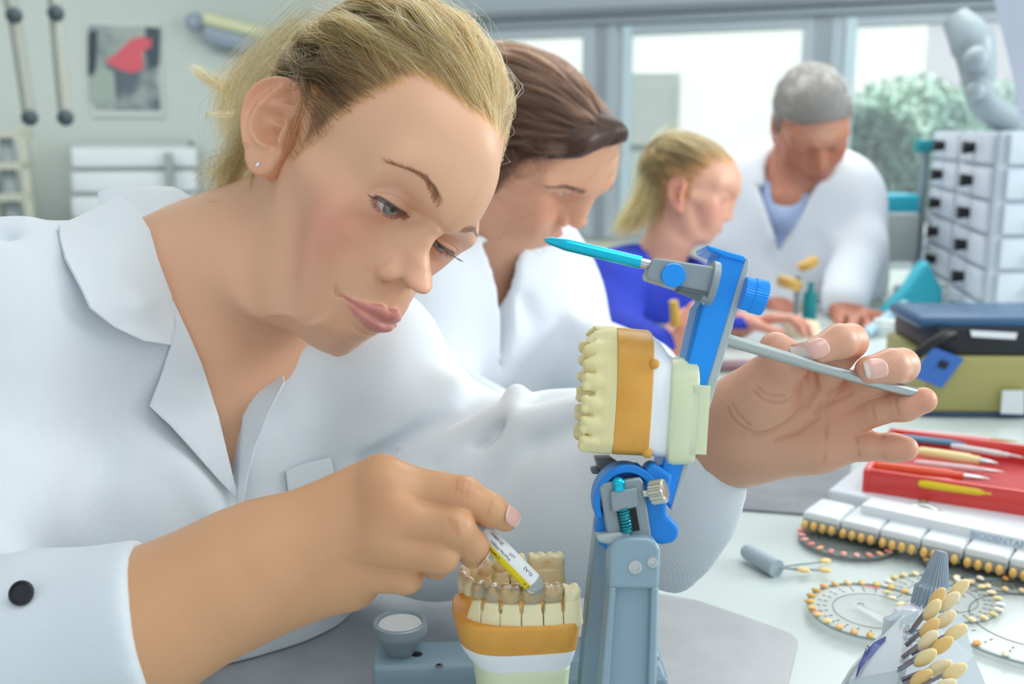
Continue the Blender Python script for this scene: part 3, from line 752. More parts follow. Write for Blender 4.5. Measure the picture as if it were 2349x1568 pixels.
# right hand, seen from its back, holding the syringe
RH = dict(idx=[(880, 1110, .702), (1062, 1137, .688), (1122, 1168, .692), (1160, 1188, .699)], idr=(.0125, .0103, .0088, .0072),
          mid=[(880, 1185, .692), (1045, 1212, .676), (1084, 1252, .688), (1084, 1274, .697)], mir=(.0120, .0098, .0082, .0070),
          rin=[(850, 1245, .692), (1012, 1273, .678), (1000, 1290, .698), (960, 1290, .712)], rir=(.0118, .0094, .0082, .0070),
          pin=[(830, 1310, .698), (930, 1322, .690), (935, 1328, .708), (900, 1320, .72)], pir=(.0115, .0088, .0075, .0066),
          thu=[(700, 1250, .735), (900, 1235, .745), (1030, 1240, .728), (1085, 1255, .714)], thr=(.017, .0130, .0108, .0085))
def rhand(p):
    d = None
    fg = []
    for a, b in (('idx', 'idr'), ('mid', 'mir'), ('rin', 'rir'), ('pin', 'pir'), ('thu', 'thr')):
        pts = [P(*q) for q in RH[a]]; fg.append(chain(p, pts, RH[b], .003))
    F = fg[0]
    for e in fg[1:]: F = smin(F, e, .0016)
    wr = P(560, 1308, .700)
    palm = None
    for (x, y, z, r), r0 in (((872, 1095, .708, .0130), .021), ((862, 1170, .700, .0135), .022), ((835, 1245, .700, .0130), .022), ((800, 1318, .704, .0130), .021)):
        e = cap(p, wr+(P(x, y, z)-P(860, 1200, .70))*.42, P(x, y, z), r0*.9, r); palm = e if palm is None else smin(palm, e, .014)
    palm = smin(palm, cap(p, P(620, 1290, .718), P(840, 1210, .722), .024, .018), .02)
    palm = smin(palm, cap(p, P(640, 1330, .708), P(800, 1330, .712), .021, .015), .016)
    d = smin(palm, F, .0052)
    fo = chain(p, [P(585, 1292, .700), P(440, 1366, .692), P(320, 1440, .687), P(120, 1520, .693)], (.0255, .0290, .0345, .035), .02)
    fo2 = chain(p, [P(600, 1320, .703), P(480, 1378, .700), P(330, 1445, .695)], (.018, .0235, .031), .02)
    d = smin(d, smin(fo, fo2, .02), .022)
    # knuckle bumps and tendons
    for x, y, z, r in ((884, 1095, .6885, .0075), (905, 1160, .679, .0075), (880, 1232, .680, .0065), (560, 1375, .682, .009)):
        d = smin(d, sph(p, P(x, y, z).astype(f32), r), .016)
    for a, b in (((600, 1270), (850, 1100)), ((620, 1300), (870, 1165)), ((640, 1330), (850, 1235))):
        q = cap(p, P(*a, .678), P(*b, .682), 0); d = d-f32(.0011)*np.exp(-(q/.006)**2)
    for (x, y) in ((1062, 1112), (1068, 1118), (1055, 1107)):
        pass
    for q_, w_, a_ in RC: q = chain(p, q_, [0]*len(q_)); d = d+f32(a_)*np.exp(-(q/f32(w_))**2)
    return d
RN = [(P(1168, 1183, .6935), P(1170, 1200, .70)-P(1140, 1172, .69), P(1180, 1165, .68)-P(1160, 1190, .70), .0062, .0046),
      (P(1098, 1272, .6935), P(1086, 1292, .70)-P(1092, 1258, .69), P(1125, 1272, .683)-P(1085, 1265, .694), .0055, .0042)]
RC = []
def snap(fn, pts): return [P(x, y, (march(fn, x, y, .6, 1.1) or .7)) for x, y in pts]
RC = [(snap(rhand, q), w, a) for q, w, a in (([(1050, 1095), (1046, 1125)], .0009, .0005), ([(1062, 1098), (1058, 1132)], .0008, .0005), ([(1075, 1104), (1070, 1138)], .0009, .0005), ([(1128, 1146), (1118, 1178)], .0008, .0004), ([(1030, 1190), (1040, 1215)], .001, .0004), ([(1044, 1196), (1050, 1225)], .001, .0004))]
# left hand, palm toward the camera, steadying the rod
LH = dict(thu=[(1700, 950, .83), (1762, 880, .796), (1800, 830, .778), (1778, 797, .777)], thr=(.024, .0165, .0128, .0095),
          idx=[(1838, 925, .815), (1895, 850, .792), (1950, 782, .765), (1925, 783, .752), (1872, 806, .748)], idr=(.013, .0105, .0098, .0096, .0082),
          mid=[(1905, 935, .812), (1985, 880, .792), (2068, 838, .768), (2046, 839, .757), (1993, 848, .753)], mir=(.013, .0105, .0097, .0096, .0080),
          rin=[(1935, 965, .808), (2010, 937, .79), (2075, 930, .778), (2118, 918, .772)], rir=(.0125, .0095, .0088, .0079),
          pin=[(1895, 1020, .812), (1985, 1022, .80), (2050, 1026, .792), (2078, 1028, .787)], pir=(.0125, .0088, .0082, .0074))
def lhand(p):
    fg = []
    for a, b in (('idx', 'idr'), ('mid', 'mir'), ('rin', 'rir'), ('pin', 'pir')):
        pts = [P(*q) for q in LH[a]]; fg.append(chain(p, pts, LH[b], .004))
    F = fg[0]
    for e in fg[1:]: F = smin(F, e, .0014)
    wr = P(1690, 995, .848); palm = None
    for (x, y, z, r), r0 in (((1838, 925, .820, .0135), .020), ((1895, 940, .816, .0140), .021), ((1920, 975, .816, .0140), .021), ((1885, 1022, .816, .0135), .020)):
        e = cap(p, wr+(P(x, y, z)-P(1885, 965, .82))*.55, P(x, y, z), r0, r); palm = e if palm is None else smin(palm, e, .014)
    palm = smin(palm, cap(p, P(1730, 1020, .828), P(1860, 1030, .812), .017, .013), .014)
    d = smin(palm, F, .010)
    th = chain(p, [P(*q) for q in LH['thu']], LH['thr'], .006)
    th = smin(th, ell(p, P(1745, 925, .815), (.025, .022, .017)), .016)
    d = smin(d, th, .007)
    fo = chain(p, [P(1690, 985, .848), P(1620, 1005, .872), P(1500, 1040, .92), P(1300, 1080, .98)], (.0235, .0265, .031, .036), .02)
    fo = smin(fo, chain(p, [P(1720, 1015, .846), P(1620, 1040, .875)], (.018, .024), .01), .015)
    d = smin(d, fo, .02)
    # creases of the palm and round the thumb
    for q_, w_, a_ in LCS: q = chain(p, q_, [0]*len(q_)); d = d+f32(a_)*np.exp(-(q/f32(w_))**2)
    return d
LCS = []
LC = [([(1866, 850, .79), (1872, 890, .798), (1850, 930, .798), (1800, 975, .80), (1730, 1000, .81)], .0016, .0016),
      ([(1730, 900, .785), (1752, 920, .782), (1790, 925, .784), (1815, 915, .786)], .0009, .0009), ([(1738, 890, .785), (1760, 906, .782), (1800, 908, .784)], .0008, .0006),
      ([(1670, 935, .81), (1680, 960, .81), (1710, 985, .81), (1740, 996, .81)], .0009, .0006), ([(1678, 925, .81), (1692, 950, .805), (1720, 975, .805)], .0008, .0005),
      ([(1885, 925, .797), (1873, 960, .797), (1830, 990, .80), (1780, 1010, .805)], .0010, .0008), ([(1950, 905, .79), (1900, 925, .795), (1870, 945, .798)], .0010, .0007),
      ([(1905, 900, .79), (1895, 980, .797), (1890, 1060, .80)], .0010, .0005), ([(2000, 930, .78), (2006, 962, .782)], .0008, .0005), ([(1965, 1000, .79), (1970, 1045, .79)], .0008, .0005),
      ([(2055, 910, .77), (2060, 950, .77)], .0008, .0005), ([(2025, 1000, .785), (2030, 1050, .785)], .0008, .0005)]
LCS = [(snap(lhand, [(x, y) for x, y, z in pts]), w*1.15, a*1.5) for pts, w, a in LC]
LN = [(P(1872, 800, .7398), P(1858, 812, .745)-P(1905, 795, .748), FWD*-1+RGT*-.05-UPV*.0, .0068, .0052),
      (P(2008, 846, .7450), P(1985, 852, .75)-P(2035, 842, .755), FWD*-1-UPV*.15+RGT*.1, .0062, .0054),
      ]
def nail_obj(fn, nl, parent):
    ce, ax, nr, ln, wd = nl; ax = unit(ax); nr = unit(nr-ax*np.dot(nr, ax)); sd = np.cross(ax, nr); n = 17; V = []; C = []
    A, B = np.meshgrid(np.linspace(-1, 1, n), np.linspace(-1, 1, n), indexing='ij'); A = A.ravel(); B = B.ravel()
    k = 1/np.maximum((np.abs(A)**3.2+np.abs(B)**3.2)**(1/3.2), 1e-6); k = np.minimum(k*np.maximum(np.abs(A), np.abs(B)), 1); A = A*k; B = B*k
    q = (ce+ax*A[:, None]*ln+sd*B[:, None]*wd+nr*.006).astype(f32)
    for _ in range(40): q = q-nr.astype(f32)*np.clip(fn(q)-f32(.00025), -.001, .001)[:, None]*f32(.8)
    q = q.astype(float)+nr*(.00035*(1-B**4)*(1-np.clip(-A, 0, 1)**6))[:, None]
    F = np.array([(i*n+j, (i+1)*n+j, (i+1)*n+j+1, i*n+j+1) for i in range(n-1) for j in range(n-1)])
    c = np.tile(np.array(srgb('ecb8aa')), (n*n, 1)); t = sstep(.62, .74, A)[:, None]; c = c*(1-t)+np.array(srgb('f3e6dc'))*t; t = (.5*sstep(-.7, -.95, A))[:, None]; c = c*(1-t)+np.array(srgb('f0d2c8'))*t
    o = mesh_obj('fingernail', q, F, mat('nail', 'ecb8aa', .22, attr=True, coat=.5), parent, cols=c); s_ = o.modifiers.new('t', 'SOLIDIFY'); s_.thickness = .0005; s_.offset = -1; return o
woman = thing('person', 'fair-haired woman in a white coat bending over the dental casts, syringe in hand', 'person', P(440, 1300, 1.05))
V, F = sdf_mesh_w(wskin, ([(-215, 2.2), (-75, 1.5), (-56, .6), (56, .6), (75, 1.5), (260, 2.2)], [(-230, 2.2), (-110, 1.8), (40, 1.5), (58, .6), (120, .6)], [(-330, 2.2), (-110, 1.8), (-75, .8), (-62, .6), (44, .6), (60, 1.4), (130, 1.6)]))
cols = head_cols(V, WM)
nk_w = sstep(-92, -120, V[:, 2])
pts = []; ob = []
for a, b in W_LM: pts.append(a); ob.append(b)
keep = V[:, 2] > -98
SIL = [('y', 1, y, x) for y, x in ((350, 1142), (400, 1140), (450, 1122), (500, 1099), (640, 984))]+[('x', 1, x, y) for x, y in ((668, 746), (700, 775), (735, 798), (785, 813), (825, 792))]
def deform(Q):
    Q = landmark_warp(WP, pts, ob, Q); return landmark_warp(WP, pts2, ob2, Q, 30.0)
pts2 = []; ob2 = []
V1 = landmark_warp(WP, pts, ob, V)
for a, b in silhouette(WP, V1, SIL, keep): pts2.append(a); ob2.append(b)
A_ = landmark_warp(WP, pts, ob, np.array(pts, float))
for a in A_[[0, 1, 2, 3, 5, 6, 7, 8, 14, 15, 16, 17, 18]]: pts2.append(tuple(a)); ob2.append(tuple(proj(WP.w(a))[0][0]))
# anchors that stay put keep the back of the head and the neck unmoved
Vw = deform(V)
a_ = np.abs(V[:, 0]); wr_ = np.clip(sstep(30, 44, a_)*sstep(66, 50, V[:, 1])*sstep(14, 0, V[:, 2])+sstep(-66, -84, V[:, 2])*sstep(70, 50, V[:, 1]), 0, 1)
Vw = relax(Vw, F, .8, 26, wr_)
Xh = WP.w(Vw)
cols = cols*(1+.03*vnoise(Xh.astype(f32), 40, 4)[:, None])
parts_V = [Xh]; parts_F = [F]; parts_C = [cols]; n0 = len(Xh)
# the near ear, set as the photograph shows it
def place_ear(org, xdir, ydir, zdir, sc=1.0):
    Ve, Fe = sdf_mesh(ear_sdf, (-26, -37, -13), (14, 38, 20), .55)
    xd = unit(xdir); yd = unit(ydir-xd*np.dot(ydir, xd)); zd = np.cross(xd, yd)
    if np.dot(zd, zdir) < 0: zd = -zd; Fe = Fe[:, ::-1]
    s_ = np.array(sc)*np.ones(3)
    return org+(Ve[:, :1]*xd*s_[0]+Ve[:, 1:2]*yd*s_[1]+Ve[:, 2:]*zd*s_[2])/1000, Fe, Ve
earc = P(641, 300, .8545)
Xe, Fe, Vle = place_ear(earc, P(700, 312, .860)-P(600, 287, .875), P(655, 180, .868)-P(612, 412, .845), unit(CAM-P(640, 300, .86)), (1.2, 1.05, 1.0))
ce = np.tile(np.array(srgb('e0aa88')), (len(Xe), 1))
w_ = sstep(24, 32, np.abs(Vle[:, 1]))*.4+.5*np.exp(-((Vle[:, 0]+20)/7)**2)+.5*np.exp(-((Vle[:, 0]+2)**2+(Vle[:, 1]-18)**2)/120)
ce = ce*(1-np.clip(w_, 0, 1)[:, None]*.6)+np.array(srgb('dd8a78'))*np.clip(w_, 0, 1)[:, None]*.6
parts_V.append(Xe); parts_F.append(Fe+n0); parts_C.append(ce); n0 += len(Xe)
for fn, lo, hi, nl, kn, hh in ((rhand, (-.31, .38, .74), (.02, .68, .98), RN, [(P(890, 1105, .69), .012, 'd98a66', .35), (P(905, 1165, .68), .012, 'd98a66', .35), (P(1062, 1120, .68), .008, 'd98a66', .3)], .00085),
                       (lhand, (.03, .52, .84), (.32, .86, 1.08), LN, [(P(1870, 800, .745), .014, 'e09a84', .4), (P(1995, 848, .75), .014, 'e09a84', .5), (P(2118, 925, .772), .014, 'e0907c', .5), (P(2080, 1028, .787), .012, 'e0907c', .4), (P(1960, 960, .80), .02, 'dc8e76', .4), (P(1900, 940, .80), .03, 'dc9a80', .35), (P(1790, 830, .78), .02, 'dc9080', .4)], .00085)):
    Vh, Fh = sdf_mesh(fn, lo, hi, hh)
    parts_V.append(Vh); parts_F.append(Fh+n0); n0 += len(Vh)
    cr_ = LCS if fn is lhand else RC
    ch_ = hand_cols(Vh, 'd6a278' if fn is rhand else 'dca98c', knuck=kn)
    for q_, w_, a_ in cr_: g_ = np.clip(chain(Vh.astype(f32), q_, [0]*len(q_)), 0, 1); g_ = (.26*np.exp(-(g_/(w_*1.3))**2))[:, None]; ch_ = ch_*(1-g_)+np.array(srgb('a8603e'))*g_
    parts_C.append(ch_)
    for q_ in nl: nail_obj(fn, q_, woman)
body = mesh_obj('body', np.concatenate(parts_V), np.concatenate(parts_F), SK, woman, cols=np.concatenate(parts_C))
# coat
V, F = sdf_mesh(woman_coat, (-.52, .40, TZ-.03), (.30, 1.15, 1.16), .0026, smooth=2)
coat = mesh_obj('coat', V, F, COATM, woman)
COATF = woman_coat
# eyes (moved with the warp)
for sgn, px_ in ((1, (903, 480)), (-1, (1012, 562))):
    sh_ = []
    for x_ in np.linspace(-.85, .85, 9):
        for dz_ in (.6, 2.5): sh_.append(lid_pt(WM, sgn, x_, True, 13.8, dz_)[0]); sh_.append(lid_pt(WM, sgn, x_, False, 13.8, -dz_)[0])
    sh_ = deform(np.array(sh_)); ec = np.array([sgn*31., 69, 11])+(sh_.mean(0)-sh_.mean(0)); ec = sh_.mean(0)-np.array([0, 12.0, 0])
    for _ in range(60):
        v_ = sh_-ec; r_ = np.linalg.norm(v_, axis=1); ec = ec+(v_*(1-13.6/r_)[:, None]).mean(0)*np.array([.8, .8, .8])
    er_ = min(12.1, np.percentile(np.linalg.norm(sh_-ec, axis=1), 8)-1.15)/1000*WP.k; ec = WP.w(ec); zz = float((ec-CAM)@FWD)/KD
    for k_ in range(60):       # where the sight line through the pupil meets the eyeball
        q_ = P(*px_, zz-.0154+k_*.0002)
        if np.linalg.norm(q_-ec) <= er_*1.03: break
    eye_obj(woman, ec, unit(q_-ec), er_, iris='7c8283', name='eye')

# depth of the surfaces already built, as seen over the frame, to lay cloth pieces on
def depth_map(Xs, c=12):
    gw, gh = W_PX//c+40, H_PX//c+40; D = np.full((gh, gw), 9.0)
    for X in Xs:
        px, z = proj(X); z = z/KD; i = np.clip((px[:, 1]/c+20).astype(int), 0, gh-1); j = np.clip((px[:, 0]/c+20).astype(int), 0, gw-1); np.minimum.at(D, (i, j), z)
    for _ in range(3):
        E = np.pad(D, 1, constant_values=9.0); N = np.stack([E[1+a:gh+1+a, 1+b:gw+1+b] for a in (-1, 0, 1) for b in (-1, 0, 1)])
        v = (N < 8); m = np.where(v, N, 0).sum(0)/np.maximum(v.sum(0), 1); D = np.where((D > 8) & (v.sum(0) > 0), m, D)
    def g(x, y):
        u = x/c+19.5; v = y/c+19.5; i = int(np.clip(v, 1, gh-3)); j = int(np.clip(u, 1, gw-3)); k = D[i-1:i+3, j-1:j+3]; k = k[k < 8]
        return float(k.mean()) if len(k) else None
    return g
DMC = depth_map([V])
DMB = depth_map([Xh, Xe])
def lay(samples, off=.006, maps=(DMC, DMB)):
    q = []
    for s_ in samples:
        x, y = s_[:2]
        if len(s_) > 2 and s_[2] is not None: q.append((x, y, s_[2])); continue
        ds = [m_(x, y) for m_ in maps]; ds = [d_ for d_ in ds if d_]; q.append((x, y, (min(ds) if ds else .95)-off-(s_[3] if len(s_) > 3 else 0)))
    return tps(q)
ol = [(135, 517), (200, 488), (272, 452), (312, 482), (342, 528), (362, 600), (392, 680), (397, 710), (396, 760), (390, 791), (330, 782), (262, 750), (207, 706), (188, 665), (150, 592), (138, 550)]
patch('collar', ol, COATM, woman, dep=lay([(135, 517), (200, 520), (272, 470, None, .004), (342, 528), (362, 600), (397, 700), (390, 791, None, .004), (330, 782, None, .006), (262, 750, None, .007), (207, 706, None, .008), (150, 592, None, .004), (260, 620, None, .009), (320, 700, None, .008)]), th=.0022, n=30, rim=False)
ol = [(396, 690), (430, 762), (462, 835), (500, 955), (528, 1070), (546, 1146), (500, 1098), (440, 1030), (390, 975), (343, 931), (370, 862), (391, 795)]
patch('lapel', ol, COATM, woman, dep=lay([(396, 690), (430, 762), (462, 835), (500, 955), (546, 1146), (500, 1098), (440, 1030, None, .003), (343, 931, None, .005), (391, 795), (430, 900, None, .005)], .0045), th=.0018, n=26, rim=False)
ol = [(574, 782), (600, 764), (640, 757), (648, 820), (652, 877), (622, 935), (590, 1010), (568, 1090), (556, 1165), (545, 1150), (550, 1080), (556, 980), (564, 870)]
patch('lapel', ol, COATM, woman, dep=lay([(574, 782), (640, 757, None, 0), (652, 877, None, .004), (590, 1010), (556, 1165), (545, 1150), (556, 980), (564, 870)], .004, (DMC,)), th=.0018, n=26, rim=False)
ol = [(655, 1080), (700, 1062), (757, 1049), (770, 1100), (720, 1150), (668, 1175)]
patch('pocket', ol, COATM, woman, dep=lay([(655, 1080), (757, 1049), (770, 1100), (668, 1175)], .003, (DMC,)), th=.0016, n=16, rim=False)
ol = [(224, 442), (262, 431), (330, 427), (398, 430), (440, 452), (475, 492), (430, 540), (330, 560), (240, 520)]
patch('collar', ol, COATM, woman, dep=tps([(224, 442, .985), (330, 427, 1.0), (398, 430, 1.01), (475, 492, 1.0), (430, 540, .985), (330, 560, .96), (240, 520, .965)]), th=.0024, n=18, rim=False)
b = MB(); q_ = P(52, 1360, (DMC(52, 1352) or .85)-.004); b.lathe([(0, 0), (.0055, 0), (.0062, .001), (.0062, .0022), (.005, .0028), (.0045, .0018), (0, .0018)], q_, -FWD+UPV*.3, 28); b.build('button', mat('button_black', '26262e', .35), woman)
# ear stud
b = MB(); b.ball(P(591, 378, (DMB(591, 378) or .85)-.002), .0021, 16); b.build('ear_stud', mat('silver', 'e8e8ea', .12, 1.0), woman)
rng = np.random.default_rng(5)
def blond(n, rng, dark=0.0, light='dab673', mid='ab8046', dk='6a4826', warm='b88038'):
    u = rng.uniform(0, 1, n); c = [np.array(srgb(x)) for x in (dk, mid, light, warm)]
    o = np.where((u < .3+dark)[:, None], c[0], np.where((u < .62+dark*.6)[:, None], c[1], np.where((u < .85)[:, None], c[2], c[3])))
    return o*rng.uniform(.75, 1.15, n)[:, None]
def wcond(q): return (hairline(q, WM)+rng.normal(size=len(q))*2.5 > 0) & ~((np.abs(q[:, 0]) > 55) & (q[:, 1] > -28) & (q[:, 1] < 6) & (q[:, 2] < 34))
def earclear(q):
    w = np.exp(-((q[..., 1]+8)/17)**2)*(np.abs(q[..., 0]) > 50); lim = 40*w-60*(1-w)
    q = q.copy(); q[..., 2] = np.where(w > .05, np.maximum(q[..., 2], lim+.12*(q[..., 2]-lim)), q[..., 2]); return q
roots = scalp_roots(15000, WM, rng, wcond)
TIE = np.array([8, -104, 22.])
def wtie(r):
    k = (sstep(48, 28, r[:, 2])*sstep(38, 52, np.abs(r[:, 0]))*sstep(-12, 4, r[:, 1]))[:, None]
    return TIE*(1-k)+np.stack([np.sign(r[:, 0])*52, np.full(len(r), -62.), np.full(len(r), 72.)], 1)*k
q, own = swept(roots, WM, wtie, rng, npt=18, lift=11, wave=4.2, nclump=260, freq=2.2, base=1.0, stop=.95, spread=12)
q = earclear(q); qs = deform(q.reshape(-1, 3)).reshape(q.shape)
paths = [WP.w(x) for x in qs]
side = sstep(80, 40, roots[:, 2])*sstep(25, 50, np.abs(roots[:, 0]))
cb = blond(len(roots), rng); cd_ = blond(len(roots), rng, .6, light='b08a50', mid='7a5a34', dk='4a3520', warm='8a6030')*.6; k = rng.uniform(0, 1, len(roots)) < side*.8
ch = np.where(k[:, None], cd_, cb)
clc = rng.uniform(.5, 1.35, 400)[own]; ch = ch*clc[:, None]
# short soft hairs along the hairline
r2 = scalp_roots(2600, WM, rng, lambda q: (np.abs(hairline(q, WM)+1) < 5) & wcond(q+0))
q2, o2 = swept(r2, WM, wtie, rng, npt=8, lift=1.0, wave=1.0, nclump=200, cl=.3, base=.3, stop=.11, spread=12)
q2 = deform(q2.reshape(-1, 3)).reshape(q2.shape)
paths2 = [WP.w(x) for x in q2]; c2_ = blond(len(r2), rng, -.1)
# knot behind the head and the loose locks
lk = []
def L3(*a): return [P(x, y, d) for x, y, d in a]
for g, n, w0, w1, wv in ((L3((700, 70, 1.0), (620, 140, 1.04), (545, 200, 1.04), (500, 195, 1.03), (455, 165, 1.0), (441, 152, 1.0)), 110, 15, 4, 2),
                     (L3((730, 60, 1.0), (610, 150, 1.06), (540, 210, 1.05), (530, 290, 1.03), (560, 330, 1.0)), 380, 24, 16, 3),
                     (L3((680, 110, 1.0), (590, 170, 1.03), (540, 230, 1.02), (555, 310, .99)), 420, 22, 18, 3),
                     (L3((650, 130, .96), (580, 210, .98), (560, 260, .98), (550, 330, .96)), 380, 20, 16, 3),
                     (L3((640, 170, .93), (600, 210, .94), (570, 260, .93), (548, 350, .925), (535, 400, .93)), 420, 14, 10, 3),
                     (L3((600, 240, .94), (556, 255, .93), (510, 262, .92), (480, 258, .92), (472, 275, .92)), 22, 5, 1.2, .8),
                     (L3((580, 250, .94), (550, 290, .93), (528, 310, .93), (505, 290, .925)), 22, 5, 2, 1),
                     (L3((560, 330, .93), (540, 370, .925), (500, 395, .93), (490, 440, .93)), 240, 14, 16, 3),
                     (L3((560, 360, .94), (535, 400, .93), (520, 440, .935), (500, 460, .94)), 260, 12, 12, 2.5),
                     (L3((548, 300, .925), (520, 340, .92), (490, 380, .92), (480, 420, .92)), 40, 9, 9, 3),
                     (L3((572, 395, .90), (578, 425, .89), (560, 455, .887), (500, 464, .89), (455, 458, .90)), 16, 3, 1.5, .6),
                     (L3((575, 390, .90), (572, 430, .89), (540, 455, .89)), 12, 3, 2, .6)):
    lk += lock(g, n, rng, w0, w1, wav=wv)
cl_ = blond(len(lk), rng, -.05, light='dcc084'); 
# flyaways
fr = scalp_roots(700, WM, rng, lambda q: hairline(q, WM) > 10); qf, _ = swept(fr, WM, TIE, rng, npt=14, lift=17, wave=8, nclump=500, cl=.1, freq=1.2, base=3, stop=.8, spread=14)
qf = deform(qf.reshape(-1, 3)).reshape(qf.shape); pf = [WP.w(x) for x in qf]; cf = blond(len(fr), rng, -.2)
allp = paths+paths2+lk+pf
rad = np.concatenate([np.full(len(paths), .00013), np.full(len(paths2), .00007), np.full(len(lk), .00010), np.full(len(pf), .00008)])
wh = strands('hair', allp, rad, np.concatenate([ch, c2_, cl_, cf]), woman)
# brows and lashes
bp = []
for s_ in (1, -1): bp += brow(WM, s_, rng, n=520, inner=(14.5, 31.8), arch=(34, 36.2), outer=(54, 34), wd=6.0, ln=7.5)
bp = [WP.w(x) for x in deform(np.concatenate(bp)).reshape(-1, 5, 3)]
strands('eyebrows', bp, np.full(len(bp), .00008), np.tile(np.array(srgb('5c4434')), (len(bp), 1))*rng.uniform(.6, 1.3, len(bp))[:, None], woman)
ls = []
for s_ in (1, -1): ls += lashes(WM, s_, rng, 230, True, 8.0)+lashes(WM, s_, rng, 60, False, 3.4)
ls = [WP.w(x) for x in deform(np.concatenate(ls)).reshape(-1, 7, 3)]
strands('eyelashes', ls, np.full(len(ls), .00009), np.tile(np.array(srgb('2a2422')), (len(ls), 1)), woman)
# ---------------------------------------------------------------- the articulator with its two dental casts, and the syringe
M_or = mat('orange_base', 'e6a94c', .42, sss=.15, noise=('dc9c40', 60, .35, .7), bump=(300, .08, .0004), ssss=.004)
M_st = mat('die_stone', 'f1e6bc', .55, sss=.3, bump=(500, .12, .0004), sssr=(1, .8, .5), ssss=.004)
M_sty = mat('yellow_stone', 'efe4ae', .5, sss=.3, bump=(400, .12, .0005), sssr=(1, .8, .4), ssss=.004)
M_wh = mat('white_plaster', 'eef2f5', .6, bump=(250, .2, .0006))
M_gr = mat('pale_green_mount', 'dfe6c2', .4, sss=.2, sssr=(1, 1, .6), ssss=.004)
M_cr = mat('ceramic_crowns', 'cfae76', .22, sss=.5, coat=.6, sssr=(1, .7, .35), ssss=.003, noise=('a9a08a', 160, .35, .65))
M_cr2 = mat('light_ceramic', 'e8d6b0', .22, sss=.5, coat=.6, sssr=(1, .7, .4), ssss=.003)
M_bl = mat('blue_anodised', '0d98fb', .38, .15, coat=.2)
M_bd = mat('blue_plastic', '0f83dd', .42)
M_gy = mat('grey_metal', '93a0a6', .4, .25)
M_gb = mat('blue_grey_enamel', '8fa9b8', .38, .1, coat=.3)
M_gl = mat('light_grey', 'b4c0c0', .45)
M_si = mat('silver_steel', 'c4c8c8', .24, 1.0)
M_te = mat('teal_metal', '19c4e4', .26, .85, coat=.3)
M_dk = mat('dark_hole', '15171c', .5)
def loft(b, out, O, E, secs, mi=0):
    """stack of outlines: secs = (height, scale1, scale2, shift1, shift2), outline centre scaled about its mean"""
    out = spline(np.vstack([out, out[:1]]), 5)[:-1]; c = (out.max(0)+out.min(0))/2; V = []; n = len(out)
    for h, s1, s2, d1, d2 in secs:
        q = (out-c)*np.array([s1, s2])+c+np.array([d1, d2]); V.append(O+(q[:, :1]*E[0]+q[:, 1:]*E[1]+h*E[2])/1000)
    F = [tuple(range(n-1, -1, -1)), tuple((len(secs)-1)*n+i for i in range(n))]
    F += [(k*n+i, k*n+(i+1) % n, (k+1)*n+(i+1) % n, (k+1)*n+i) for k in range(len(secs)-1) for i in range(n)]
    return b.add(np.concatenate(V), F, mi)
def tooth(q, c, w, dp, h, ang, kind):
    """one tooth about c (mm), w along the arch, dp across, h tall, ang = direction of the arch"""
    ca, sa = math.cos(ang), math.sin(ang); x = (q[:, 0]-c[0])*ca+(q[:, 1]-c[1])*sa; y = -(q[:, 0]-c[0])*sa+(q[:, 1]-c[1])*ca; z = q[:, 2]-c[2]
    p = np.stack([x, y, z], 1).astype(f32)
    if kind == 'm':
        d = ell(p, (0, 0, h*.42), (w*.52, dp*.52, h*.52))
        for sx in (-1, 1):
            for sy in (-1, 1): d = smin(d, sph(p, (sx*w*.25, sy*dp*.25, h*.74), w*.235), w*.12)
        d = smax(d, -sph(p, (0, 0, h*1.08), w*.2), w*.16)
    elif kind == 'p':
        d = ell(p, (0, 0, h*.42), (w*.54, dp*.5, h*.54))
        for sy in (-1, 1): d = smin(d, sph(p, (0, sy*dp*.24, h*.78), w*.25), w*.15)
    else:
        d = ell(p, (0, 0, h*.42), (w*.53, dp*.5, h*.56)); d = smin(d, rbox(p, (0, 0, h*.72), (w*.86, dp*.4, h*.42), 1.0), 2.0)
    return d
# arch line shared by both casts: posterior = +x, apex = -x, near row y ~ 8, far row y ~ 52
ARCH = np.array([(30, 8.5), (20, 7.5), (9, 7.5), (-3, 8.5), (-13.5, 11), (-21.5, 15.5), (-27.5, 21.5), (-31, 29), (-30, 37), (-24.5, 44), (-16, 48.5), (-5, 51), (6, 52), (17, 52.5), (28, 52.5)])
ARCH[:, 0] = np.where(ARCH[:, 0] < 0, ARCH[:, 0]*.88, ARCH[:, 0])
TK = ['m', 'm', 'm', 'm', 'p', 'p', 'i', 'i', 'i', 'i', 'p', 'p', 'm', 'm', 'm']
TW = [11, 11.5, 11.5, 11.5, 9, 8.6, 8.2, 8.2, 8.2, 8.4, 8.6, 8.8, 11, 11.5, 11]
def arch_ang(i):
    a = ARCH[max(i-1, 0)]; b = ARCH[min(i+1, len(ARCH)-1)]; return math.atan2(b[1]-a[1], b[0]-a[0])
def ridge(p, h0, h1, r):
    q2 = p[:, :2]; d = linedist(q2, spline(ARCH, 4)); z = p[:, 2]; tp = (z-h0)/(h1-h0)
    d = d-(r-2.2*np.clip(tp, 0, 1)); return np.maximum(d, np.maximum(h0-z, z-h1)).astype(f32)
def to_world(V, O, E): return O+(V[:, :1]*E[0]+V[:, 1:2]*E[1]+V[:, 2:]*E[2])/1000
art = thing('articulator', 'blue and grey dental articulator standing open on the steel bench plate', 'articulator', P(1440, 1840, .71))
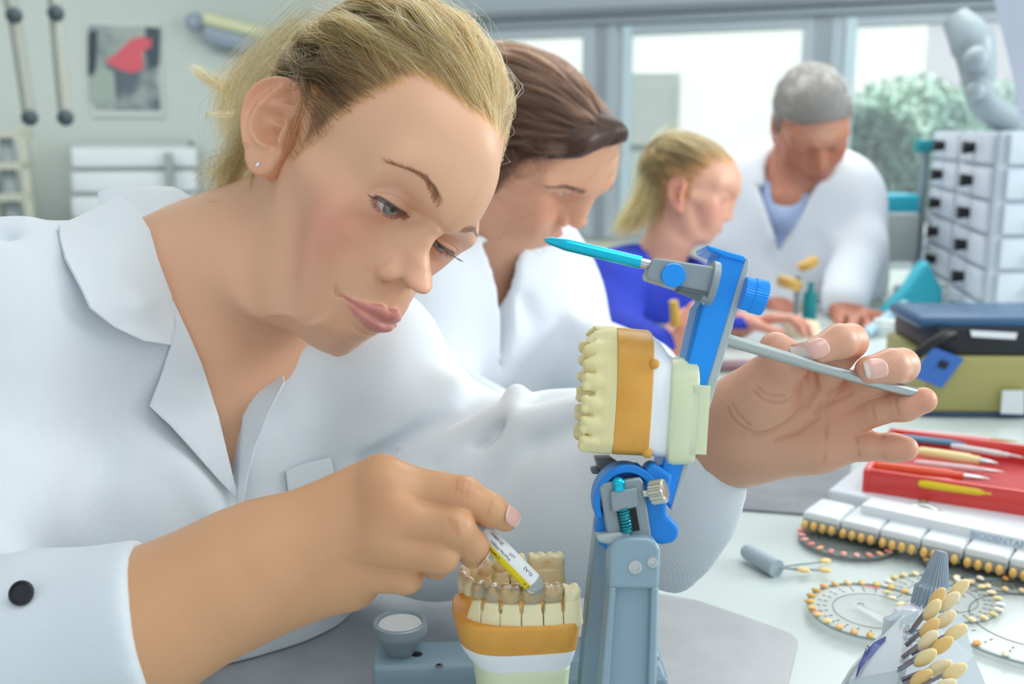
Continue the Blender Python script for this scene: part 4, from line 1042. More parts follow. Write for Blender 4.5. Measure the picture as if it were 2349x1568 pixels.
# lower cast -------------------------------------------------
OL = P(1186, 1438, .702); EL = [np.array([.995, .10, 0]), np.array([-.10, .995, 0]), np.array([0, 0, 1.0])]
BASE = np.array([(-34, 30), (-32, 16), (-24.5, 4.5), (-11, -.5), (10, -1), (29, 0), (34.5, 4), (36, 14), (36, 47), (34, 57), (26, 61), (5, 61), (-14, 59.5), (-26, 52), (-32.5, 42)])
low = thing('dental_model', 'lower dental cast on an orange base with ceramic crowns, under the syringe tip', 'dental model', to_world(np.array([[0, 30, -60.]]), OL, EL)[0], group=None)
b = MB(); loft(b, BASE, OL, EL, [(-19, .90, .92, 1, 1), (-18, .93, .94, 1, 1), (-2.5, .995, .995, 0, 0), (-.6, .985, .985, 0, 0), (0, .965, .965, 0, 0)]); b.build('orange_base', M_or, low)
b = MB(); loft(b, BASE, OL, EL, [(-38, .58, .7, 3, -2), (-27, .82, .85, 2, 0), (-21, .90, .91, 1, 0), (-17.5, .92, .93, 1, 0)]); b.build('plaster_mount', M_wh, low)
b = MB(); loft(b, BASE, OL, EL, [(-60, .68, .74, 4, -2), (-33, .76, .80, 3.2, -1), (-29.5, .77, .81, 3.2, -1), (-28.5, .75, .79, 3.2, -1)]); b.build('mounting_plate', M_gr, low)
def low_stone(p):
    d = ridge(p, -3, 11, 7.4)
    for i in (0, 12, 13, 14): d = smin(d, tooth(p, (*ARCH[i], 9.5), TW[i], 9.8, 9.5, arch_ang(i), TK[i]), 1.2)
    for i in range(1, 14):                     # stumps and saw cuts
        if i < 12:
            x, y = ARCH[i]; d = smin(d, cap(p, (x, y, 8), (x, y, 14), 4.0, 3.0), 2)
    for i in range(0, 13):
        a = (ARCH[i]+ARCH[i+1])/2; n = unit(ARCH[i+1]-ARCH[i])
        s = np.abs((p[:, :2]-a.astype(f32))@n.astype(f32)); near = (((p[:, :2]-a)**2).sum(1) < 130)
        v = np.clip(1-(p[:, 2]-2)/11, 0, 1)
        d = np.where(near, np.maximum(d, .28+.0*v-s), d)
        d = np.where(near & (p[:, 2] > 6), smax(d, (p[:, 2]-6)*.5*0+.9-s, 1.2), d)
    d = smax(d, -(linedist(p[:, :2], [(-20, 30), (40, 30)])-f32(16.5)), 2.5)
    return d.astype(f32)
V, F = sdf_mesh(low_stone, (-42, -2, -4), (40, 64, 24), .5, lip=1.4); mesh_obj('stone_cast', to_world(V, OL, EL), F, M_st, low)
def crowns(idx, k=1.1):
    def f(p):
        d = None
        for i in idx:
            e = tooth(p, (*ARCH[i], 9.6), TW[i]*1.02, 9.6 if TK[i] != 'i' else 7, 11.0, arch_ang(i), TK[i]); d = e if d is None else smin(d, e, k)
        return smax(d, -(p[:, 2]-9.6-.8*0), 1.0)
    return f
V, F = sdf_mesh(crowns([1, 2, 3, 4, 5]), (-30, -2, 7), (34, 26, 26), .45, lip=1.4); mesh_obj('crown', to_world(V, OL, EL), F, M_cr, low)['label'] = 'row of greyish amber crowns along the near side'
V, F = sdf_mesh(crowns([6, 7, 8, 9, 10, 11]), (-42, 12, 7), (6, 64, 26), .45, lip=1.4); mesh_obj('crown', to_world(V, OL, EL), F, M_cr2, low)['label'] = 'cream crowns round the front and far side'
# upper cast -------------------------------------------------
UPd = unit(P(1436, 735, .70)-P(1416, 1050, .70)); LFT = unit(P(1400, 890, .70)-P(1500, 897, .70)); LFT = unit(LFT-UPd*(LFT@UPd)); AW = np.cross(UPd, LFT)
if AW@FWD < 0: AW = -AW
EU = [-UPd, unit(AW+0*LFT), LFT]; OU = P(1414, 893, .700)
up = thing('dental_model', 'upper dental cast with yellow stone teeth and orange band, mounted on the blue plate', 'dental model', OU)
OUc = OU
b = MB(); loft(b, BASE, OUc, EU, [(-19.5, .965, .96, 0, 0), (-18.6, .985, .985, 0, 0), (-2, .995, .995, 0, 0), (-.5, .985, .985, 0, 0), (0, .96, .96, 0, 0)]); b.ball(to_world(np.array([[-15., 1, -19.6]]), OUc, EU)[0], .0028, 12); b.ball(to_world(np.array([[33., 3, -19.0]]), OUc, EU)[0], .003, 12); b.build('orange_base', M_or, up)
b = MB(); loft(b, BASE, OUc, EU, [(-41, .70, .6, 8, -4), (-36, .74, .66, 8, -3), (-30, .82, .78, 6.5, -1), (-24, .92, .92, 2.5, 0), (-19, .95, .96, 0, 0)]); b.build('plaster_mount', M_wh, up)
def gsec(y0, y1, x): # outline span in pixels to a section of the pale mount
    return x
b = MB(); loft(b, BASE, OUc, EU, [(-45, .78, .62, 8.5, -9), (-44, .82, .66, 8.5, -8.5), (-34, .84, .68, 9.0, -8), (-31, .82, .66, 9.0, -8), (-30, .76, .62, 9.0, -8)]); b.prism([(-8, 0), (29, 0), (29, 40), (-8, 40)], to_world(np.array([[3., 1.5, -50.5]]), OUc, EU)[0], EU[0]/1000, EU[1]/1000, EU[2]/1000, 9); b.build('mounting_plate', M_gr, up, bev=.0012)
def up_stone(p):
    d = ridge(p, 0, 11, 8.2)
    d = smin(d, ridge(p, 0, 4, 8.4), 3)
    for i in range(15):
        dd = tooth(p, (ARCH[i][0], ARCH[i][1]-(2.0 if i < 7 else -1.4), 6.0), TW[i]*.9, 12.0 if TK[i] != 'i' else 9.5, 13.0, arch_ang(i), TK[i]); d = smin(d, dd, .8)
        # root swellings on the gum
        x, y = ARCH[i]; g = arch_ang(i); nx, ny = math.sin(g), -math.cos(g)
        if i > 7: nx, ny = nx, ny
        s = -1 if ((x-0)*nx+(y-30)*ny) < 0 else 1
        d = smin(d, cap(p, (x+nx*s*4.8, y+ny*s*4.8, 2), (x+nx*s*4.0, y+ny*s*4.0, 10), 1.8, 3.4), 3)
    d = d+f32(.35)*vnoise(p, .22, 3)
    d = smax(d, -(linedist(p[:, :2], [(-18, 30), (40, 30)])-f32(14)), 3)
    d = smax(d, polydist(p[:, :2], BASE)-f32(.3), 1.0); d = np.maximum(d, -.3-p[:, 2])
    return d.astype(f32)
V, F = sdf_mesh(up_stone, (-44, -4, -3), (42, 66, 23), .5, lip=1.5); mesh_obj('stone_cast', to_world(V, OUc, EU), F, M_sty, up)
# upper arm: a long blue bar with a grey back, tilted -------------------------------------------------
D0 = .700
def PX(x, y, d=D0): return P(x, y, d)
def slab(bb, poly, d0, d1, mi=0, sx=0):
    """outline in pixels at depth d0 with thickness to depth d1 straight back"""
    A = [P(x, y, d0) for x, y in poly]; o = A[0]; n = len(A); Vv = np.array(A+[a+FWD*(d1-d0)+RGT*sx for a in A])
    return bb.add(Vv, [tuple(range(n-1, -1, -1)), tuple(range(n, 2*n))]+[(i, (i+1) % n, n+(i+1) % n, n+i) for i in range(n)], mi)
ua = thing('arm', None, None); del ua['label']; del ua['category']; ua.name = 'upper_arm'; setpar(ua, art)
b = MB(); slab(b, [(1656, 572), (1700, 583), (1711, 592), (1708, 610), (1541, 1168), (1505, 1120), (1612, 700), (1648, 588)], .712, .745); b.build('bar', M_bl, ua, bev=.0012)
b = MB(); slab(b, [(1622, 561), (1712, 588), (1706, 602), (1664, 590), (1622, 573)], .710, .745); b.build('hook', M_bl, ua, bev=.001)
b = MB(); slab(b, [(1712, 590), (1721, 596), (1717, 622), (1630, 930), (1545, 1172), (1537, 1168), (1620, 890), (1706, 606)], .711, .748); b.build('backing_strip', M_gl, ua, bev=.0008)
b = MB(); slab(b, [(1600, 705), (1650, 640), (1606, 870), (1560, 1040), (1512, 1090), (1560, 880)], .715, .74); b.build('inner_web', mat('blue_web', '3f8bd0', .45, .1), ua, bev=.001)
b = MB(); b.cyl(P(1607, 757, .715), P(1607, 757, .7135), .0011, n=14); b.cyl(P(1611, 742, .715), P(1611, 742, .7135), .0011, n=14); b.build('screw', M_si, ua)
# incisal pin holder
axp = unit(P(1250, 547, .695)-P(1490, 607, .70))
b = MB(); b.lathe([(.0034, .005), (.0034, .0228), (.0031, .0229), (.0031, .0236), (.0034, .0237), (.0033, .046), (.0032, .0465), (.0021, .0545), (.0011, .0572), (0, .0578)], P(1490, 607, .70), unit(P(1252, 550, .70)-P(1490, 607, .70)), 28); b.build('pointer', M_te, art)
b = MB(); b.lathe([(.0026, .0), (.0026, .0075)], P(1496, 609, .70), unit(P(1252, 550, .70)-P(1490, 607, .70)), 24, ridges=12, rdepth=.06); b.build('threaded_collar', M_si, art)
b = MB(); hp = [(1497, 592), (1515, 592), (1632, 610), (1648, 618), (1628, 690), (1610, 690), (1588, 672), (1486, 640), (1482, 630)]; slab(b, hp, .692, .711); b.build('pin_holder', M_gy, art, bev=.003, segs=4)
b = MB(); b.lathe([(.0118, 0), (.0122, .001), (.0122, .0035), (.0112, .0042)], P(1640, 652, .7015), unit(P(1620, 646, .70)-P(1660, 656, .70)), 32); b.build('flange', M_gy, art)
b = MB(); slab(b, [(1556, 655), (1622, 668), (1620, 678), (1553, 664)], .6908, .70); slab(b, [(1560, 660), (1612, 680), (1608, 689), (1556, 668)], .691, .70); b.build('slot', mat('slot_grey', '59666c', .5), art)
b = MB(); b.lathe([(0, .0), (.0062, .0), (.0064, .0006), (.0064, .003), (.0060, .0036), (0, .0036)], P(1544, 632, .692), -FWD-RGT*.05, 36, ridges=30, rdepth=.012); b.build('knob', M_bl, art)
b = MB(); kx = unit(P(1750, 684, .70)-P(1700, 671, .70)); b.lathe([(0, 0), (.0088, 0), (.0088, .005), (.0094, .0056), (.0094, .0118), (.0090, .0125), (0, .0125)], P(1703, 671, .7065), kx, 72, ridges=36, rdepth=.022); b.build('knob', M_bl, art)
b = MB(); b.tube([P(1664, 778, .715), P(1880, 842, .743), P(2100, 902, .7715)], [.0034, .00335, .0033], 24); b.build('incisal_rod', mat('brushed_steel', 'b6bcba', .3, .85), art)
# hinge with its blue wings
b = MB(); ring = [(1440+78*math.cos(t), 1152-86*math.sin(t)) for t in np.linspace(math.radians(28), math.radians(205), 22)]+[(1440+62*math.cos(t), 1156-72*math.sin(t)) for t in np.linspace(math.radians(205), math.radians(28), 22)]
slab(b, ring, .700, .722); b.build('wing', M_bd, art, bev=.0006)
b = MB(); slab(b, [(1480, 1075), (1500, 1060), (1545, 1090), (1530, 1140), (1530, 1180), (1556, 1205), (1560, 1225), (1548, 1245), (1520, 1250), (1480, 1240), (1460, 1180)], .702, .722); b.build('wing', M_bd, art, bev=.003, segs=4)
b = MB(); slab(b, [(1376, 1170), (1400, 1160), (1420, 1200), (1415, 1270), (1392, 1262), (1372, 1245), (1366, 1215)], .706, .724); b.build('wing', M_bd, art, bev=.002, segs=3)
b = MB(); slab(b, [(1395, 1085), (1465, 1062), (1500, 1100), (1500, 1235), (1400, 1235), (1385, 1150)], .712, .724); b.build('hinge_plate', M_bd, art, bev=.002)
b = MB(); slab(b, [(1374, 1118), (1386, 1108), (1470, 1094), (1476, 1106), (1497, 1245), (1402, 1245), (1392, 1220), (1378, 1135)], .698, .711); b.build('hinge_block', M_gy, art, bev=.0012)
b = MB(); slab(b, [(1400, 1128), (1462, 1118), (1466, 1162), (1404, 1176)], .6935, .70); b.build('clamp', M_gy, art, bev=.001)
b = MB(); slab(b, [(1414, 1168), (1458, 1160), (1468, 1216), (1424, 1222)], .6968, .699); b.build('recess', M_dk, art)
b = MB(); slab(b, [(1368, 1228), (1440, 1218), (1450, 1238), (1400, 1250), (1372, 1243)], .694, .71); b.build('lever', M_gl, art, bev=.0014)
b = MB(); b.ball(P(1419, 1106, .6965), (.0035, .0035, .0030), 20); b.cyl(P(1419, 1108, .697), P(1421, 1124, .697), .0034, n=20); b.build('ball_screw', M_te, art)
b = MB(); th = np.linspace(0, 2*np.pi*8, 160); c0 = P(1430, 1166, .696); c1 = P(1438, 1222, .696); ax_ = c1-c0; A_ = frame(ax_)
b.tube(c0+ax_*np.linspace(0, 1, 160)[:, None]+.0026*(np.cos(th)[:, None]*A_[:, 0]+np.sin(th)[:, None]*A_[:, 1]), .0007, 6); b.cyl(c0, c1, .0022); b.build('spring', mat('teal_spring', '2c93a0', .3, .6), art)
b = MB(); b.cyl(P(1475, 1132, .697), P(1500, 1128, .697), .0020); b.lathe([(.0055, 0), (.0062, .0005), (.0062, .0075), (.0055, .008)], P(1494, 1130, .697), unit(P(1530, 1124, .695)-P(1494, 1130, .70)), 48, ridges=20, rdepth=.05); b.build('thumb_screw', mat('nickel', 'cfcdbe', .3, .9), art)
# front post with a shallow channel
b = MB(); slab(b, [(1398, 1258), (1412, 1240), (1440, 1232), (1482, 1232), (1504, 1240), (1516, 1260), (1512, 1352), (1396, 1350)], .686, .708); b.build('post_head', M_gb, art, bev=.0022, segs=4)
b = MB(); slab(b, [(1399, 1346), (1414, 1346), (1380, 1860), (1352, 1860)], .686, .708); slab(b, [(1494, 1346), (1511, 1346), (1499, 1860), (1478, 1860)], .686, .708); slab(b, [(1405, 1340), (1505, 1340), (1490, 1860), (1362, 1860)], .692, .708); b.build('post', M_gb, art, bev=.0012)
b = MB()
for x, y, r in ((1457, 1300, .0036), (1497, 1289, .0029)): b.lathe([(0, 0), (r, 0), (r, .0008), (r*.55, .0012), (r*.5, .0006), (0, .0006)], P(x, y, .6862), -FWD, 20)
b.build('screw', M_si, art)
# rear post and foot seen beyond the cast
b = MB(); slab(b, [(1366, 1050), (1402, 1050), (1470, 1095), (1470, 1120), (1395, 1150), (1378, 1095)], .745, .762); slab(b, [(1356, 1074), (1374, 1072), (1378, 1088), (1358, 1087)], .744, .755); b.build('rear_arm', mat('dark_grey_metal', '6f7a82', .45, .3), art, bev=.001)
b = MB(); slab(b, [(1381, 1090), (1412, 1090), (1400, 1830), (1310, 1830), (1345, 1400)], .748, .77); b.build('rear_post', M_gb, art, bev=.0014)
# foot bar with the incisal cup
FZ = .792; tl = PT(866, 1484, FZ); tr = tl+np.array([.19, .012, 0]); 
b = MB(); b.box((tl+tr)/2+np.array([0, -.010, -.009]), (.192, .034, .018), R=np.array(Matrix.Rotation(.06, 3, 'Z')), bev=.003); b.build('foot_bar', M_gb, art)
b = MB(); b.box((PT(1330, 1500, FZ)+PT(1420, 1500, FZ))/2+np.array([.005, .0, -.021]), (.075, .06, .04), bev=.004); b.build('base_block', M_gb, art)
for xx in (-.07, .06):
    b = MB(); b.cyl((tl+tr)/2+np.array([xx, -.01, FZ*0-.018]), (tl+tr)/2+np.array([xx, -.01, TZ-FZ]), .009, .010); b.build('foot', M_dk, art)
b = MB(); b.lathe([(0, .0), (.0095, .0), (.0105, .002), (.0162, .0125), (.0178, .014), (.0182, .0165), (.0178, .0215), (.0170, .0222), (.0152, .0222), (.0148, .0212), (.0146, .0200), (0, .0200)], PT(918, 1500, FZ)*1+np.array([0, .004, 0]), (0, 0, 1), 56, x=None); b.build('incisal_cup', M_gy, art)
b = MB(); b.lathe([(0, 0), (.0144, 0), (.0144, .0006), (0, .0006)], PT(918, 1500, FZ)+np.array([0, .004, .0197]), (0, 0, 1), 48); b.build('cup_insert', mat('grey_white', 'cfcfcf', .5), art)
b = MB(); b.ball(PT(1007, 1526, FZ)+np.array([0, 0, .0001]), (.0027, .0027, .0005), 16); b.ball(PT(957, 1500, FZ)+np.array([0, 0, .0001]), (.0036, .0036, .0006), 16); b.build('bolt_hole', M_dk, art)
b = MB(); b.lathe([(.0017, 0), (.0024, .0), (.0024, .0007), (.0017, .0007), (.0017, 0)], PT(1007, 1526, FZ), (0, 0, 1), 20, caps=False); b.build('bolt_ring', M_si, art)
# paste syringe -------------------------------------------------
syr = thing('syringe', 'thin white syringe of shade paste with a yellow stripe, held over the crowns', 'syringe', P(1230, 1330, .70))
s0 = P(1078, 1190, .7015); s1 = P(1238, 1352, .702); sa = unit(s1-s0); SL = np.linalg.norm(s1-s0); A_ = frame(sa, -FWD+RGT*.0)
lab_m = mat('label_white', 'f2f4f4', .35); yel = mat('label_yellow', 'f2da08', .35)
b = MB(); b.lathe([(.0052, -.012), (.0052, SL*.17)], s0, sa, 32); b.build('barrel', mat('clear_plastic', 'eceae6', .12, trans=.35, alpha=1), syr)
n_ = 48; th = np.linspace(0, 2*np.pi, n_, endpoint=False)
b = MB(); b.lathe([(.0054, 0), (.0054, SL*.72)], s0+sa*SL*.17, sa, 64, x=-FWD); mi = []
tt = unit(UPV*1+RGT*1)
V_ = np.concatenate(b.V)
for f_ in b.F:
    c_ = V_[list(f_)].mean(0)-s0; c_ -= sa*(c_@sa); sd = np.cross(sa, -FWD); ang = math.atan2(c_@sd, c_@(-FWD)); mi.append(1 if (.22 < ang < 2.2) else 0)
b.M = mi; b.build('label', [lab_m, yel], syr)
b = MB(); b.lathe([(.0054, 0), (.0056, .0008), (.0050, .003), (.0034, .0058), (.0022, .0066), (0, .0068)], s0+sa*SL*.89, sa, 32); b.build('nozzle', mat('clear_tip', 'cfd8dc', .1, trans=.5), syr)
def text(name, s, loc, xd, yd, size, m, parent, ext=.00008, align='LEFT', font=None):
    cu = bpy.data.curves.new(name, 'FONT'); cu.body = s; cu.size = size; cu.extrude = ext; cu.align_x = align; cu.align_y = 'CENTER'
    o = bpy.data.objects.new(name, cu); COL.objects.link(o); xd = unit(xd); yd = unit(yd-xd*np.dot(yd, xd)); zd = np.cross(xd, yd)
    o.matrix_world = Matrix([[xd[i], yd[i], zd[i], loc[i]] for i in range(3)]+[[0, 0, 0, 1]]); cu.materials.append(m)
    bpy.context.view_layer.update(); me = bpy.data.meshes.new_from_object(o.evaluated_get(bpy.context.evaluated_depsgraph_get())); mw = o.matrix_world.copy(); bpy.data.objects.remove(o)
    o = bpy.data.objects.new(name, me); COL.objects.link(o); o.matrix_world = mw
    if parent is not None: setpar(o, parent)
    return o
ink = mat('ink', '30343c', .5)
sdv = np.cross(sa, -FWD)                       # across the label
def ontube(al, ang, lift=.00006):
    nr_ = unit(-FWD-sa*((-FWD)@sa))*math.cos(ang)-unit(sdv)*math.sin(ang); return s0+sa*al+nr_*(.0054+lift), nr_
for s_, al, ang, sz in (('Prod No 970003', .30, .12, .0021), ('201408201', .22, .72, .0021), ('LOT', .52, .62, .0021), ('O-A3', .72, .62, .0027), ('creation', .26, -.62, .0027), ('c n', .80, -.55, .0030)):
    L_ = {'Prod No 970003': .014, '201408201': .010}.get(s_, len(s_)*sz*.55)
    pc, nr_ = ontube(SL*al+L_, ang); up_ = np.cross(nr_, -sa); text('lettering', s_, pc, -sa, up_, sz, ink, syr)
# ---------------------------------------------------------------- the three people behind
def small_hand(p, W, dr, nr, s=1.0, curl=.6, side=1, spread=.18):
    """a hand at wrist W pointing along dr, palm facing nr, fingers curled toward the palm"""
    dr = unit(dr); nr = unit(nr-dr*np.dot(nr, dr)); sd = np.cross(nr, dr)*side; k = s/1000; out = None
    palm = None
    for i, (o, L, r) in enumerate(((30, 78, 9), (10, 82, 9.4), (-9, 79, 9), (-27, 70, 8))):
        kn = W+(dr*L+sd*o)*k; e = cap(p, W+(dr*12+sd*o*.55)*k, kn, 13*k, (r+1.5)*k); palm = e if palm is None else smin(palm, e, 10*k)
    F = None
    for i, (o, L, r, ln) in enumerate(((30, 78, 9, (38, 24, 19)), (10, 82, 9.4, (42, 27, 20)), (-9, 79, 9, (38, 25, 19)), (-27, 70, 8, (30, 19, 17)))):
        q = W+(dr*L+sd*o)*k; a = curl*.35; pts = [q]; d = unit(dr+sd*(spread*(1.2-i)*.3))
        for l in ln:
            v = d*math.cos(a)+nr*math.sin(a); q = q+v*l*k; pts.append(q); a += curl
        e = chain(p, pts, (r*k, r*.9*k, r*.82*k, r*.7*k)); F = e if F is None else smin(F, e, 1.5*k)
    t0 = W+(dr*22+sd*24)*k; t1 = t0+(dr*26+sd*24+nr*10)*k; t2 = t1+(dr*26+sd*4+nr*14)*k; t3 = t2+(dr*20-sd*6+nr*8)*k
    d = smin(palm, F, 6*k); return smin(d, chain(p, [t0, t1, t2, t3], (14*k, 11*k, 9.5*k, 8*k), 3*k), 6*k)
def person(label, pose, M, lm, neck, hands, coat_fn, box, hc, hs, mcoat, extra=None, base=None):
    root = thing('person', label, 'person', base)
    if lm:
        pl = [a for a, _ in lm]; po = [b for _, b in lm]
        df = lambda Q: landmark_warp(pose, pl, po, Q, 45.0)
    else: df = lambda Q: Q
    nl = [pose.l(q[None])[0] for q, _ in neck]
    def f(p):
        d = head_sdf(p, M); return smin(d, chain(p, nl, [r for _, r in neck], 20), 22)
    t = hs
    if t < 2: V, F = sdf_mesh_w(f, ([(-150, 3), (-60, 2), (-52, 1.0), (52, 1.0), (60, 2), (150, 3)], [(-190, 3), (-60, 2.4), (60, 1.4), (75, 1.0), (118, 1.0)], [(-230, 3), (-110, 2.4), (-65, 1.0), (44, 1.0), (60, 2.4), (130, 2.4)]))
    else: V, F = sdf_mesh(f, (-150, -190, -230), (150, 120, 130), t, lip=1.5)
    X = pose.w(df(V)); PV = [X]; PF = [F]; PC = [head_cols(V, M)]; n0 = len(X)
    for sgn in (1, -1):
        Ve, Fe = sdf_mesh(ear_sdf, (-26, -37, -13), (14, 38, 20), 1.0)
        o = np.array([sgn*68, -8, 0.]); xd = np.array([-.12*sgn*-1*0, 1, 0]); zd = unit(np.array([sgn, -.45, 0])); xd = unit(np.array([.45*sgn, 1, 0])); yd = np.array([0, 0, 1.])
        Q = o+Ve[:, :1]*xd+Ve[:, 1:2]*yd+Ve[:, 2:]*zd
        if sgn > 0 or True:
            if np.dot(np.cross(xd, yd), zd) < 0: Fe = Fe[:, ::-1]
        PV.append(pose.w(df(Q))); PF.append(Fe+n0); PC.append(np.tile(np.array(srgb(M['skin']))*np.array([1.0, .82, .8]), (len(Q), 1))); n0 += len(Q)
    for fn, lo, hi, h in hands:
        Vh, Fh = sdf_mesh(fn, lo, hi, h); PV.append(Vh); PF.append(Fh+n0); n0 += len(Vh); PC.append(hand_cols(Vh, M.get('hand', M['skin'])))
    mesh_obj('body', np.concatenate(PV), np.concatenate(PF), SK, root, cols=np.concatenate(PC))
    V, F = sdf_mesh(coat_fn, box[0], box[1], hc, smooth=2); mesh_obj(mcoat[1], V, F, mcoat[0], root)
    for sgn in (1, -1):
        ec = pose.w(df(np.array([[sgn*31., 68.0, 10.6]]))[0]); eye_obj(root, ec, unit(pose.w((sgn*31, 150, M.get('gz', -50)))-ec), .0113*pose.k, iris='5a4a3c')
    return root, df
# the dark-haired man ------------------------------------------
r2_ = np.random.default_rng(11)
MP = Pose([[-.3929, .8454, .3619], [-.8782, -.2282, -.4204], [-.2728, -.483, .832]], [-.0034, 1.2368, 1.0964])
MM = dict(skin='dfa688', blush='d98c76', jaw=1.10, brow=2.5, nose=1.0, chinw=3, lid_u=-1.6, lid_l=2.8, gz=-140, stubble='9a8470', stubw=.5, hand='dca284', lipc='c98272', liner='4a342c')
MM['hy'] = (80, 78, 74, 64, 50, 34, -2, -8, 30, 36, 10, -18, -48)
M_LM = [((0, 112, -14), (1341, 518)), ((17, 93, -20), (1287, 508)), ((31, 82, 10), (1287, 452)), ((15, 90, 30), (1332, 438)), ((52, 68, 33), (1252, 421)), ((25, 83, -46), (1253, 551)),
        ((0, 88, -80), (1238, 583)), ((48, 12, -55), (1118, 528)), ((0, 90, 50), (1396, 388)), ((0, 88, 15), (1347, 452)), ((-30, 82, 40), (1392, 402))]
def man_coat(p):
    C = P(1075, 860, 1.66); A = P(960, 690, 1.50); B = P(1250, 705, 1.72); ax = unit(B-A); u_ = unit(P(1090, 640, 1.6)-P(1050, 1050, 1.75)); u_ = unit(u_-ax*(u_@ax)); n_ = np.cross(ax, u_); n_ = n_ if n_[1] < 0 else -n_
    R = np.stack([ax, u_, n_], 1); d = ell(p, C, (.19, .24, .12), R); d = smin(d, ell(p, C-u_*.22, (.18, .2, .13), R), .08)
    d = smin(d, chain(p, [A, (A+B)/2+u_*.01, B], (.062, .062, .06)), .06)
    d = smin(d, cap(p, P(985, 610, 1.60), P(1050, 600, 1.58), .03), .03); d = smin(d, cap(p, P(1200, 610, 1.60), P(1245, 640, 1.60), .028), .03)
    d = smin(d, chain(p, [B, P(1310, 810, 1.64), P(1470, 865, 1.46)], (.060, .056, .045), .02), .03)
    d = smin(d, chain(p, [A, P(960, 920, 1.44), P(1130, 1000, 1.34)], (.064, .06, .048), .02), .03)
    for pts, w, a in (([(950, 650, 1.45), (1010, 740, 1.47), (1040, 850, 1.49)], .016, -.010), ([(1150, 620, 1.5), (1165, 740, 1.5), (1160, 870, 1.5)], .014, .007), ([(1190, 690, 1.5), (1230, 740, 1.5), (1260, 800, 1.5)], .014, -.010), ([(1240, 640, 1.6), (1300, 720, 1.56), (1380, 780, 1.5)], .016, .008), ([(1030, 640, 1.47), (1090, 760, 1.5), (1115, 880, 1.5)], .014, .009)):
        d = fold(d, p, [P(*q) for q in pts], w, a)
    d = d+f32(.002)*vnoise(p, 12, 9)
    d = smax(d, -chain(p, [MP.w((0, 0, 0)), P(1115, 530, 1.56), P(1120, 630, 1.55)], (.066, .062, .050), .01), .006)
    v = polydist(np.stack([(p-C.astype(f32))@ax.astype(f32), (p-C.astype(f32))@u_.astype(f32)], 1), [((P(x, y, 1.50)-C)@ax, (P(x, y, 1.50)-C)@u_) for x, y in ((1060, 540), (1085, 640), (1108, 740), (1130, 860), (1148, 740), (1162, 640), (1195, 540))])
    d = smax(d, -np.maximum(v, -(p-C.astype(f32))@n_.astype(f32)), .006)
    return np.maximum(d, f32(TZ+.003)-p[:, 2])
def man_hand(p):
    W = P(1500, 800, 1.42); d = small_hand(p, W, P(1580, 775, 1.38)-W, -UPV+FWD*.2, .95, .7, 1); return smin(d, chain(p, [W, P(1440, 850, 1.47)], (.026, .032)), .02)
wc = mat('coat_white', 'e4eaf1', .8, sheen=.1)
man, mdf = person('young man in a white coat with swept brown hair, working beside the front woman', MP, MM, M_LM, [(MP.w((0, -15, -30)), 55), (P(1115, 540, 1.56), 54), (P(1085, 700, 1.60), 62)], [], man_coat, ((-.45, .8, TZ-.02), (.35, 1.6, 1.25)), .0045, 1.5, (wc, 'coat'), base=P(1075, 1000, 1.66))
b = MB(); b.prism([(0, 0), (1, 0), (1, 1), (0, 1)], (0, 0, 0), (1, 0, 0), (0, 1, 0), (0, 0, 1), 1); del b
V, F = sdf_mesh(lambda p: smax(smin(ell(p, P(1080, 780, 1.68), (.10, .10, .08)), chain(p, [P(1100, 660, 1.62), P(1120, 760, 1.63), P(1125, 820, 1.66)], (.058, .056, .05)), .03), -chain(p, [MP.w((0, 0, 0)), P(1115, 540, 1.56), P(1105, 600, 1.55)], (.06, .055, .05)), .005), (-.4, .9, TZ), (.3, 1.6, 1.2), .006); mesh_obj('shirt', V, F, mat('black_knit', '2a3038', .8), man)
def mhair(name, pose, M, df, n, tiefn, rng, cols, parent, hyc=None, rad=.0002, lift=8, wave=2.0, base=1, stop=.9, spread=8, nclump=160, npt=12, cl=.7, freq=1.5, minh=0):
    ro = scalp_roots(n, M, rng, lambda q: (hairline(q, M)+rng.normal(size=len(q))*2.5 > 0) & ~((np.abs(q[:, 0]) > 56) & (q[:, 1] > -26) & (q[:, 1] < 3) & (q[:, 2] < 32)))
    q, own = swept(ro, M, tiefn, rng, npt=npt, lift=lift, wave=wave, nclump=nclump, base=base, stop=stop, spread=spread, cl=cl, freq=freq)
    Q = df(q.reshape(-1, 3)).reshape(q.shape); c = np.array([srgb(x) for x in cols]); cc = c[rng.integers(0, len(c), n)]*rng.uniform(.6, 1.3, nclump)[own][:, None]
    return strands(name, [pose.w(x) for x in Q], np.full(n, rad), cc, parent)
# hair combed from the parting forward and across, standing up over the forehead
def mtie(r):
    k = sstep(-30, 60, r[:, 1])[:, None]; s_ = sstep(75, 40, r[:, 2])[:, None]
    t = np.array([10., 95, 92])*(1-s_)+np.stack([np.sign(r[:, 0])*72, np.full(len(r), -40.), np.full(len(r), -25.)], 1)*s_
    return t
mhair('hair', MP, MM, mdf, 9000, mtie, r2_, ('4a3024', '5c3c2a', '3a2620', '6e4630'), man, lift=12, wave=1.5, base=4, stop=.92, spread=5, rad=.00028, freq=.6, cl=.55)
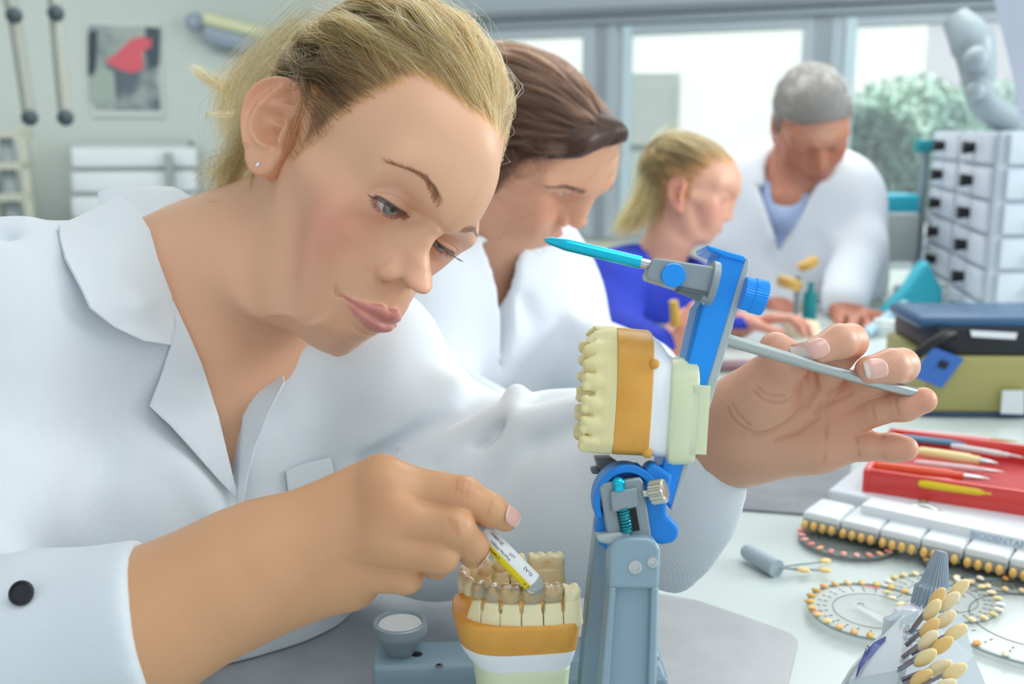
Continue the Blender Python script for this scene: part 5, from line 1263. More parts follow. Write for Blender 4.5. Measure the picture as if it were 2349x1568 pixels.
# a full roll of hair above the forehead and a cap beneath
def mcap(p):
    d = head_sdf(p, MM, False); hl = hairline(p, MM)
    v = 3.5+7*sstep(45, 105, p[:, 2])*(.4+.6*sstep(-70, 60, p[:, 1])); c = np.maximum(d-v, -hl+2)
    c = smin(c, chain(p, [(-46, 60, 80), (0, 84, 91), (40, 72, 84), (58, 44, 68)], (9, 12, 11, 8), 8), 16)
    return c.astype(f32)+f32(.35)*np.sin(p[:, 0]*.35+p[:, 2]*.25+vnoise(p, .05, 2)*3)
V, F = sdf_mesh(mcap, (-100, -130, -70), (100, 125, 160), 2.2, lip=1.6); X = MP.w(mdf(V))
n_ = vnoise((V*np.array([.25, .03, .25])).astype(f32), 1, 6); cc = np.array(srgb('42291f'))*(1+.45*n_[:, None]); mesh_obj('hair_volume', X, F, mat('hair_brown', '42291f', .42, attr=True, spec=.4), man, cols=cc)
bp = [MP.w(x) for x in mdf(np.concatenate(brow(MM, 1, r2_, 260, wd=8, ln=9)+brow(MM, -1, r2_, 260, wd=8, ln=9))).reshape(-1, 5, 3)]
strands('eyebrows', bp, np.full(len(bp), .0002), np.tile(np.array(srgb('3c2a22')), (len(bp), 1)), man)
# the woman in blue ------------------------------------------
BP = Pose([[-.1859, .9546, .2327], [-.9795, -.1986, .0324], [.0772, -.2219, .972]], [.360, 2.2172, 1.003])
BM = dict(skin='e2ab92', blush='dc8a7c', lid_u=-1, lid_l=2.0, hand='e0a08c')
BM['hy'] = (80, 82, 80, 70, 56, 44, 20, 0, 30, 34, 0, -25, -45)
B_LM = [((0, 112, -14), (1682, 499)), ((0, 88, 60), (1700, 402)), ((0, 90, -80), (1634, 552)), ((25, 83, -46), (1650, 529)), ((31, 82, 10), (1667, 458)), ((48, 12, -60), (1580, 535)), ((0, 88, 16), (1682, 462))]
def blue_top(p):
    C = P(1475, 760, 2.80); A = P(1400, 665, 2.62); B = P(1585, 660, 2.95)
    d = ell(p, C, (.20, .14, .19)); d = smin(d, chain(p, [A, (A+B)/2+np.array([0, 0, .015]), B], (.070, .058, .058)), .05)
    d = smin(d, chain(p, [A, P(1400, 770, 2.5), P(1500, 800, 2.35)], (.068, .058, .045), .02), .03); d = smin(d, chain(p, [B, P(1640, 760, 2.75), P(1700, 770, 2.6)], (.056, .05, .042), .02), .03)
    d = fold(d, p, [P(1440, 590, 2.6), P(1470, 680, 2.6), P(1450, 740, 2.6)], .02, -.012); d = fold(d, p, [P(1360, 640, 2.5), P(1400, 700, 2.5), P(1460, 720, 2.5)], .02, .008)
    d = d+f32(.003)*vnoise(p, 11, 4)
    d = smax(d, -chain(p, [BP.w((0, -10, -20)), P(1540, 560, 2.74), P(1530, 610, 2.72)], (.060, .058, .060), .01), .008); return np.maximum(d, f32(TZ+.004)-p[:, 2])
bH = P(1600, 742, 2.30)
def bh1(p): W = P(1535, 790, 2.36); d = small_hand(p, W, P(1600, 730, 2.33)-W, RGT+FWD*.3, .95, .75, -1); return smin(d, chain(p, [W, P(1480, 810, 2.4)], (.026, .034)), .02)
def bh2(p): W = P(1695, 745, 2.62); d = small_hand(p, W, P(1780, 730, 2.58)-W, -UPV, .95, .6, 1); return smin(d, chain(p, [W, P(1640, 765, 2.7)], (.026, .034)), .02)
def bb(fn_pts, r=.14): q = np.array(fn_pts); return (q.min(0)-r, q.max(0)+r)
g1 = bb([P(1535, 790, 2.36), P(1600, 730, 2.33)]); g2 = bb([P(1695, 745, 2.62), P(1780, 730, 2.58)])
blue, bdf = person('fair-haired woman in a royal blue top with a ponytail, seen in profile', BP, BM, B_LM, [(BP.w((0, -15, -25)), 48), (P(1535, 550, 2.76), 47), (P(1500, 620, 2.78), 60)], [(bh1, *g1, .004), (bh2, *g2, .004)], blue_top, ((-.1, 1.7, TZ-.01), (.85, 2.75, 1.2)), .008, 2.4, (mat('royal_blue_cotton', '1c35b4', .75), 'top'), base=P(1470, 900, 2.8))
mhair('hair', BP, BM, bdf, 8000, lambda r: np.tile(np.array([0., -92, 70]), (len(r), 1)), r2_, ('7a5c34', '9a7a40', '4c3620', 'b89650'), blue, lift=5, wave=2, base=2, stop=.95, spread=5, rad=.0004)
lk = []
for g in (L3((1560, 330, 2.80), (1530, 340, 2.78), (1495, 385, 2.74), (1472, 450, 2.72), (1440, 505, 2.70), (1418, 532, 2.70)), L3((1560, 335, 2.80), (1525, 365, 2.76), (1500, 430, 2.72), (1480, 480, 2.70), (1450, 522, 2.70)), L3((1560, 340, 2.8), (1528, 400, 2.74), (1512, 450, 2.72), (1495, 505, 2.72))):
    lk += lock(g, 420, r2_, 30, 24, wav=3)
strands('ponytail', lk, np.full(len(lk), .0005), np.array([srgb(x) for x in ('b08a48', 'c8a45c', '8a6634')])[r2_.integers(0, 3, len(lk))]*r2_.uniform(.7, 1.2, len(lk))[:, None], blue)
b = MB(); b.tube([P(1548, 318, 2.74), P(1562, 330, 2.72), P(1556, 345, 2.73)], .006, 10, sub=4); b.build('hair_clip', mat('dark_clip', '4a4038', .3), blue)
b = MB(); b.cyl(P(1550, 745, 2.33), P(1545, 690, 2.31), .010, .008); b.build('pencil_cap', mat('mustard', 'd2a84a', .5), None); bpy.data.objects['pencil_cap'].name = 'brush'; tag(bpy.data.objects['brush'], 'mustard handled brush held up in the hand of the woman in blue', 'brush')
# the grey-haired man ------------------------------------------
OP = Pose([[-.9942, .0241, -.1048], [.0449, -.7928, -.6078], [-.0977, -.609, .7872]], [.5987, 2.1431, 1.1393])
OM = dict(skin='c98468', blush='b8644e', jaw=1.12, brow=3, nose=3, chinw=3, lid_u=-1.5, lid_l=1.8, hand='b9755c', lipc='b06a5c', stubble='b09080', stubw=.3)
OM['hy'] = (76, 74, 66, 66, 56, 40, 10, 4, 30, 34, 0, -25, -45)
def old_coat(p):
    C = P(1815, 640, 2.80); A = P(1695, 420, 2.78); B = P(1925, 430, 2.74)
    d = ell(p, C, (.205, .14, .24)); d = smin(d, ell(p, P(1815, 500, 2.78), (.18, .12, .14)), .06); d = smin(d, chain(p, [A, P(1815, 395, 2.82), B], (.068, .075, .068)), .07)
    d = smin(d, chain(p, [B+np.array([.01, 0, -.02]), P(1962, 570, 2.66), P(1935, 690, 2.52)], (.072, .062, .047), .02), .03); d = smin(d, chain(p, [A, P(1680, 570, 2.75), P(1800, 720, 2.66)], (.070, .062, .045), .02), .03)
    for pts, w, a in (([(1740, 400, 2.6), (1770, 500, 2.6), (1780, 560, 2.6)], .02, .012), ([(1890, 400, 2.6), (1850, 470, 2.6), (1800, 540, 2.6)], .02, .012), ([(1880, 560, 2.6), (1900, 640, 2.6), (1880, 700, 2.55)], .02, -.014), ([(1960, 480, 2.6), (1930, 520, 2.6)], .015, -.01), ([(1700, 450, 2.6), (1720, 560, 2.6)], .02, -.01)): d = fold(d, p, [P(*q) for q in pts], w, a)
    d = d+f32(.003)*vnoise(p, 10, 8)
    vq = [P(x, y, 2.6) for x, y in ((1752, 430), (1772, 500), (1792, 585), (1830, 500), (1868, 430))]; v = polydist(p[:, [0, 2]], [(a[0], a[2]) for a in vq]); d = smax(d, -np.maximum(v, p[:, 1]-f32(P(1800, 500, 2.72)[1])), .01)
    d = smax(d, -chain(p, [OP.w((0, 0, -10)), P(1812, 425, 2.68), P(1803, 470, 2.62)], (.066, .056, .036), .01), .008); return np.maximum(d, f32(.789)-p[:, 2])
def oh1(p): W = P(1935, 705, 2.50); d = small_hand(p, W, P(1965, 760, 2.40)-W, -FWD-UPV*.3, 1.0, .7, 1); return smin(d, chain(p, [W, P(1925, 660, 2.54)], (.028, .034)), .02)
def oh2(p): W = P(1800, 720, 2.62); d = small_hand(p, W, P(1850, 745, 2.52)-W, -UPV, 1.0, .6, -1); return smin(d, chain(p, [W, P(1770, 700, 2.66)], (.028, .034)), .02)
g3 = bb([P(1935, 705, 2.5), P(1965, 760, 2.4)]); g4 = bb([P(1800, 720, 2.62), P(1850, 745, 2.52)])
old, odf = person('grey-haired older man in a white coat leaning on the bench and looking down', OP, OM, None, [(OP.w((0, -15, -30)), 56), (P(1815, 410, 2.70), 54), (P(1805, 465, 2.68), 52)], [(oh1, *g3, .004), (oh2, *g4, .004)], old_coat, ((.2, 1.65, TZ-.01), (1.15, 2.6, 1.3)), .008, 2.4, (wc, 'coat'), base=P(1815, 800, 2.8))
V, F = sdf_mesh(lambda p: smax(smin(ell(p, P(1805, 560, 2.76), (.11, .10, .19)), chain(p, [P(1768, 425, 2.68), P(1802, 500, 2.62), P(1852, 430, 2.67)], (.022, .024, .022)), .03), -chain(p, [OP.w((0, 0, -10)), P(1812, 425, 2.68), P(1803, 455, 2.64)], (.058, .052, .03)), .006), (.3, 1.8, .8), (.9, 2.5, 1.25), .006); mesh_obj('shirt', V, F, mat('pale_blue_shirt', 'a9bce0', .8), old)
mhair('hair', OP, OM, odf, 7000, lambda r: np.tile(np.array([0., -95, 40]), (len(r), 1)), r2_, ('8c8a86', 'a8a6a0', '6e6a66', 'c4c2bc'), old, lift=2, wave=1.5, base=3, stop=.22, spread=25, rad=.0005, npt=6, cl=.3)
def ocap(p): return np.maximum(head_sdf(p, OM, False)-5, -hairline(p, OM)+2).astype(f32)
V, F = sdf_mesh(ocap, (-100, -125, -70), (100, 120, 150), 3, lip=1.6); mesh_obj('hair_volume', OP.w(V), F, mat('hair_grey', '85827e', .6), old)

# final standing places: she sits a little nearer, he leans in over the far end of the bench
def place(root, k):
    loc = np.array(root.location); root.scale = (k, k, k); root.location = tuple(CAM+(loc-CAM)*k)
place(blue, .92); place(old, 1.10)
br = bpy.data.objects['brush']; br.scale = (.92,)*3; br.location = tuple(CAM*(1-.92))
# ---------------------------------------------------------------- the room
def quad_wall(name, A, B, z0, z1, m, th=.06, holes=(), lab=None):
    """upright wall from A to B (xy) with rectangular openings (s0, s1, z0, z1) given as distances along it"""
    A = np.array(A, float); B = np.array(B, float); L = np.linalg.norm(B-A); d = (B-A)/L; n = np.array([-d[1], d[0]])
    xs = sorted({0, L, *[h[0] for h in holes], *[h[1] for h in holes]}); zs = sorted({z0, z1, *[h[2] for h in holes], *[h[3] for h in holes]}); b = MB()
    R = np.array([[d[0], n[0], 0], [d[1], n[1], 0], [0, 0, 1]])
    for i in range(len(xs)-1):
        for j in range(len(zs)-1):
            cx, cz = (xs[i]+xs[i+1])/2, (zs[j]+zs[j+1])/2
            if any(h[0] < cx < h[1] and h[2] < cz < h[3] for h in holes): continue
            c = A+d*cx+n*th/2; b.box((c[0], c[1], cz), (xs[i+1]-xs[i], th, zs[j+1]-zs[j]), R)
    o = b.build(name, m, smooth=False); struct(o, lab); return o
def hitw(x, y, A, B):
    """where the sight line through a pixel meets the wall A-B: distance along it, and height"""
    v = FWD+(x-W_PX/2)/FP*RGT+(H_PX/2-y)/FP*UPV; A = np.array(A, float); d = np.array(B, float)-A; L = np.linalg.norm(d); d /= L; n = np.array([-d[1], d[0]])
    t = (n@(A-CAM[:2]))/(n@v[:2]); q = CAM+v*t; return (q[:2]-A)@d, q[2], q
WA, WB = (-.80, 6.22), (3.2, 4.42)              # window wall
LA, LB = (-4.6, 5.3), WA                        # wall on the left
m_wall = mat('wall_paint', 'c6d0ca', .8); m_wall2 = mat('wall_paint_grey', 'b9c6cc', .8)
hz = []
for x0, x1 in ((1060, 1347), (1418, 1852), (1925, 2349)):
    s0 = hitw(x0, 100, WA, WB)[0]; s1 = hitw(x1, 100, WA, WB)[0]; hz.append((s0, s1))
zt = hitw(1500, 58, WA, WB)[1]; zb = hitw(1500, 528, WA, WB)[1]
holes = [(a, b_, zb, zt) for a, b_ in hz]
quad_wall('wall_back', WA, WB, 0, 2.6, m_wall2, .08, holes)
quad_wall('wall_left', LA, LB, 0, 2.6, m_wall, .08)
quad_wall('wall_far_left', (-4.6, -1.2), LA, 0, 2.6, m_wall, .08)
quad_wall('wall_right', WB, (3.3, -.6), 0, 2.6, m_wall2, .08)
b = MB(); b.box((-.6, 2.6, -.03), (8.4, 7.6, .06)); struct(b.build('floor', mat('floor_vinyl', 'a9b0b2', .45, noise=('9aa1a4', 6, .4, .6)), smooth=False))
b = MB(); b.box((-.6, 2.6, 2.63), (8.4, 7.8, .06)); struct(b.build('ceiling', mat('ceiling_white', 'e4e9ea', .8), smooth=False))
m_al = mat('window_aluminium', 'b2bfc6', .45, .2); m_al2 = mat('window_pale', 'c6dbe2', .4, .1); m_glass = mat('window_glass', 'ffffff', .02, alpha=.07)
wd = unit(np.array([*(np.array(WB)-np.array(WA)), 0])); wn = np.array([-wd[1], wd[0], 0]); Rw = np.stack([wd, wn, [0, 0, 1]], 1)
for i, (a, c_) in enumerate(hz):
    w0 = thing('window_%d' % (i+1), None, None, (WA[0]+wd[0]*a, WA[1]+wd[1]*a, zb)); del w0['label']; del w0['category']; w0['kind'] = 'structure'
    b = MB(); mid = lambda s: np.array([WA[0], WA[1], 0])+wd*s+wn*.02
    for s, ww in ((a-.05, .16), (c_+.05, .16)): b.box(mid(s)+np.array([0, 0, (zb+zt)/2]), (ww*.9, .07, zt-zb+.1), Rw)
    for z, hh in ((zb, .07), (zt, .09)): b.box(mid((a+c_)/2)+np.array([0, 0, z]), (c_-a, .07, hh), Rw)
    b.build('window_frame', m_al, w0, bev=.004)
    b = MB(); b.box(mid(a+.055)+np.array([0, 0, (zb+zt)/2])-wn*.03, (.05, .03, zt-zb), Rw); b.build('sash', m_al2, w0, bev=.003)
    b = MB(); b.box(mid((a+c_)/2)+np.array([0, 0, (zb+zt)/2])+wn*.02, (c_-a, .006, zt-zb), Rw); b.build('pane', m_glass, w0)
s_ = hitw(1100, 40, WA, WB)[0]; s2 = hitw(1900, 12, WA, WB)[0]
b = MB(); zz = hitw(1500, 24, WA, WB)[1]; b.box(np.array([WA[0], WA[1], zz])+wd*((s_+s2)/2+.5)-wn*.05, (s2-s_+2.4, .05, .035), Rw); struct(b.build('trim_1', mat('dark_rail', '7d8a90', .5)))
b = MB(); zz2 = hitw(1500, 44, WA, WB)[1]; b.box(np.array([WA[0], WA[1], zz2])+wd*1.9-wn*.03, (3.8, .04, .03), Rw); struct(b.build('trim_2', mat('rail_mid', '98a6ac', .5)))
# outside
b = MB(); b.box((0, 9.6, -.5), (26, 9, .1)); g_ = b.build('ground', mat('outdoor_ground', 'b9bdb4', .9)); g_['kind'] = 'structure'
bl = thing('building', 'pale rendered building seen through the windows', 'building', (-1.5, 9.6, -.45))
q = P(2092, 140, 11.5); bx1 = q[0]; 
b = MB(); b.box(((-7+bx1)/2, 9.7, 2.5), (bx1+7, 1.0, 6)); b.build('wall', mat('pale_render', 'dfe6df', .85), bl, smooth=False)
v0 = hitw(1425, 168, (-7, 9.2), (7, 9.2)); v1 = hitw(1546, 560, (-7, 9.2), (7, 9.2))
b = MB(); b.box(((v0[2][0]+v1[2][0])/2, 9.18, (v0[1]+v1[1])/2), (v1[2][0]-v0[2][0], .06, v0[1]-v1[1])); b.box(((v0[2][0]+v1[2][0])/2-.02, 9.14, v0[1]-.35), ((v1[2][0]-v0[2][0])*.8, .04, .5)); b.build('shutter', mat('grey_shutter', '98a29c', .7), bl)
r3 = np.random.default_rng(3)
for k, (x, y, d, s) in enumerate(((1985, 405, 8.3, .40), (2078, 350, 9.8, .56), (2190, 400, 11.0, .50), (2235, 350, 13.0, .70))):
    t = thing('tree', ('small blue-green tree beyond the window, leftmost of the row', 'taller bushy tree beyond the window, second from the left', 'round green tree beyond the window, third in the row', 'pale green tree beyond the window, nearest the drawer cabinet')[k], 'tree', P(x, y, d)-np.array([0, 0, 1.1]), group=None)
    c = P(x, y, d); n = 2600; v = r3.normal(size=(n, 3)); v /= np.linalg.norm(v, axis=1)[:, None]; v *= (r3.uniform(.35, 1, n)**.5)[:, None]*s*np.array([1, .8, 1.05]); V = []; F = []
    a_ = r3.normal(size=(n, 3)); a_ /= np.linalg.norm(a_, axis=1)[:, None]; b_ = np.cross(a_, r3.normal(size=(n, 3))); b_ /= np.linalg.norm(b_, axis=1)[:, None]; sz = .045
    V = np.stack([c+v-a_*sz, c+v+b_*sz*.5, c+v+a_*sz, c+v-b_*sz*.5], 1).reshape(-1, 3); F = np.arange(4*n).reshape(n, 4)
    mesh_obj('foliage', V, F, mat('leaf_%d' % (k % 2), ('a0c8b8', 'b4d4c0')[k % 2], .6, noise=('86aca4', 3, .35, .65)), t, smooth=False)
    b = MB(); b.tube([c-np.array([0, 0, 1.5]), c-np.array([.02, 0, .3]), c+np.array([.03, 0, .2])], [.05, .04, .02], 8); b.build('trunk', mat('bark', '6b6258', .9), t)
# poster, lamp, shelving and arms on the left
LD = unit(np.array([LB[0]-LA[0], LB[1]-LA[1], 0])); LN_ = np.array([LD[1], -LD[0], 0]); Rl = np.stack([LD, -LN_, [0, 0, 1]], 1)
def onwall(x, y, off=.0): return hitw(x, y, LA, LB)[2]+LN_*off
def wbox(b, x0, y0, x1, y1, off=.01, th=.02, mi=0, bev=0):
    p0 = onwall(x0, y0); p1 = onwall(x1, y1); c = (p0+p1)/2+LN_*off; w_ = abs((p1-p0)@LD); h_ = abs(p1[2]-p0[2]); return b.box(c, (w_, th, h_), Rl, mi, bev)
po = thing('poster', 'grey abstract poster with a red shape, on the left wall', 'poster', onwall(285, 160, .02))
b = MB(); wbox(b, 196, 50, 378, 268, .012, .012); b.build('backing', mat('poster_white', 'cdd6d4', .6), po)
m = mat('poster_print', '5d6a74', .6, noise=('a4b2ac', 5.5, .42, .6)); b = MB(); wbox(b, 203, 58, 370, 254, .02, .006); b.build('print', m, po)
for nm, poly, cl, oo in (('red_shape', [(240, 140), (262, 128), (280, 112), (300, 92), (325, 84), (350, 92), (346, 110), (328, 118), (330, 160), (300, 168), (268, 156)], 'd9616e', .0245), ('dark_shape', [(203, 75), (226, 70), (222, 150), (212, 180), (203, 170)], '3a4650', .0245), ('pale_shape', [(205, 185), (232, 150), (262, 165), (268, 235), (208, 238)], '9fb0a6', .0245), ('dark_shape', [(335, 62), (368, 66), (366, 150), (345, 160), (332, 120)], '46545e', .0242)):
    pts = [onwall(x, y, oo) for x, y in poly]; n = len(pts); mesh_obj(nm, np.array(pts+[q_-LN_*.002 for q_ in pts]), [tuple(range(n)), tuple(range(2*n-1, n-1, -1))]+[(i, (i+1) % n, n+(i+1) % n, n+i) for i in range(n)], mat(nm+cl, cl, .6), po, smooth=False)
wl = thing('wall_lamp', 'long wall lamp with a pale yellow tube above a grey tray', 'lamp', onwall(560, 90, .1))
p0 = onwall(470, 60, .12); p1 = onwall(660, 108, .12); ax_ = unit(p1-p0)
b = MB(); b.cyl(p0+np.array([0, 0, .03]), p1+np.array([0, 0, .03]), .035, n=16); b.build('tube', mat('pale_tube', 'd9dcb4', .4), wl)
b = MB(); b.tube([p0-np.array([0, 0, .05]), p1-np.array([0, 0, .05])], .05, 8); b.ball(p0-ax_*.05, .05, 12); b.build('tray', mat('lamp_tray', '98a6b4', .5), wl)
for k, (pts, lab) in enumerate((([(20, -10), (32, 35), (50, 150), (68, 270)], 'slanting grey support arm hanging at the far left, outer of two'), ([(124, -10), (128, 30), (138, 150), (150, 270)], 'upright grey support arm hanging beside the poster'))):
    t = thing('support_arm', lab, 'arm', P(*pts[-1], 3.6), group='support arms by the left wall')
    tp_ = P(*pts[0], 3.6); b = MB(); b.tube([np.array([tp_[0]-.05, tp_[1], 2.6])]+[P(x, y, 3.6) for x, y in pts], .018, 12); b.build('rod', mat('arm_grey', 'a9ada2', .5), t)
    [MB().ball(P(*q_, 3.58), .023, 12).build('joint', mat('joint_dark', '4c585e', .5), t) for q_ in (pts[1], pts[-1])]
m_cab = mat('cabinet_white', 'd6dfe0', .6); m_cabg = mat('cabinet_grey', 'aab4b2', .6)
for k, (x0, x1, lab) in enumerate(((-60, 50, 'white drawer unit at the far left edge behind the support arms'), (185, 470, 'wide white drawer unit below the poster'))):
    t = thing('drawer_unit', lab, 'drawer unit', onwall((x0+x1)/2, 420, .2), group='white drawer units along the left wall')
    b = MB(); y0 = 305 if k == 0 else 322; wbox(b, x0, y0, x1, 780, .22, .40, bev=.01); b.build('body', m_cabg, t)
    yy = y0+14
    for j in range(7):
        b = MB(); wbox(b, x0+8, yy, x1-8, yy+40, .435, .02, bev=.005); b.build('drawer', m_cab, t); yy += 52
t = thing('glass_rack', 'tall grey rack with square compartments under the support arms', 'rack', onwall(100, 420, .3))
b = MB(); wbox(b, 48, 295, 62, 760, .66, .05); wbox(b, 120, 295, 142, 760, .66, .05)
for y in range(300, 760, 64): wbox(b, 55, y, 130, y+14, .66, .05)
b.build('frame', mat('rack_beige', 'b4b8a8', .6), t)
b = MB(); wbox(b, 58, 300, 125, 760, .62, .03); b.build('back_panel', mat('rack_back', '98a3a6', .6), t)
b = MB(); wbox(b, 392, 345, 416, 430, .5, .04, bev=.01); tag(b.build('bottle', mat('bottle_grey', '94a09a', .5)), 'slim grey bottle standing in front of the white drawers', 'bottle')
cl_ = thing('column', None, None, (0, 0, 0)); bpy.data.objects.remove(cl_)
# beige service panel below the windows
b = MB(); a0 = hitw(1325, 540, WA, WB); a1 = hitw(1430, 640, WA, WB); b.box((a0[2]+a1[2])/2*np.array([1, 1, 0])+np.array([0, 0, zb-.25])-wn*.04, (2.2, .05, .36), Rw); struct(b.build('trim_3', mat('sill_beige', 'cfd0b8', .7)))
# ---------------------------------------------------------------- bench and what lies on it
bench = thing('bench', 'long white laboratory bench with rounded steel plates let into it', 'bench', (.6, 1.6, 0))
poly = [(-.62, -.05), (-.55, .62), (-.22, 1.30), (.10, 1.92), (.30, 2.30), (.86, 2.30), (.86, 2.95), (2.7, 2.95), (2.7, -.05)]
b = MB(); b.prism(poly, (0, 0, TZ-.04), (1, 0, 0), (0, 1, 0), (0, 0, 1), .04); b.build('worktop', mat('white_laminate', 'c8d3d1', .28, coat=.15), bench, smooth=False)
for x, y in ((-.35, .3), (2.5, .2), (2.5, 2.7), (1.0, 2.8), (.6, .2)):
    b = MB(); b.box((x, y, (TZ-.04)/2), (.06, .06, TZ-.04)); b.build('leg', M_gy, bench)
def plate(pts, name, z=.0016, mm=None):
    A = [PT(x, y, TZ+z) for x, y in pts]; o = A[0]
    b = MB(); n = len(A); V_ = np.array(A+[a-np.array([0, 0, z+.001]) for a in A]); b.add(V_, [tuple(range(n)), tuple(range(2*n-1, n-1, -1))]+[(i, n+i, n+(i+1) % n, (i+1) % n) for i in range(n)]); return b.build(name, mm, bench, smooth=False)
steel = mat('satin_steel', 'a8abae', .36, .35, noise=('9ea1a4', 30, .35, .7), bump=(180, .05, .0005))
plate([(300, 1900), (300, 1330), (900, 1290), (1340, 1330), (1600, 1376), (1700, 1410), (1790, 1442), (1815, 1453), (1829, 1466), (1830, 1478), (1822, 1510), (1775, 1700), (1700, 1960)], 'steel_plate', .0016, steel)
sp2 = plate([(1215, 880), (1500, 870), (1960, 1010), (1950, 1080), (1925, 1140), (1900, 1178), (1840, 1176), (1622, 1160), (1400, 1120)], 'steel_plate', .003, mat('steel_dull', '8e9297', .4, .35, noise=('7e8287', 12, .4, .6)))
def tooth_tab(b, c, ax, up_, L=.0095, w=.0042, mi=0):
    """an almond tooth sample lying along ax"""
    A = np.stack([unit(ax), np.cross(unit(up_), unit(ax)), unit(up_)], 1); b.ball(c, (L*.5, w, w*.6), 14, mi, A); return b
TOP = np.array([0, 0, 1.])
m_disc = mat('clear_acrylic', 'eef3f0', .08, alpha=.32); m_discg = mat('smoked_acrylic', '8c9694', .15, alpha=.55)
TCOL = ['e3b45c', 'e8c27c', 'ecd29a', 'd6ac50', 'f0dcae', 'e6a858']
def shade_disc(label, cx, cy, r, teeth, disc, cols, rot=0, a0=0, a1=360, prints=True, dz=0.0):
    c = PT(cx, cy, TZ+.004+dz); t = thing('shade_disc', label, 'shade guide', c-np.array([0, 0, .004+dz]), group=None)
    b = MB(); b.lathe([(0, 0), (r, 0), (r, .0014), (r*.86, .0016), (0, .0016)], c-np.array([0, 0, .001]), TOP, 72); b.build('disc', disc, t)
    b = MB(); b.lathe([(r*.99, -.001), (r*1.0, .0012), (r*.965, .0012), (r*.96, -.0008), (r*.99, -.001)], c+np.array([0, 0, .0005]), TOP, 72, caps=False); b.build('rim', mat('acrylic_rim', '9fb0b4', .15, alpha=.7), t)
    for i in range(teeth):
        a = math.radians(a0+(a1-a0)*(i+.5)/teeth+rot); dr = np.array([math.cos(a), math.sin(a), 0]); b = MB(); tooth_tab(b, c+dr*(r*.955)+TOP*.0030, dr, TOP, .0085, .0029)
        b.build('tooth', mat('shade_'+cols[i % len(cols)], cols[i % len(cols)], .3, sss=.2, ssss=.003, coat=.4), t)
    if prints:
        b = MB()
        for i in range(teeth):
            a = math.radians(a0+(a1-a0)*(i+.5)/teeth+rot); dr = np.array([math.cos(a), math.sin(a), 0]); sd = np.array([-dr[1], dr[0], 0])
            for k in (0, 1): b.box(c+dr*r*(.82-.09*k)+TOP*.0009, (.0030, .0009, .0002), np.stack([dr, sd, TOP], 1))
        b.build('printing', ink, t)
        b = MB(); b.lathe([(r*.60, 0), (r*.61, 0), (r*.61, .0002), (r*.60, .0002), (r*.60, 0)], c+TOP*.0008, TOP, 60, caps=False); b.build('printed_ring', ink, t)
    return t, c
YC = ['d9a63c', 'dcae4a', 'e4b858', 'e9bf62', 'edc777', 'eed08a', 'e8b870', 'e0a860']
t1, c1 = shade_disc('clear round shade guide with golden teeth on its rim, beside the ribbed cone cap', 2003, 1402, .0515, 26, m_disc, YC, 20, 0, 360, True, .003)
t2, c2 = shade_disc('clear round shade guide with pale cream teeth, behind the cone cap', 2160, 1372, .046, 24, m_disc, ['efe2b4', 'ecdca4', 'e6d08e', 'f2ecd8', 'eef0ee', 'e8d898'], 0)
t3, c3 = shade_disc('dark shade disc with small pink teeth under the white shade rack', 1945, 1238, .045, 24, m_discg, ['e98a84', 'eda096', 'f0b0a4', 'e8847c', 'e8a878'], 0)
t4, c4 = shade_disc('large clear shade guide with few orange teeth at the right edge', 2375, 1425, .080, 22, m_disc, ['e8a850', 'f0e4c8', 'f2ead8', 'ecb45c'], 8, dz=.0)
t5, c5 = shade_disc('smoked shade disc tucked under the right half of the white shade rack', 2290, 1292, .066, 30, m_discg, ['dfc28a', 'e8d2a0', 'd8b878'], 4)
for c_, s_, sz, rot in ((c1, 'Dentine', .0085, -.9), (c2, 'Opaque', .006, .5)):
    xd = np.array([math.cos(rot), math.sin(rot), 0]); text('lettering', s_, c_+TOP*.0014-xd*.015, xd, np.array([-xd[1], xd[0], 0]), sz, ink, t1 if s_ == 'Dentine' else t2, .0001)
redp = mat('red_print', 'e0606a', .5)
for k, (px, py, w_) in enumerate(((2000, 1345, .012), (2042, 1415, .014), (1875, 1402, .008))):
    b = MB(); b.box(PT(px, py, TZ+.0092), (w_, .0022, .0002), np.array(Matrix.Rotation(-.3, 3, 'Z'))); b.build('red_lettering', redp, t1)
# clear fan lying over the disc
b = MB(); fp = [(0, 0), (.045, .004), (.048, .012), (.040, .020), (.010, .012)]; o_ = PT(1948, 1385, TZ+.0105); xd = unit(PT(2080, 1440, TZ)-PT(1948, 1350, TZ)); b.prism(fp, o_, xd, np.cross(TOP, xd), TOP, .0012); tag(b.build('plastic_pointer', m_disc), 'clear plastic pointer lying across the golden shade disc', 'pointer')
# long white rack of sample teeth
t = thing('shade_rack', 'long white rack with rows of four yellow teeth in each compartment', 'shade guide', PT(2090, 1240))
RA = PT(1838, 1200, TZ+.012); RBv = PT(2420, 1335, TZ+.012); rd = unit(RBv-RA); rn = np.cross(TOP, rd); Rr = np.stack([rd, rn, TOP], 1)
Lr = np.linalg.norm(RBv-RA); m_rack = mat('rack_white', 'e6ebee', .35, coat=.2)
nb_ = 6; segL = Lr/nb_
for i in range(nb_):
    c = RA+rd*segL*(i+.5)+rn*.024+TOP*.006; b = MB(); b.box(c, (segL*.965, .048, .014), Rr, bev=.003); b.build('compartment', m_rack, t)
    b = MB(); b.box(c-rn*.0235-TOP*.004, (segL*.9, .003, .010), Rr); b.build('slot_panel', mat('rack_glass', 'b8c4c6', .15, alpha=.8), t)
    for k in range(4):
        b = MB(); q_ = RA+rd*segL*(i+.14+.235*k)-rn*.004+TOP*.001; b.ball(q_, (.0034, .0044, .0048), 12, 0, Rr); b.build('tooth', mat('shade_rack_tooth', 'ecc06a', .3, sss=.2, ssss=.003, coat=.3), t)
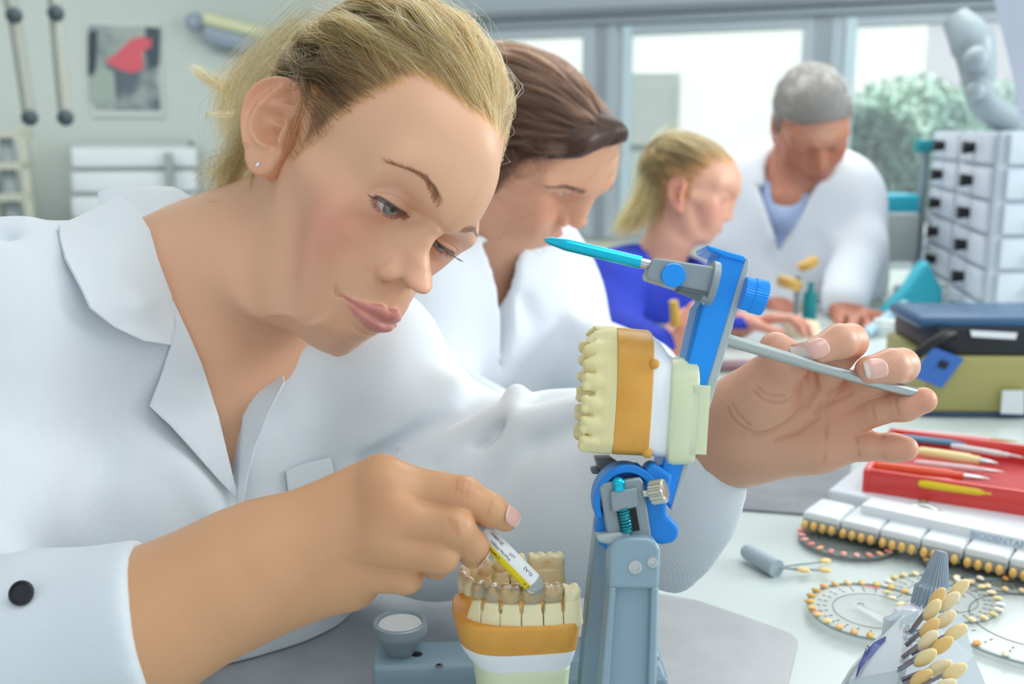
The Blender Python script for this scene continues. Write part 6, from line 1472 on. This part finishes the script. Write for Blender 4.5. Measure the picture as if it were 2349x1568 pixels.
b = MB(); b.box(RA+rd*(Lr*.60)+rn*.042+TOP*.016, (Lr*.78, .03, .012), Rr, bev=.002); b.build('label_rail', m_rack, t)
text('lettering', 'BIODENTAPLAST', RA+rd*(Lr*.66)+rn*.0265+TOP*.0165, rd, TOP, .0085, mat('pale_blue_ink', '9fc0d6', .5), t, .0002)
# red tray of instruments on a white lid
t = thing('white_tray', 'flat white plastic tray carrying the red case', 'tray', PT(2160, 1160))
q0 = PT(1925, 1168, TZ+.002); q1 = PT(2420, 1270, TZ+.002); hd = unit(q1-q0); hn = np.cross(TOP, hd); Rh = np.stack([hd, hn, TOP], 1)
b = MB(); b.box(q0+hd*.14+hn*.10+TOP*.012, (.30, .22, .022), Rh, bev=.004); b.build('tray', mat('tray_white', 'dfe5ec', .3, coat=.3), t)
rt = thing('instrument_case', 'open red case full of coloured dental brushes and tools', 'case', q0+hd*.16+hn*.10+TOP*.024)
co_ = PT(1993, 1124, TZ+.026); c1_ = PT(2400, 1186, TZ+.026); hd = unit(c1_-co_); hn = np.cross(TOP, hd); Rh = np.stack([hd, hn, TOP], 1); red = mat('red_plastic', 'e0403c', .3, coat=.4); rin_ = mat('red_lining', 'b8383c', .5)
b = MB(); b.box(co_+hd*.12+hn*.08+TOP*.002, (.245, .165, .004), Rh); b.build('floor_lining', rin_, rt)
for c, sz in ((co_+hd*.12-hn*.0, (.25, .006, .026)), (co_+hd*.12+hn*.163, (.25, .006, .026)), (co_+hn*.08-hd*.003, (.006, .17, .026)), (co_+hn*.08+hd*.245, (.006, .17, .026))):
    b = MB(); b.box(c+TOP*.010, sz, Rh, bev=.001); b.build('side_wall', red, rt)
tl_ = [('blue-handled paint brush in the red case', 'brush', '5f97b8', (2060, 1003), (2250, 1022), .0042), ('thick cream-handled knife in the red case', 'knife', 'f1e2a4', (2100, 1035), (2285, 1062), .0062),
       ('yellow brush at the front of the red case', 'brush', 'f0cf18', (2105, 1107), (2318, 1136), .0045), ('clear plastic brush nearest the back of the red case', 'brush', 'e8c4c0', (2050, 988), (2330, 1012), .0035),
       ('orange flat spatula in the middle of the red case', 'spatula', 'e2542c', (2000, 1068), (2265, 1098), .0055), ('clear pink-tinted tube in front of the orange spatula', 'tube', 'eaa8a4', (2000, 1085), (2270, 1118), .0040), ('white plastic probe behind the cream knife', 'probe', 'dfe0e4', (2180, 1022), (2349, 1050), .0035), ('clear probe with beaded grip in the red case', 'probe', 'e4c8c8', (2095, 1060), (2300, 1082), .0032)]
for lb, ct, cc_, a_, b__, r in tl_:
    A = PT(*a_, TZ+.042); B = PT(*b__, TZ+.042); tt_ = thing(lb.split(' in ')[0].split(' at ')[0].split(' nearest')[0].split()[-1], lb, ct, (A+B)/2)
    b = MB(); D = B-A; L_ = np.linalg.norm(D); b.lathe([(0, 0), (r*.7, .001), (r, L_*.08), (r, L_*.66), (r*.75, L_*.74), (r*.8, L_*.80)], A, D, 16); b.build('handle', mat('h_'+cc_, cc_, .3, coat=.4), tt_)
    b = MB(); b.lathe([(r*.6, L_*.80), (r*.5, L_*.92), (r*.15, L_*1.02)], A, D, 12); b.build('tip', M_si if 'brush' not in lb else mat('bristle', 'c9b48c', .7), tt_)
# silver callipers on the tray
cp = thing('callipers', 'silver callipers lying on the white tray before the red case', 'callipers', PT(2130, 1165, TZ+.026))
b = MB()
for dx, dy in ((0, 0), (.010, .008)):
    o = PT(2085, 1160, TZ+.026); e = PT(2195, 1192, TZ+.026); m_ = (o+e)/2+np.array([0, .014 if dx else -.006, 0]); b.tube([o, m_, e], [.0018, .0035, .0016], 10, sub=6)
b.lathe([(0, 0), (.005, 0), (.005, .004), (0, .005)], PT(2118, 1156, TZ+.025), TOP, 20); b.build('frame', M_si, cp)
b = MB(); b.lathe([(.0042, 0), (.0055, .001), (.0042, .003)], PT(2150, 1178, TZ+.026), TOP, 20); b.build('screw', M_si, cp)
# shade stick with three teeth
sk = thing('shade_stick', 'grey-handled stick with wires carrying three sample teeth', 'shade guide', PT(1800, 1295))
a0 = PT(1716, 1266, TZ+.009); a1 = PT(1782, 1304, TZ+.008); d_ = unit(a1-a0)
b = MB(); b.tube([a0, a1], [.0070, .0082], 24); b.ball(a0, (.0070,)*3, 16); b.build('handle', mat('soft_grey_plastic', 'a3b2ba', .5), sk)
for (x, y) in ((1843, 1309), (1893, 1288), (1892, 1309)):
    e = PT(x, y, TZ+.006); b = MB(); b.tube([a1-d_*.002, lerp(a1, e, .5)+TOP*.001, e], .0009, 8); b.build('wire', M_gy, sk)
    b = MB(); tooth_tab(b, e+TOP*.001, e-a1, TOP, .0125, .0038); b.build('tooth', mat('stick_tooth', 'ecd08a', .3, sss=.2, ssss=.003, coat=.3), sk)
# squeeze bottle with a ribbed cone cap
bt = thing('bottle', 'white squeeze bottle with a tall grey ribbed cone cap', 'bottle', P(2140, 1640, .84))
bc = P(2138, 1440, .84); ax = unit(P(2160, 1262, .84)-P(2131, 1400, .84)); cpv = P(2160, 1262, .84); Lc = np.linalg.norm(P(2131, 1395, .84)-cpv)
b = MB(); b.lathe([(.0105, 0), (.0115, .001), (.0112, .013), (.0086, .0155), (.0082, .0175), (.0045, Lc*.93), (.0035, Lc*.985), (.0012, Lc), (0, Lc)], cpv-ax*Lc, ax, 108, ridges=27, rdepth=.035); b.build('cone_cap', mat('cap_grey', '93a3b1', .4, coat=.2), bt)
b = MB(); b.lathe([(.0, -.040), (.021, -.040), (.022, -.038), (.022, -.012), (.020, -.005), (.012, -.0005), (.011, .003)], cpv-ax*Lc, ax, 40); b.build('body', mat('bottle_white', 'e6eaf4', .25, sss=.2, coat=.4), bt)
# comb of tooth samples in front --------------------------------------
sh = thing('shade_guide', 'grey shade guide holder with a blue label and upright metal tabs of teeth', 'shade guide', P(2060, 1600, .76))
m_h = mat('holder_grey', 'aebac0', .4, coat=.2)
def quadplate(b, pts, th, mi=0):
    A = [np.array(q) for q in pts]; n = len(A); nn = unit(np.cross(A[1]-A[0], A[2]-A[0])); nn = nn if nn@FWD > 0 else -nn
    return b.add(np.array(A+[a+nn*th for a in A]), [tuple(range(n)), tuple(range(2*n-1, n-1, -1))]+[(i, (i+1) % n, n+(i+1) % n, n+i) for i in range(n)], mi)
fr_ = [(2105, 1405, .800), (2078, 1412, .795), (2050, 1440, .785), (2015, 1475, .770), (1978, 1520, .752), (1955, 1560, .740), (1935, 1640, .72), (2035, 1640, .715), (2063, 1540, .74), (2080, 1480, .765), (2096, 1430, .79)]
b = MB(); quadplate(b, [P(*q) for q in fr_], .010); b.build('holder', m_h, sh, bev=.0015, smooth=False)
b = MB(); quadplate(b, [P(*q) for q in ((2072, 1425, .787), (2110, 1408, .80), (2205, 1420, .83), (2230, 1500, .80), (2290, 1650, .76), (2060, 1650, .715))], .012); b.build('back_plate', mat('holder_dark', '9aa7ae', .45), sh, bev=.002, smooth=False)
b = MB(); quadplate(b, [P(x, y, d-.0025) for x, y, d in ((2033, 1459, .775), (2027, 1486, .770), (2006, 1497, .763), (1988, 1514, .755), (1972, 1538, .744), (1966, 1552, .740), (1974, 1522, .750), (1988, 1494, .759), (2008, 1472, .768))], .001); b.build('blue_label', mat('navy_label', '3f4f94', .4), sh, smooth=False)
text('lettering', 'VITA', P(1984, 1505, .7535), unit(P(1998, 1478, .762)-P(1978, 1520, .75)), UPV*.6-RGT, .0040, mat('dark_ink', '232c5c', .5), sh)
b = MB()
for k in range(7):
    y = 1432+k*26; x = 2086-k*6.5; quadplate(b, [P(x+2, y, .776-.006*k), P(x+44, y-6, .79-.006*k), P(x+42, y+8, .788-.006*k), P(x, y+14, .774-.006*k)], .003)
b.build('slot_ribs', mat('rib_grey', 'c3ced2', .4), sh, smooth=False)
tips = [(2200, 1350, 2110, 1420), (2178, 1378, 2105, 1425), (2150, 1372, 2095, 1440), (2138, 1398, 2088, 1450), (2168, 1420, 2085, 1470), (2132, 1440, 2078, 1480), (2192, 1450, 2090, 1500), (2128, 1468, 2070, 1508), (2160, 1480, 2075, 1525), (2122, 1508, 2062, 1535), (2155, 1530, 2068, 1560), (2112, 1555, 2052, 1585), (2190, 1540, 2080, 1590), (2165, 1575, 2066, 1610)]
for k, (x, y, bx, by) in enumerate(tips):
    dd = .775-.0045*k; tb = P(bx, by, dd+.004); te = P(x, y, dd)
    b = MB(); b.tube([tb, lerp(tb, te, .55)+UPV*.001, te+FWD*.002], [.0014, .0011, .0009], 8, sub=3); b.build('metal_tab', mat('tab_steel', '8d8790', .3, .9), sh)
    up_ = unit(te-tb+UPV*.004); b = MB(); sd = unit(np.cross(up_, FWD)); A = np.stack([sd, -FWD, up_], 1); b.ball(te, (.0039, .0026, .0078), 16, 0, A); b.build('tooth', mat('tab_tooth_%d' % (k % 3), ('eed9a0', 'ecdcb4', 'e6c27a')[k % 3], .25, sss=.3, ssss=.004, coat=.5), sh)
# machine at the right --------------------------------------------------
mc = thing('control_box', 'olive and navy bench machine with a black front strip and a blue leaflet', 'machine', PT(2250, 958))
F0 = PT(2118, 955); F1 = PT(2420, 958); fd = unit(F1-F0); fn = np.cross(TOP, fd); Rm = np.stack([fd, fn, TOP], 1); zt_ = lambda y, o=0: None
dF = np.linalg.norm(F0-CAM); ph = lambda y: (P(2250, y, (F0-CAM)@FWD/KD))[2]
cx = F0+fd*.16+fn*.09
def mbox(b, y0, y1, w=.32, dp=.18, off=0, bev=.004): return b.box((cx[0], cx[1], (ph(y0)+ph(y1))/2)+fn*off, (w, dp, ph(y0)-ph(y1)), Rm, bev=bev)
b = MB(); mbox(b, 812, 945); b.build('body', mat('olive_plastic', 'a9a466', .45), mc)
b = MB(); mbox(b, 944, 954, .33, .19); b.build('base', mat('navy_plastic', '2a4468', .4), mc)
b = MB(); mbox(b, 745, 812, .30, .17, .004); b.build('neck', mat('black_plastic', '23262e', .4), mc)
b = MB(); mbox(b, 722, 752, .345, .13, -.012, .008); b.build('lid', mat('navy_lid', '2f5a80', .4, coat=.2), mc)
dm = (F0-CAM)@FWD/KD
def fq(b, pts, d, th=.002): return quadplate(b, [P(x, y, d) for x, y in pts], th)
b = MB(); fq(b, [(2226, 757), (2334, 763), (2330, 778), (2230, 772)], dm-.03); b.build('white_strip', mat('strip_white', 'dfe4ea', .4), mc)
b = MB(); fq(b, [(2140, 795), (2212, 822), (2160, 890), (2092, 862)], dm-.035); b.build('leaflet', mat('leaflet_blue', '3567b4', .5), mc)
b = MB(); fq(b, [(2160, 825), (2178, 832), (2170, 846), (2152, 840)], dm-.038); b.build('leaflet_mark', M_dk, mc)
b = MB(); fq(b, [(2300, 895), (2349, 895), (2349, 950), (2296, 948)], dm-.03); b.build('white_sticker', mat('sticker', 'd2d8dc', .5), mc)
b = MB(); b.tube([P(2085, 830, dm-.02), P(2120, 800, dm-.03), P(2165, 770, dm-.03), P(2200, 765, dm)], .007, 10, sub=5); b.build('cable', M_dk, mc)
# drawer cabinet at the right edge ----------------------------------------
dc = thing('drawer_cabinet', 'white cabinet of small drawers with dark knobs at the right edge', 'cabinet', PT(2330, 715))
D1 = 2.45; m_dw = mat('drawer_white', 'd3dce8', .4); 
b = MB()
A0, A1, A2, A3 = P(2150, 250, 3.1), P(2310, 190, 2.35), P(2310, 705, 2.35), P(2150, 660, 3.1); sdv_ = unit(A1-A0)
zb_ = TZ+.002
for q in (A0, A1): pass
C0 = np.array([A0[0], A0[1]]); C1 = np.array([A1[0], A1[1]]); C2 = C1+np.array([.35, .05]); C3 = C0+np.array([.5, .1]); ztop = 1.135
b.prism([tuple(C0), tuple(C1), tuple(C2), tuple(C3)], (0, 0, zb_), (1, 0, 0), (0, 1, 0), (0, 0, 1), ztop-zb_); b.build('body', mat('cabinet_pale', 'c3cdd6', .45), dc, smooth=False)
f1 = unit(np.array([*(C1-C0), 0])); n1 = np.array([f1[1], -f1[0], 0]); n1 = n1 if n1[0] < 0 else -n1; L1 = np.linalg.norm(C1-C0)
f2 = unit(np.array([*(C2-C1), 0])); n2 = np.array([f2[1], -f2[0], 0]); L2 = np.linalg.norm(C2-C1)
hgt = (ztop-zb_)/6
for r_ in range(6):
    z = zb_+hgt*(r_+.5)
    for j in range(2):
        c = np.array([*C0, z])+f1*L1*(.27+.47*j)+n1*.004; R1 = np.stack([f1, -n1, TOP], 1); b = MB(); b.box(c, (L1*.42, .012, hgt*.86), R1, bev=.002); dr_ = b.build('drawer', m_dw, dc)
        b = MB(); b.cyl(c+n1*.004, c+n1*.028, .010, .013, 12); b.build('knob', M_dk, dr_)
    for j in range(2):
        c = np.array([*C1, z])+f2*L2*(.26+.48*j)+n2*.004; R2 = np.stack([f2, -n2, TOP], 1); b = MB(); b.box(c, (L2*.45, .012, hgt*.86), R2, bev=.002); dr_ = b.build('drawer', m_dw, dc)
        b = MB(); b.cyl(c+n2*.004, c+n2*.028, .010, .013, 12); b.build('knob', M_dk, dr_)
# clutter on the far bench ------------------------------------------------
def simple(name, label, cat, m, fn, group=None, **kw):
    b = MB(); fn(b); o = b.build(name, m, None, **kw); return tag(o, label, cat, group)
teal = mat('teal_plastic', '2fb4cc', .4, coat=.2); tealg = mat('teal_dark', '1a8f98', .4)
Q = lambda x, y, d: P(x, y, d)
def on_bench(x, y): return PT(x, y)
tub = thing('tub', 'frosted storage tub with a turquoise lid, behind the old man on the bench', 'tub', Q(2052, 600, 3.1))
b = MB(); b.box(Q(2050, 540, 3.1), (.085, .09, .115), bev=.008); b.build('container', mat('frosted', 'c9d2ce', .4, trans=.2), tub); b = MB(); b.box(Q(2050, 466, 3.1), (.092, .095, .046), bev=.008); b.build('lid', teal, tub)
st = thing('stand', 'slim grey stand with a turquoise top beside the frosted tub', 'stand', PT(2110, 690))
sb = PT(2098, 668); b = MB(); b.cyl(sb, sb+TOP*.34, .010); b.lathe([(.05, 0), (.05, .012), (0, .014)], sb, TOP, 24); b.build('pole', M_gy, st); b = MB(); b.box(sb+TOP*.35, (.05, .04, .03), bev=.006); b.build('top', tealg, st); b = MB(); b.cyl(sb+np.array([.045, 0, .12]), sb+np.array([.045, 0, .33]), .018); b.build('white_tube', mat('tube_white', 'dce4ee', .4), st)
bag = thing('bag', 'turquoise pointed plastic bag standing on the far bench', 'bag', PT(2098, 738))
gc = PT(2098, 735); b = MB(); V_ = []; F_ = []
outl = [(-.075, 0), (-.07, .025), (-.03, .07), (-.005, .115), (.012, .13), (.025, .10), (.045, .07), (.05, .02), (.045, 0)]
b.prism(outl, gc+np.array([0, .02, 0]), (1, 0, 0), (0, 0, 1), (0, -1, 0), .045); b.build('bag_body', teal, bag, bev=.012, segs=4)
for k, (x, y, w_, h_, lb) in enumerate(((2160, 712, .030, .062, 'tall white jar beside the turquoise bag'), (2180, 752, .022, .035, 'short white jar in front of the drawer cabinet'), (2030, 768, .028, .03, 'low white pot beside the old man\'s hand'), (2075, 775, .024, .028, 'small white pot in front of the turquoise bag'), (2130, 772, .026, .036, 'white pot left of the navy machine lid'))):
    c = PT(x, y); simple('jar', lb, 'jar', mat('jar_white', 'e2eae8', .35, coat=.3), lambda b: b.lathe([(0, 0), (w_, 0), (w_, h_*.75), (w_*.8, h_*.8), (w_*.82, h_), (0, h_)], c, TOP, 28), group='white jars on the far bench')
gb = PT(1855, 742); simple('bottle', 'small dark turquoise bottle under the old man\'s chest', 'bottle', tealg, lambda b: b.lathe([(0, 0), (.014, 0), (.014, .06), (.006, .07), (.006, .085), (0, .085)], gb, TOP, 20))
ya = thing('dental_model', 'small amber dental model on a stand in front of the old man', 'dental model', PT(1825, 745)); yc = PT(1825, 745)
b = MB(); b.cyl(yc, yc+TOP*.10, .006); b.box(yc+TOP*.006, (.05, .05, .012), bev=.003); b.build('stand', M_gy, ya); b = MB(); b.lathe([(0, 0), (.024, 0), (.027, .018), (.02, .022), (0, .022)], yc+np.array([-.02, 0, .075]), unit((.3, 0, 1)), 20); b.lathe([(0, 0), (.02, 0), (.022, .014), (0, .018)], yc+np.array([.022, 0, .118]), unit((-.5, 0, 1)), 20); b.build('arch', mat('amber', 'd9b060', .4), ya)
simple('dental_model', 'pale plaster model on the bench under the old man\'s hands', 'dental model', mat('pale_plaster', 'e8d8b8', .6), lambda b: b.lathe([(0, 0), (.034, 0), (.036, .015), (.03, .028), (.012, .03), (0, .026)], PT(1838, 770), TOP, 28))
simple('file', 'thin pale blue file lying against the turquoise bag', 'file', mat('pale_blue_metal', 'a8c8dc', .4), lambda b: b.tube([PT(1985, 765, TZ+.01), PT(2075, 700, TZ+.04)], [.009, .012], 10))
simple('tray', 'dark red-brown tool tray on the bench behind the silver rod', 'tray', mat('brown_tray', '8a6d70', .5), lambda b: b.box(PT(1720, 838, TZ+.006), (.16, .04, .012), np.array(Matrix.Rotation(.1, 3, 'Z')), bev=.003))
simple('tool', 'dark green tool lying on the steel plate between the men', 'tool', mat('dark_green_tool', '2d4a48', .4), lambda b: b.tube([PT(1770, 872, TZ+.008), PT(1830, 858, TZ+.008), PT(1880, 868, TZ+.008)], .008, 10, sub=5))
# lamp by the right window
lp = thing('bench_lamp', 'pale jointed bench lamp hanging before the bright right window', 'lamp', P(2310, 420, 2.9)); ml = mat('lamp_pale', '9dabb0', .4, coat=.2)
b = MB(); b.tube([P(2330, 285, 2.9), P(2262, 240, 2.9), P(2235, 170, 2.9), P(2200, 60, 2.9)], [.030, .034, .03, .024], 16, sub=4); b.build('arm', ml, lp)
b = MB(); b.tube([P(2190, 40, 2.9), P(2230, 100, 2.88), P(2258, 190, 2.9)], [.03, .048, .026], 16, sub=5); b.ball(P(2240, 135, 2.82), .028, 16); b.ball(P(2238, 208, 2.85), .022, 14); b.build('head', ml, lp)
lr = thing('shelf_panel', 'pale lavender side panel slanting in at the top right corner', 'panel', P(2349, 200, 2.6)); b = MB(); quadplate(b, [P(2275, -20, 2.6), P(2460, -20, 2.5), P(2460, 285, 2.5), P(2340, 285, 2.6), P(2322, 170, 2.6)], .02); b.build('panel', mat('lavender_white', 'c3ccdc', .5), lr, smooth=False)
# ---------------------------------------------------------------- camera, light, view
cd = bpy.data.cameras.new('camera'); co = bpy.data.objects.new('camera', cd); COL.objects.link(co); bpy.context.scene.camera = co
co.matrix_world = Matrix([[RGT[i], UPV[i], -FWD[i], CAM[i]] for i in range(3)]+[[0, 0, 0, 1]])
cd.sensor_width = 36; cd.lens = FP/W_PX*36; cd.clip_start = .02
cd.dof.use_dof = True; cd.dof.focus_distance = .63; cd.dof.aperture_fstop = 7.0
w = bpy.data.worlds.new('world'); bpy.context.scene.world = w; w.use_nodes = True
w.node_tree.nodes['Background'].inputs[0].default_value = (.86, .94, 1, 1); w.node_tree.nodes['Background'].inputs[1].default_value = .8
def area(name, loc, to, size, e, col=(1, 1, 1)):
    l = bpy.data.lights.new(name, 'AREA'); l.shape = 'RECTANGLE'; l.size, l.size_y = size; l.energy = e; l.color = col
    o = bpy.data.objects.new(name, l); COL.objects.link(o); o.location = loc; o.rotation_euler = (Vector(to)-Vector(loc)).to_track_quat('-Z', 'Y').to_euler(); return o
area('ceiling_fill', (.55, .45, 2.55), (.1, .75, .9), (1.6, 1.0), 13, (1, .985, .96))  # all overhead area lights are unseen fills added to brighten the room
area('ceiling_fill', (.3, 2.6, 2.55), (.3, 2.6, 0), (2.4, 1.0), 34, (1, .99, .97))
area('ceiling_fill', (-2.4, 3.8, 2.55), (-2.6, 4.6, 0), (2.4, 1.4), 62, (1, .99, .97))
area('ceiling_fill', (1.7, 3.9, 2.55), (1.4, 4.4, 0), (2.0, 1.0), 30, (1, .99, .97))
area('side_fill', (2.9, 1.2, 1.75), (0, .9, .9), (1.5, 1.0), 50, (.95, .98, 1))  # fill added out of frame at the right; that wall has no window
sl = bpy.data.lights.new('sun', 'SUN'); sl.energy = 5.2; sl.angle = .02; so = bpy.data.objects.new('sun', sl); COL.objects.link(so); so.rotation_euler = (Vector((.25, 1, -1.75))).to_track_quat('-Z', 'Y').to_euler()
sc = bpy.context.scene; sc.view_settings.view_transform = 'Standard'; sc.view_settings.look = 'None'; sc.view_settings.exposure = .08; sc.view_settings.gamma = 1
sc.cycles.max_bounces = 6; sc.cycles.adaptive_threshold = .03; sc.cycles.use_denoising = True
